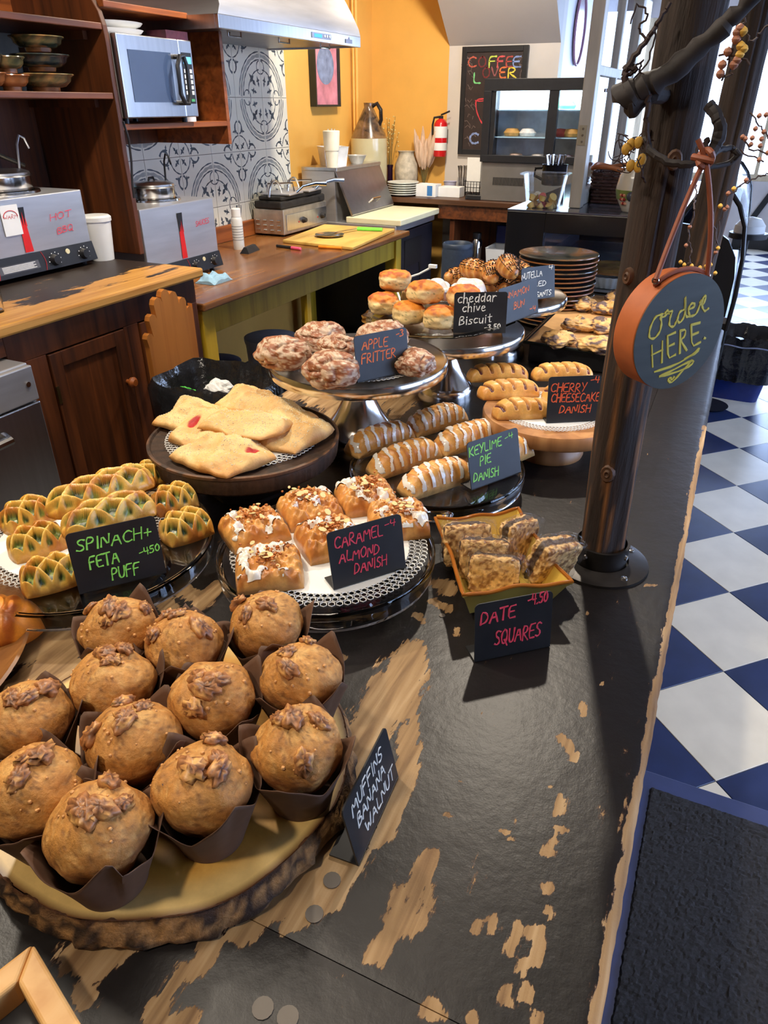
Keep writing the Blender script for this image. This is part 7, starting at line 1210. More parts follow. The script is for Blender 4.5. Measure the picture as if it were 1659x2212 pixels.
for A_, B_, z, W_, lb, sd in (((5, 1150), (118, 1105), z1, .055, 'spinach puff at the far left picture edge', 1), ((20, 1205), (145, 1165), z1, .055, 'spinach puff lying left behind the spinach sign', 2), ((45, 1275), (180, 1238), z1, .055, 'foremost spinach puff, left of the sign foot', 3), ((350, 1170), (455, 1135), z1, .056, 'spinach puff right of the spinach sign', 4), ((330, 1108), (425, 1080), z1, .05, 'spinach puff at the right rear with dark spinach', 5), ((285, 1058), (352, 1030), z1, .05, 'rearmost spinach puff on the stand', 6), ((100, 1115), (330, 1035), z2, .056, 'long spinach puff lying on top at the back', 7), ((135, 1160), (335, 1095), z2, .052, 'long spinach puff on top directly behind the sign', 8)):
    spinach(A_, B_, z, W_, lb, sd, .035)
chalk_sign('black price sign reading spinach feta puff in green', gz+.002, (145, 1150), (333, 1117), (172, 1285), (360, 1238), [('SPINACH+', (166, 1192), (326, 1160), 25), ('FETA', (195, 1230), (258, 1214), 26), ('-450', (302, 1202), (345, 1188), 15), ('PUFF', (243, 1252), (302, 1238), 25)], 'green')
# ================================================================ CARAMEL ALMOND DANISHES
hx_, hy_, hz_, hr_ = -.408, .694, .960, .1465
glass_stand(hx_, hy_, hz_, hr_, 'clear glass cake stand holding the caramel almond danishes'); doily(hx_+.0, hy_+.008, hz_+.0006, .135, 'white lace doily under the caramel almond danishes')
def almond(c_, rz, lb, seed, s=.043):
    q = onZ(*c_, hz_+.02); t = thing('caramel_almond_danish', lb, 'pastry', (q[0], q[1], hz_+.0014), rz, 'caramel almond danishes on glass stand'); H = .034
    def holes(U, V): return np.abs(np.sin(U*2.6*math.pi/2+.3))*np.abs(np.sin(V*2.6*math.pi/2+.5))
    def hf(U, V, X, Y): return H*(.86-.30*ss(holes(U, V), .62, .92)+.34*(vn(X, Y, 0, 70, seed, 3)-.5)+.09*np.cos(U*15)*np.cos(V*15))
    def cf(U, V, X, Y, E): c = mixc(A3(198, 122, 50), A3(232, 174, 96), vn(X, Y, 0, 60, seed+1, 3)); c = mixc(c, A3(168, 92, 36), ss(vn(X, Y, 2, 90, seed+2, 2), .55, .75)*.7); c = mixc(c, A3(226, 172, 104), ss(.5-E, 0, .4)*.6); return mixc(c, A3(90, 46, 24), ss(holes(U, V), .93, .99)*.7)
    o = field('dough', t, rmap(s*1.0, s*.92, .22), hf, cf, M_bake, 60, 56, 5, .38, lambda U, V, X, Y, E: ss(vn(X*1.0, Y*.75, 3, 62, seed+7, 3)+.05*vn(X, Y, 0, 200, seed, 1), .56, .64)*ss(E, .45, .7)*.9, M_ice, (.90, .85, .77), .0018)
    rnd = random.Random(seed); m = MB(); g_ = MB()
    for k in range(80):
        x, y = rnd.gauss(0, .28)*s, rnd.gauss(0, .28)*s; z = H*.93+rnd.uniform(.0, .004); r = rnd.uniform(.002, .0052)
        if k < 12: M3 = Matrix.Rotation(rnd.uniform(-.5, .5), 3, 'X') @ Matrix.Rotation(rnd.uniform(0, 6), 3, 'Z'); m.add([tuple(Vector((x, y, z+.001))+M3 @ Vector((r*1.2*math.cos(b), r*.8*math.sin(b), h))) for h in (0, .0008) for b in np.linspace(0, 2*math.pi, 8)[:-1]], [tuple(range(7))[::-1], tuple(range(7, 14))]+[(i, (i+1) % 7, 7+(i+1) % 7, 7+i) for i in range(7)])
        else: g_.obox((x, y, z), (r*.7, r*.6, r*.5), rnd.uniform(0, 3))
    m.build('almond_flakes', foodless('almond', ST(232, 200, 140)), t, smooth=False, kind='stuff'); g_.build('caramel_bits', foodless('caramel_bit', ST(178, 104, 46)), t, smooth=False, kind='stuff')
def foodless(nm, c): return bpy.data.materials[nm] if nm in bpy.data.materials else plain(nm, c, .45, 0, .15, 90)
for c_, rz, lb, sd in (((547, 1130), .95, 'caramel almond danish at the left of its glass stand', 1), ((668, 1088), .85, 'caramel almond danish at the back left over the doily', 2), ((790, 1062), .75, 'caramel almond danish at the very back right', 3), ((860, 1112), .55, 'caramel almond danish behind the right end of the caramel sign', 4), ((712, 1152), .85, 'caramel almond danish half hidden by the caramel sign', 5), ((580, 1215), .62, 'foremost caramel almond danish with wide icing', 6)): almond(c_, rz, lb, sd)
chalk_sign('black price sign reading caramel almond danish in pink', hz_+.002, (702, 1154), (862, 1109), (721, 1275), (877, 1227), [('CARAMEL', (723, 1186), (826, 1156), 25), ('-4', (830, 1141), (853, 1134), 14), ('ALMOND', (733, 1216), (819, 1195), 22), ('DANISH', (766, 1239), (835, 1219), 22)], 'pink', lw=.0021)
# ================================================================ CHERRY TURNOVERS
ux, uy, uz, ur = -.668, .886, 1.0, .157; M_char = foodm('charred_black_wood', .5, 120, .4, .002, var=.3)
us = thing('wooden_cake_stand', 'dark ribbed wooden cake stand holding the sugared turnovers', 'cake stand', (ux, uy, KZ)); h = uz-KZ
rb_ = lambda a, z: 1+(.008*(abs(math.sin(a*42)) > .35) if z < h-.006 and z > h-.034 else 0)
def cmesh(mb, nm, colf, mat, par): V = np.array(mb.v); o = mk(nm, V, mb.f, mat, par, True, colf(V), 40); return o
cmesh(MB().lathe([(.001, h-.034), (ur*.93, h-.034), (ur*.97, h-.028), (ur*.985, h-.012), (ur*.985, h-.005), (ur*1.0, h-.003), (ur, h+.002), (ur*.97, h+.003), (ur*.955, h-.001), (.001, h-.001)], n=252, rib=rb_), 'plate', lambda V: mixc(A3(34, 26, 22), A3(134, 92, 60), np.maximum(ss(np.hypot(V[:, 0], V[:, 1])/ur, .965, .99)*ss(V[:, 2], h-.004, h+.001)*.8*ss(vn(V[:, 0], V[:, 1], 0, 60, 2, 3), .3, .6), .25*vn(V[:, 0], V[:, 1]*6, 0, 20, 3, 2))), M_char, us)
cmesh(MB().lathe([(.001, 0), (.075, 0), (.075, .006), (.05, .012), (.045, h-.04), (.09, h-.0345)], n=8), 'pedestal', lambda V: np.tile(A3(36, 28, 26), (len(V), 1)), M_char, us)
doily(ux+.0, uy-.0, uz+.0036, .130, 'white lace doily under the sugared turnovers')
def wobq(cc, seed):
    g0 = quadmap(cc)
    def f(U, V): X, Y = g0(U, V); k = np.maximum(np.abs(U), np.abs(V))**2; return X+k*.016*(vn(X, Y, 0, 26, seed+9, 2)-.5), Y+k*.016*(vn(X, Y, 5, 26, seed+11, 2)-.5)
    return f
def turnover(quad, z, lb, seed, jam=None, H=.032):
    c = [onZ(*q, z) for q in quad]; m_ = sum(c)/4; t = thing('sugared_turnover', lb, 'pastry', (m_[0], m_[1], z), 0, 'sugared cherry turnovers on the dark stand'); cc = [(float(q[0]-m_[0]), float(q[1]-m_[1])) for q in c]
    def hf(U, V, X, Y): return H*(.42+.55*np.exp(-((V-.1-.25*np.sin(U*2+seed))/.45)**2)*(1-.45*np.abs(U)**3)+.12*np.sin(U*5+seed+V*3)*.5+.55*(vn(X, Y, 0, 36, seed, 4)-.5)) - (0 if jam is None else .008*np.exp(-(((U-jam[0])/.13)**2+((V-jam[1])/.26)**2)))
    def cf(U, V, X, Y, E):
        hgt_ = hf(U, V, X, Y)/H; c = mixc(A3(220, 172, 100), A3(238, 206, 146), vn(X, Y, 0, 40, seed+1, 3)); c = mixc(c, A3(204, 138, 66), ss(.75-E, 0, .5)*.55+.45*ss(vn(X, Y, 3, 30, seed+4, 3), .5, .75)); c = mixc(c, A3(196, 126, 58), ss(hgt_, .95, 1.2)*.5+ss(.42-hgt_, 0, .2)*.4); layers = np.sin(E*34+6*vn(X, Y, 0, 30, seed, 2)); c = mixc(c, A3(196, 146, 84), ss(.6-E, 0, .3)*ss(layers, .2, .8)*.5)
        if jam is not None: c = mixc(c, A3(176, 22, 16), ss(np.exp(-(((U-jam[0])/.15)**2+((V-jam[1])/.30)**2)), .42, .62))
        return c
    o = field('flaky_dough', t, wobq(cc, seed), hf, cf, M_dough, 84, 44, 5, .36); rnd = np.random.RandomState(seed); m = MB()
    for k in range(520):
        u, v = rnd.uniform(-.86, .86, 2)
        if jam is not None and abs(u-jam[0]) < .16 and abs(v-jam[1]) < .3: continue
        U, V = np.array(u), np.array(v); X, Y = wobq(cc, seed)(U, V); E = ((1-abs(u)**5)**.36)*((1-abs(v)**5)**.36); zz_ = float(hf(U, V, X, Y)*E); r = rnd.uniform(.0006, .0012); a = rnd.uniform(0, 3); x, y = float(X), float(Y)
        m.add([(x-r, y, zz_), (x, y-r, zz_), (x+r, y, zz_), (x, y+r, zz_), (x, y, zz_+r*1.1)], [(0, 1, 4), (1, 2, 4), (2, 3, 4), (3, 0, 4)])
    m.build('sugar_crystals', foodless('coarse_sugar', ST(246, 232, 200)), t, smooth=False, kind='stuff')
z = uz+.0046
turnover([(343, 988), (489, 1034), (597, 992), (548, 944)], z, 'foremost turnover with a red jam opening at its right end', 1, (.62, .35)); turnover([(348, 955), (478, 976), (590, 935), (455, 900)], z+.004, 'turnover in the middle left with a red jam opening near its tip', 2, (-.62, -.1)); turnover([(486, 948), (640, 986), (735, 926), (610, 895)], z+.003, 'turnover at the right pointing past the stand rim', 3)
turnover([(324, 920), (392, 936), (535, 905), (430, 866)], z+.002, 'turnover at the back left tip over the rim', 4); turnover([(452, 880), (560, 915), (697, 908), (545, 833)], z+.010, 'puffy rearmost turnover in the pile', 5, None, .03); turnover([(415, 925), (560, 955), (650, 920), (520, 880)], z+.024, 'turnover lying on top in the middle of the pile', 6, None, .022)
# ================================================================ APPLE FRITTERS
fx_, fy_, fz_, frr = -.568, 1.112, 1.08, .162
metal_stand(fx_, fy_, fz_, frr, .078, 'polished steel pedestal cake stand holding the apple fritters'); doily(fx_+.0, fy_, fz_+.0008, .125, 'white lace doily under the apple fritters')
def fritter(c_, z, lb, seed, s=.044, sq=.62):
    q = onZ(c_[0], c_[1], z+s*.5); t = thing('apple_fritter', lb, 'pastry', (q[0], q[1], z), seed*1.3, 'glazed apple fritters on steel stand')
    def rad(X, Y, Z): d = 1+.42*(vn(X, Y, Z, 1.5, seed, 3)-.5)+.10*(vn(X, Y, Z, 5, seed+1, 2)-.5)-.13*np.exp(-((vn(X, Y, Z, 1.8, seed+2, 1)-.5)/.035)**2); r = s*d; return np.stack([X*r, Y*r, (Z*r*sq)+s*sq*.86], -1)
    def col(X, Y, Z, P): c = mixc(A3(128, 70, 40), A3(172, 104, 62), vn(X, Y, Z, 3, seed+3, 3)); w = ss(vn(X, Y, Z, 5.5, seed+4, 4), .47, .58); c = mixc(c, A3(220, 196, 168), w*.72); return mixc(c, A3(238, 220, 192), ss(vn(X, Y, Z, 20, seed+6, 2), .62, .74)*.7)
    blob('glazed_dough', t, rad, col, M_sugar, 56, 80, 0)
z = fz_+.0022
for c_, z_, lb, sd, s_ in (((612, 765), z, 'apple fritter at the left of the steel stand', 1, .046), ((693, 728), z, 'apple fritter at the back left of the steel stand', 2, .044), ((716, 800), z, 'foremost apple fritter, left of the fritter sign', 3, .046), ((730, 752), z+.020, 'apple fritter on top in the middle of the pile', 4, .035), ((828, 728), z, 'apple fritter at the back behind the fritter sign', 5, .046), ((898, 785), z, 'small knobbly apple fritter right of the fritter sign', 6, .036)): fritter(c_, z_, lb, sd, s_)
chalk_sign('black price sign reading apple fritter in orange', fz_+.0045, (760, 726), (873, 709), (773, 828), (884, 803), [('APPLE', (782, 756), (837, 748), 20), ('-3', (855, 729), (871, 725), 14), ('FRITTER', (781, 786), (854, 771), 20)], 'orange', 8)
# ================================================================ KEY LIME DANISHES
lx, ly, lz, lr = -.372, 1.012, .950, .147; glass_stand(lx, ly, lz, lr, 'clear glass cake stand holding the key lime danishes')
def roll(A_, B_, z, W_, lb, seed, name, grp, kind, H=.040):
    a, b = onZ(*A_, z+H*.5), onZ(*B_, z+H*.5); L_ = float(np.hypot(*(b-a)[:2])); c = (a+b)/2; t = thing(name, lb, 'pastry', (c[0], c[1], z), math.atan2(b[1]-a[1], b[0]-a[0]), grp); nr = L_/.017
    def gro(U, V): return .5+.5*np.cos((U*nr/2+V*.35)*2*math.pi)
    if kind == 'lime':
        hf = lambda U, V, X, Y: H*(.92+.07*gro(U, V)+.10*(vn(X, Y, 0, 40, seed, 2)-.5))
        def cf(U, V, X, Y, E): c = mixc(A3(224, 152, 70), A3(238, 184, 104), vn(X, Y, 0, 50, seed, 3)); c = mixc(c, A3(178, 92, 34), ss(gro(U, V), .35, .9)*.6*ss(vn(X, Y, 1, 30, seed+2, 2), .3, .7)); return mixc(c, A3(236, 196, 130), ss(.45-E, 0, .4)*.7)
        mf = lambda U, V, X, Y, E: ss(.5+.5*np.sin((U*nr*.42-V*.42)*2*math.pi+2.5*vn(U*2, V, 0, 3, seed+5, 2)), .50, .72)*ss(E, .14, .34)
        o = field('rolled_dough', t, rmap(L_/2, W_/2, .35), hf, cf, M_bake, 96, 40, 3.0, .48, mf, M_ice, (.90, .86, .80), .0016)
    else:
        def slit(U, V): k = np.cos((U*nr*.36+V*.30)*2*math.pi); return ss(k, .45, .85)*ss(.95-np.abs(V), 0, .15)*ss(.97-np.abs(U), 0, .1)
        def jamm(U, V): return ss(slit(U, V), .45, .7)*(.6+.4*ss(np.abs(U), .3, .5))
        hf = lambda U, V, X, Y: H*(.96-.26*slit(U, V)+.10*(vn(X, Y, 0, 45, seed, 2)-.5))
        def cf(U, V, X, Y, E): c = mixc(A3(222, 156, 72), A3(240, 190, 104), vn(X, Y, 0, 50, seed, 3)); c = mixc(c, A3(190, 108, 40), ss(1-slit(U, V), .6, 1)*.35*ss(vn(X, Y, 1, 60, seed+2, 2), .4, .7)); c = mixc(c, A3(186, 116, 54), slit(U, V)*.5); return mixc(c, A3(84, 12, 36), jamm(U, V)*ss(E, .25, .45))
        o = field('braided_dough', t, rmap(L_/2, W_/2, .4), hf, cf, M_bake, 96, 40, 3.4, .45)
z = lz+.0012; g = 'iced key lime danishes on glass stand'
for A_, B_, lb, sd, z_ in (((752, 962), (888, 918), 'iced key lime danish at the far left of its stand', 1, z), ((880, 918), (1002, 880), 'rearmost iced key lime danish', 2, z), ((800, 1005), (945, 955), 'iced key lime danish in the middle front row', 3, z), ((868, 1047), (1015, 998), 'foremost iced key lime danish touching the sign', 4, z), ((940, 958), (1075, 915), 'iced key lime danish behind the key lime sign', 5, z), ((1030, 990), (1142, 950), 'iced key lime danish poking out right of the key lime sign', 6, z)): roll(A_, B_, z_, .050, lb, sd, 'key_lime_danish', g, 'lime', .040)
chalk_sign('black price sign reading key lime pie danish in green', lz+.002, (999, 958), (1108, 928), (1019, 1060), (1126, 1021), [('KEYLIME', (1014, 987), (1083, 961), 19), ('-4', (1090, 953), (1107, 944), 12), ('PIE', (1037, 1006), (1060, 998), 19), ('DANISH', (1023, 1041), (1076, 1026), 19)], 'green', 14)
# ================================================================ CHERRY DANISHES ON MANGO WOOD STAND
cx_, cy_, cz_, crr = -.232, 1.236, .992, .128; M_mango = woodm('mango_wood', ST(130, 84, 48), ST(176, 124, 76), ST(196, 150, 98), 'Z', 14, .42)
cs = thing('wooden_cake_stand', 'round brown wood pedestal cake stand holding cherry cheesecake danishes', 'cake stand', (cx_, cy_, KZ)); h = cz_-KZ
MB().lathe([(.001, h-.026), (crr*.97, h-.026), (crr, h-.021), (crr, h-.004), (crr*.985, h), (.001, h)], n=80).build('plate', M_mango, cs, ang=50); MB().lathe([(.001, 0), (.062, 0), (.064, .006), (.060, .014), (.050, h-.045), (.052, h-.0265)], n=48).build('pedestal', M_mango, cs, ang=50)
doily(cx_-.005, cy_, cz_+.0006, .098, 'white lace doily under the cherry cheesecake danishes'); z = cz_+.0016; g = 'cherry cheesecake danishes on wood stand'
for A_, B_, lb, sd in (((1008, 803), (1142, 798), 'cherry danish at the back left of the wood stand', 1), ((1148, 800), (1282, 798), 'cherry danish at the back right of the wood stand', 2), ((1032, 840), (1165, 832), 'cherry danish in the middle of the wood stand with end slits', 3), ((1064, 880), (1195, 876), 'foremost cherry danish beside the cherry sign', 4), ((1172, 845), (1292, 842), 'cherry danish mostly hidden behind the cherry sign', 5)): roll(A_, B_, z, .046, lb, sd, 'cherry_danish', g, 'cherry', .032)
chalk_sign('black price sign reading cherry cheesecake danish in orange', cz_+.002, (1180, 815), (1302, 810), (1180, 914), (1292, 909), [('CHERRY', (1189, 847), (1265, 845), 18), ('-4', (1275, 827), (1293, 826), 13), ('CHEESECAKE', (1190, 869), (1294, 866), 18), ('DANISH', (1208, 892), (1274, 890), 16)], 'red', 10)
# ================================================================ BISCUITS, BUNS, CROISSANTS
bx0, by0, bz0, br0 = -.51, 1.424, 1.066, .161; metal_stand(bx0, by0, bz0, br0, .062, 'tall steel pedestal stand under the glass biscuit plate')
gp = thing('glass_plate', 'clear scalloped glass plate of cheddar biscuits on a steel stand', 'plate', (bx0-.035, by0-.005, bz0+.0035)); MB().lathe([(.001, 0), (.10, 0), (.13, .010), (.150, .013), (.152, .016), (.13, .014), (.10, .0045), (.001, .004)], n=120, rib=lambda a, z: 1+.012*math.cos(a*20)*(z > .005)).build('plate_body', M_glass, gp, ang=60)
def biscuit(c_, z, lb, seed, s=.036):
    q = onZ(c_[0], c_[1], z+s*.55); t = thing('cheddar_chive_biscuit', lb, 'biscuit', (q[0], q[1], z), seed*2.1, 'cheddar chive biscuits on glass plate')
    def rad(X, Y, Z): d = 1+.38*(vn(X, Y, Z, 1.7, seed, 3)-.5)+.08*(vn(X, Y, Z, 7, seed+1, 2)-.5); r = s*d*(np.abs(X)**2.6+np.abs(Y)**2.6+np.abs(Z)**2.6)**(-1/2.6)*.97; return np.stack([X*r, Y*r, Z*r*.66+s*.62], -1)
    def col(X, Y, Z, P): c = mixc(A3(232, 196, 130), A3(240, 212, 156), vn(X, Y, Z, 4, seed+2, 2)); top_ = ss(Z+.35*(vn(X, Y, Z, 3, seed+3, 3)-.5), .30, .55); c = mixc(c, mixc(A3(222, 136, 40), A3(176, 84, 26), ss(vn(X, Y, Z, 4, seed+4, 3), .42, .65)), top_); c = mixc(c, A3(150, 76, 30), ss(-.45-Z, 0, .3)*.8); return mixc(c, A3(88, 96, 48), ss(vn(X, Y, Z, 16, seed+5, 2), .74, .80)*(1-top_)*.8)
    blob('golden_dough', t, rad, col, M_dough, 40, 60, 0)
z = bz0+.0085; zt = z+.040
for c_, z_, lb, sd in (((828, 658), z+.002, 'lower left cheddar biscuit with toasted cheese', 1), ((884, 678), z, 'cheddar biscuit in the lower row, darkest cheese', 2), ((952, 688), z, 'lower cheddar biscuit left of the biscuit sign', 3), ((900, 640), z, 'cheddar biscuit hidden behind the lower row', 6), ((1010, 668), z, 'lower cheddar biscuit behind the sign', 8), ((852, 608), zt+.002, 'topmost left cheddar biscuit', 4), ((918, 634), zt, 'pale round cheddar biscuit on top in the middle', 5), ((1003, 644), zt-.003, 'cheddar biscuit on top right partly behind the sign', 7)): biscuit(c_, z_, lb, sd)
chalk_sign('black price sign reading cheddar chive biscuit in white', bz0+.0045, (979, 632), (1092, 630), (979, 722), (1092, 720), [('cheddar', (988, 655), (1071, 650), 21), ('chive', (998, 675), (1048, 671), 19), ('Biscuit', (992, 702), (1061, 696), 18), ('-3.50', (1046, 713), (1080, 709), 10)], 'white', 6)
kx_, ky_, kz_, kr_ = -.500, 1.775, 1.064, .164; metal_stand(kx_, ky_, kz_, kr_, .073, 'steel pedestal cake stand under the croissants and cinnamon buns')
def bun(c_, z, lb, seed, s=.045):
    q = onZ(c_[0], c_[1], z+.03); t = thing('cinnamon_bun', lb, 'bun', (q[0], q[1], z), seed, 'iced cinnamon buns on steel stand')
    hf = lambda U, V, X, Y: .048*(.9+.12*np.cos(np.hypot(U, V)*11+np.arctan2(V, U))+.12*(vn(X, Y, 0, 40, seed, 2)-.5)); cf = lambda U, V, X, Y, E: mixc(A3(206, 140, 68), A3(160, 90, 40), ss(vn(X, Y, 0, 60, seed, 3), .4, .7))
    field('bun_dough', t, rmap(s, s, .9), hf, cf, M_bake, 44, 44, 3, .42, lambda U, V, X, Y, E: ss(E+.35*(vn(X, Y, 0, 60, seed+3, 2)-.5), .50, .66), M_ice, (.86, .82, .78), .0028)
z = kz_+.0015; bun((1012, 622), z, 'large cinnamon bun with thick white icing behind the biscuit sign', 2, .046); bun((940, 622), z, 'iced cinnamon bun seen between the cheddar biscuits', 5, .040)
def croissant(c_, z, rz, lb, seed, tilt=0, s=1.0):
    q = onZ(c_[0], c_[1], z+.02); t = thing('croissant', lb, 'croissant', (q[0], q[1], z), rz, 'sprinkled croissants on the far steel stand'); t.rotation_euler = (tilt, 0, rz); n, m = 60, 24; V = []; C = []
    u = np.linspace(-1, 1, n); ang = u*1.05; Rr = .052*s; pr = np.clip(1-np.abs(u)**2.1, 0, 1)**.62*.024*s*(1+.16*(np.abs(np.sin(u*13)))-.05)+.0015; th = np.linspace(0, 2*math.pi, m, endpoint=False)
    U, T = np.meshgrid(u, th, indexing='ij'); Pr = pr[:, None]*(1+.10*(vn(U*2, np.cos(T), np.sin(T), 2, seed, 2)-.5)); A2 = ang[:, None]; X = (Rr+Pr*np.cos(T))*np.sin(A2); Y = (Rr+Pr*np.cos(T))*np.cos(A2)-Rr; Z = Pr*np.sin(T)*.92+.024*s
    st_ = np.abs(np.sin(U*13)); c = mixc(A3(226, 166, 90), A3(190, 118, 52), ss(st_, .2, .9)); spk_ = ss(vn(X, Y, Z, 210, seed+3, 1), .55, .62)*ss(np.sin(T), .0, .4)*ss(np.sin(U*6.5+seed), -.2, .3); c = mixc(c, A3(36, 22, 22), spk_)
    F = [(i*m+k, i*m+(k+1) % m, (i+1)*m+(k+1) % m, (i+1)*m+k) for i in range(n-1) for k in range(m)]+[tuple(range(m))[::-1], tuple((n-1)*m+k for k in range(m))]; mk('flaky_body', np.stack([X, Y, Z], -1).reshape(-1, 3), F, M_bake, t, True, c.reshape(-1, 3))
    rnd = random.Random(seed); mb = MB()
    for k in range(420):
        i, j = rnd.randrange(6, n-6), rnd.randrange(0, m//2+1)
        mb.obox((X[i, j], Y[i, j], Z[i, j]+.0006), (.0048, .0016, .0014), rnd.uniform(0, 3))
    mb.build('chocolate_sprinkles', foodless('dark_sprinkle', ST(40, 24, 22)), t, smooth=False, kind='stuff')
for c_, z_, rz, lb, sd, ti in (((1000, 600), z+.0, .4, 'croissant at the left of the pile with dark sprinkles', 1, 0), ((1052, 612), z, 2.2, 'croissant low in front of the pile', 2, 0), ((1105, 620), z, 1.0, 'croissant directly behind the croissant sign, low in the pile', 3, 0), ((1165, 618), z, -1.2, 'croissant at the right end past the croissant sign', 4, 0), ((1055, 585), z+.040, 1.5, 'croissant leaning upright at the top of the pile', 5, .6), ((1105, 585), z+.036, .2, 'croissant on top at the right of the pile', 6, .2), ((1020, 585), z+.036, 2.7, 'croissant on top at the left of the pile', 7, .2), ((1082, 572), z+.066, 1.9, 'highest croissant crowning the pile', 8, .7)): croissant(c_, z_, rz, lb, sd, ti)
chalk_sign('grey price sign reading cinnamon bun in orange', kz_+.004, (1073, 628), (1143, 603), (1082, 706), (1163, 675), [('CINNAMON', (1080, 652), (1142, 630), 14), ('BUN', (1110, 668), (1132, 661), 15), ('-4', (1143, 672), (1156, 669), 9)], 'orange', 10); chalk_sign('grey price sign reading filled croissants in white', kz_+.004, (1122, 581), (1195, 571), (1127, 652), (1198, 642), [('NUTELLA', (1127, 605), (1171, 595), 13), ('4', (1185, 583), (1193, 581), 9), ('FILLED', (1133, 622), (1179, 616), 11), ('CROISSANTS', (1129, 648), (1190, 636), 11)], 'white', 10)
# ================================================================ DATE SQUARES IN A CERAMIC DISH
rimz = .962; rc_ = [onZ(*p, rimz) for p in ((999, 1292), (1238, 1262), (1120, 1100), (938, 1122))]; bc_ = [onZ(*p, KZ+.001) for p in ((1012, 1340), (1188, 1320))]; cen = sum(rc_)/4; M_yel = plain('yellow_glaze', ST(214, 180, 84), .22, 0, .08, 10, coat=.5)
dd_ = thing('ceramic_dish', 'yellow ceramic loaf dish with brown rim holding wrapped date squares', 'dish', (cen[0], cen[1], KZ+.0006))
def ring4(k, z, n=24, wav=0):
    out = []; c = [(float(q[0]-cen[0])*k, float(q[1]-cen[1])*k) for q in rc_]
    for e in range(4):
        a, b = c[e], c[(e+1) % 4]
        for i in range(n): t_ = .06+.88*i/n if False else i/n; w_ = 1-.06*math.sin(math.pi*t_); x, y = (a[0]+(b[0]-a[0])*t_)*w_, (a[1]+(b[1]-a[1])*t_)*w_; out.append((x, y, z+wav*math.cos(2*math.pi*t_*2)))
    return out
v, f = rings([ring4(.66, 0), ring4(.74, .006), ring4(.93, .044), ring4(1.0, .0505, wav=.002), ring4(.985, .053, wav=.002), ring4(.955, .050, wav=.002), ring4(.88, .040), ring4(.70, .010), ring4(.5, .007)], True, True); MB().add(v, f).build('dish_body', M_yel, dd_, ang=60)
MB().tube(ring4(.985, .0525, wav=.002), .0026, 8, True).build('brown_rim', plain('amber_rim', ST(158, 92, 30), .2, coat=.4), dd_)
M_oat = foodm('oat_crumble', .6, 220, .8, .002, var=.25); M_film = thinm('cling_film', (1, 1, 1), .035, .10, .9)
def datesq(c_, z, rz, tx, ty_, lb, seed, W_=.064, T_=.026, H=.060):
    q = onZ(c_[0], c_[1], z+H/2); t = thing('date_square', lb, 'pastry', (q[0], q[1], z), rz, 'wrapped date squares in the yellow dish'); t.rotation_euler = (tx, ty_, rz); nx, ny = 34, 30
    def face(O_, A_, B_):
        u, v = np.meshgrid(np.linspace(0, 1, nx), np.linspace(0, 1, ny)); return np.array(O_)+u[..., None]*np.array(A_)+v[..., None]*np.array(B_)
    x, y, h_ = W_/2, T_/2, H; Vs = []; Fs = []; b0 = 0
    for O_, A_, B_ in (((-x, -y, 0), (W_, 0, 0), (0, 0, H)), ((x, y, 0), (-W_, 0, 0), (0, 0, H)), ((x, -y, 0), (0, T_, 0), (0, 0, H)), ((-x, y, 0), (0, -T_, 0), (0, 0, H)), ((-x, -y, H), (W_, 0, 0), (0, T_, 0)), ((-x, y, 0), (W_, 0, 0), (0, -T_, 0))):
        P = face(O_, A_, B_).reshape(-1, 3); Vs.append(P); Fs += [(b0+j*nx+i, b0+j*nx+i+1, b0+(j+1)*nx+i+1, b0+(j+1)*nx+i) for j in range(ny-1) for i in range(nx-1)]; b0 += nx*ny
    P = np.concatenate(Vs); c0 = np.array([0, 0, H/2]); d = P-c0; e = d/np.array([x, y, H/2]); rr_ = (np.abs(e)**7).sum(1)**(-1/7); nz = vn(P[:, 0], P[:, 1], P[:, 2], 170, seed, 2)-.5; P2 = c0+d*(rr_*.98)[:, None]*(1+.20*nz)[:, None]
    lay = ss(.0065-np.abs(P[:, 1]-.001+.006*(vn(P[:, 0], 0*P[:, 1], P[:, 2], 60, seed+2, 2)-.5)), 0, .002); c = mixc(A3(138, 90, 44), A3(226, 184, 120), ss(vn(P[:, 0], P[:, 1], P[:, 2], 230, seed+1, 2), .32, .62)); c = mixc(c, A3(40, 24, 28), lay*.92); mk('oat_body', P2, Fs, M_oat, t, True, c)
    d2 = P-c0; sc2 = 1.06+.10*vn(P[:, 0], P[:, 1], P[:, 2], 70, seed+8, 2); P3 = c0+d2*(rr_*sc2)[:, None]; P3[:, 0] += .012*ss(P3[:, 0], x*.9, x*1.1)*vn(P[:, 1], P[:, 2], 0, 90, seed+9, 2); fo = mk('cling_film', P3, Fs, M_film, t, False); fo['kind'] = 'stuff'
zb = KZ+.010
datesq((1010, 1180), zb+.006, .5, -.25, .0, 'wrapped date square at the back left of the dish', 1, .066, .030); datesq((1045, 1215), zb+.006, .30, -.25, 0, 'wrapped date square in the middle left behind the front one', 2, .066, .026); datesq((1066, 1245), zb+.002, .22, -.22, 0, 'foremost wrapped date square with its dark layer on top', 3, .066, .026, .055); datesq((1118, 1170), zb+.006, 1.15, -.1, .15, 'wrapped date square standing at the back right corner', 4, .062, .028); datesq((1178, 1205), zb+.006, 1.0, .2, .2, 'wrapped date square leaning at the front right corner', 5, .070, .032, .062)
chalk_sign('black price sign reading date squares in pink before the dish', KZ+.0008, (1022, 1307), (1188, 1278), (1025, 1431), (1188, 1397), [('DATE', (1038, 1349), (1112, 1332), 26), ('-4.50', (1140, 1308), (1182, 1298), 22), ('SQUARES', (1068, 1394), (1166, 1374), 30)], 'pink', 8, lw=.0026)
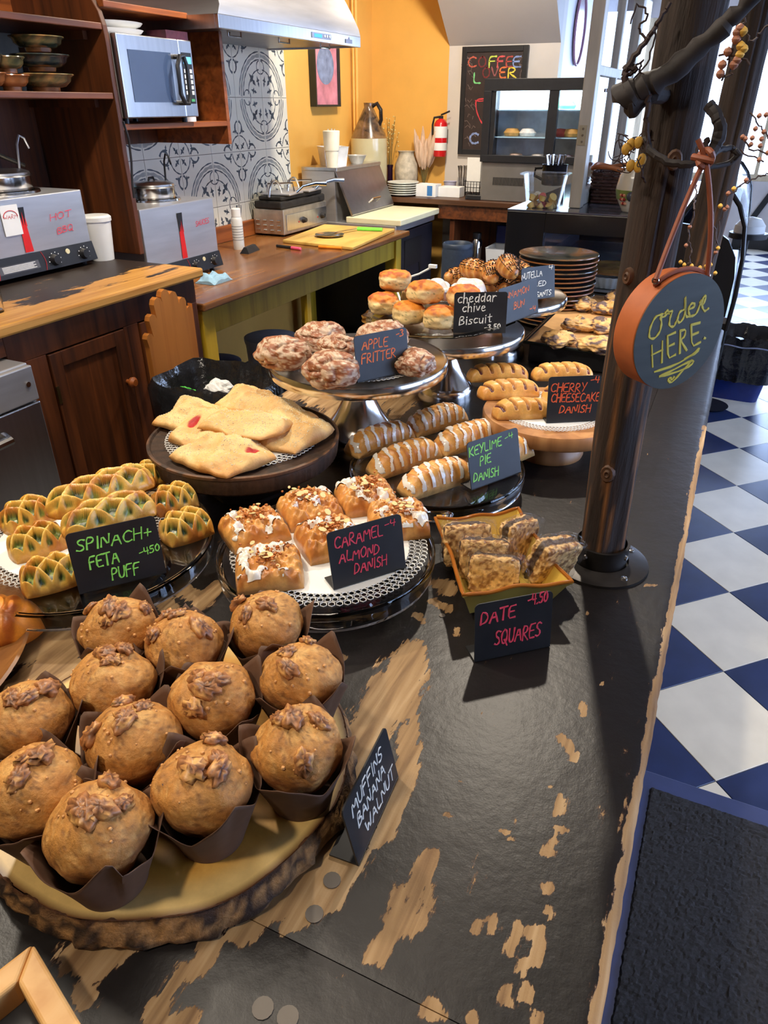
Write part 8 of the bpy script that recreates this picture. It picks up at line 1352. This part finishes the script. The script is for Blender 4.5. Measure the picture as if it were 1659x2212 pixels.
# ================================================================ SCONES ON BLACK TRAY, PLATES
tz = .968; tc = [onZ(*q, tz) for q in ((1129, 738), (1330, 768), (1362, 640), (1245, 628))]; tcen = sum(tc)/4; rs_ = thing('tray_riser', 'low black box under the scone tray', 'riser', (tcen[0], tcen[1], KZ+.001)); L4 = [(float(q[0]), float(q[1])) for q in tc]
def shr(k): return [(tcen[0]+(x-tcen[0])*k, tcen[1]+(y-tcen[1])*k) for x, y in L4]
MB().hexa([(x, y, KZ+.001) for x, y in shr(.9)]+[(x, y, tz-.010) for x, y in shr(.9)]).build('box', M_blackpl, rs_, world=True, smooth=False, bev=.003)
ty__ = thing('serving_tray', 'black rectangular tray lined with brown paper holding blueberry scones', 'tray', (tcen[0], tcen[1], tz-.009)); m = MB().hexa([(x, y, tz-.009) for x, y in shr(.95)]+[(x, y, tz-.003) for x, y in shr(.98)]); m.build('tray_base', M_blackpl, ty__, world=True, smooth=False)
MB().tube([(x, y, tz) for x, y in shr(1.0)], .004, 8, True).build('tray_rim', plain('black_enamel', ST(24, 30, 28), .25), ty__, world=True); lp_ = shr(.93)
MB().hexa([(x, y, tz-.0028) for x, y in lp_]+[(x, y, tz-.0022) for x, y in lp_]).solo('parchment_paper', plain('kraft_parchment', ST(196, 152, 100), .7, 0, .08, 30), 'brown parchment paper lining the black scone tray', 'paper', smooth=False)
M_scone = foodm('scone_crumb', .6, 200, .6, .0015, var=.14)
def scone(c_, lb, seed, s=.040):
    q = onZ(c_[0], c_[1], tz+.016); t = thing('blueberry_scone', lb, 'scone', (q[0], q[1], tz-.0018), seed*.9, 'blueberry scones on the black tray')
    def rad(X, Y, Z): tri = 1+.16*np.cos(3*np.arctan2(Y, X)); d = tri*(1+.38*(vn(X, Y, Z, 2.8, seed, 3)-.5)+.22*(vn(X, Y, Z, 9, seed+1, 2)-.5)); r = s*d; return np.stack([X*r, Y*r, Z*r*.46+.015], -1)
    def col(X, Y, Z, P): c = mixc(A3(214, 158, 86), A3(238, 200, 138), vn(X, Y, Z, 4, seed+2, 3)); b = ss(vn(X, Y, Z, 3.2, seed+4, 2), .50, .60); return mixc(c, mixc(A3(34, 32, 54), A3(96, 84, 110), vn(X, Y, Z, 14, seed+5, 2)), b*.88)
    blob('scone_dough', t, rad, col, M_scone, 40, 60, 0)
for k, (c_, lb) in enumerate((((1256, 655), 'blueberry scone at the back left of the tray'), ((1250, 698), 'pale triangular blueberry scone in the tray middle'), ((1206, 730), 'foremost left blueberry scone, darkest with berries'), ((1318, 664), 'blueberry scone at the back beside the log post'), ((1306, 702), 'blueberry scone in the middle by the log post'), ((1290, 742), 'front blueberry scone by the log post'), ((1335, 640), 'rearmost blueberry scone half behind the log post'))): scone(c_, lb, k+1)
M_pl1 = pot_m('slate_brown_glaze', ST(30, 36, 38), ST(72, 74, 66), ST(150, 104, 60)); q = onZ(1195, 690, KZ); sx_, sy_ = -.440, 2.16; nst = 14; dz = .0122
ds = [onY(1207, 548, sy_)]; topz = float(ds[0][2]); nst = int((topz-KZ)/dz)
sx_ = float(ds[0][0]); M_rim = plain('brown_rim_glaze', ST(140, 88, 46), .3)
for k in range(nst):
    t = thing('pottery_plate', ('topmost brown and slate glazed pottery plate of the stack' if k == nst-1 else ('second', 'third', 'fourth', 'fifth', 'sixth', 'seventh', 'eighth', 'ninth', 'tenth', 'eleventh', 'twelfth', 'thirteenth', 'fourteenth', 'fifteenth', 'sixteenth', 'seventeenth', 'eighteenth')[nst-2-k]+' pottery plate from the top of the stack by the scones'), 'plate', (sx_+.002*math.sin(k*2.3), sy_+.002*math.cos(k*1.7), KZ+.001+k*dz), k*.7, 'pottery plates stacked behind the scone tray')
    rr_ = .112; MB().lathe([(rr_*.55, 0), (rr_*.62, .002), (rr_*.95, .009), (rr_, .0115), (rr_*.985, .0135), (rr_*.9, .0118), (rr_*.6, .0045), (.001, .0042)], n=48).build('plate_body', M_pl1, t, ang=60); MB().tube([(rr_*.995*math.cos(a), rr_*.995*math.sin(a), .0120) for a in np.linspace(0, 2*math.pi, 49)[:-1]], .0022, 6, True).build('rim_glaze', M_rim if k % 3 else M_pl1, t)
# ================================================================ LEFT EDGE: WOODEN PLATE, FRAMED SLATE
wp = thing('wooden_plate', 'round olive wood plate cut off by the left picture edge', 'plate', (-.790, .330, KZ+.0008)); q = [onZ(*p, .934) for p in ((62, 1300), (0, 1480), (0, 1230))]
M_olive = woodm('olive_wood', ST(120, 74, 36), ST(170, 116, 62), ST(198, 148, 92), 'Y', 16, .4); A_ = np.array([2*(q[1]-q[0])[:2], 2*(q[2]-q[0])[:2]]); B_ = np.array([(q[1][:2] @ q[1][:2])-(q[0][:2] @ q[0][:2]), (q[2][:2] @ q[2][:2])-(q[0][:2] @ q[0][:2])]); cc_ = np.linalg.solve(A_, B_); rw_ = float(np.hypot(*(q[0][:2]-cc_))); wp.location = (float(cc_[0]), float(cc_[1]), KZ+.0008)
MB().lathe([(.001, 0), (rw_*.80, 0), (rw_*.95, .012), (rw_, .022), (rw_*.985, .024), (rw_*.93, .016), (rw_*.8, .009), (.001, .009)], n=90).build('plate_body', M_olive, wp, ang=60)
z = KZ+.0105
def spc():
    q = onZ(8, 1325, z+.03); t = thing('croissant', 'glazed golden croissant on the wooden plate at the left edge', 'croissant', (float(q[0])-.02, float(q[1])-.005, z), .5)
    hf = lambda U, V, X, Y: .044*(.9+.10*np.abs(np.sin(U*9+V))+.1*(vn(X, Y, 0, 40, 3, 2)-.5)); cf = lambda U, V, X, Y, E: mixc(A3(226, 142, 46), A3(170, 86, 24), ss(vn(X, Y, 0, 50, 5, 3)+.2*np.abs(np.sin(U*9+V)), .5, .85))
    field('glazed_layers', t, rmap(.06, .036, .8), hf, cf, M_bake, 64, 40, 2.6, .5)
spc()
fs_ = thing('framed_slate', 'small pine framed slate board lying at the bottom left corner', 'frame', (-.36, .10, KZ+.0006)); ap_ = [onZ(*p, KZ+.036) for p in ((70, 2035), (-190, 2235), (300, 2420))]; O = Vector([float(c) for c in ap_[0]]); d1 = (Vector([float(c) for c in ap_[1]])-O).normalized(); d2 = (Vector([float(c) for c in ap_[2]])-O).normalized()
d1.z = d2.z = 0; pw = .019; fs_.location = (O.x, O.y, KZ+.0006)
def bar(a, d, e, L_, w_, z0, z1): p = [a, a+d*L_, a+d*L_+e*w_, a+e*w_]; return [(q.x, q.y, z0) for q in p], [(q.x, q.y, z1) for q in p]
for d, e in ((d1, d2), (d2, d1)):
    P4 = [O, O+d*.16, O+d*.16+e*pw, O+(d+e)*pw]; P4 = P4 if d is d2 else P4[::-1]
    MB().hexa([(q.x, q.y, KZ+.001) for q in P4]+[(q.x, q.y, KZ+.036) for q in P4]).build('frame_bar', M_pine, fs_, world=True, smooth=False, bev=.003, seg=3)
a = O+d1*pw*.9+d2*pw*.9; p = [a, a+d1*.14, a+d1*.14+d2*.14, a+d2*.14]; MB().hexa([(q.x, q.y, KZ+.002) for q in p]+[(q.x, q.y, KZ+.012) for q in p]).build('slate', M_chalk, fs_, world=True, smooth=False)
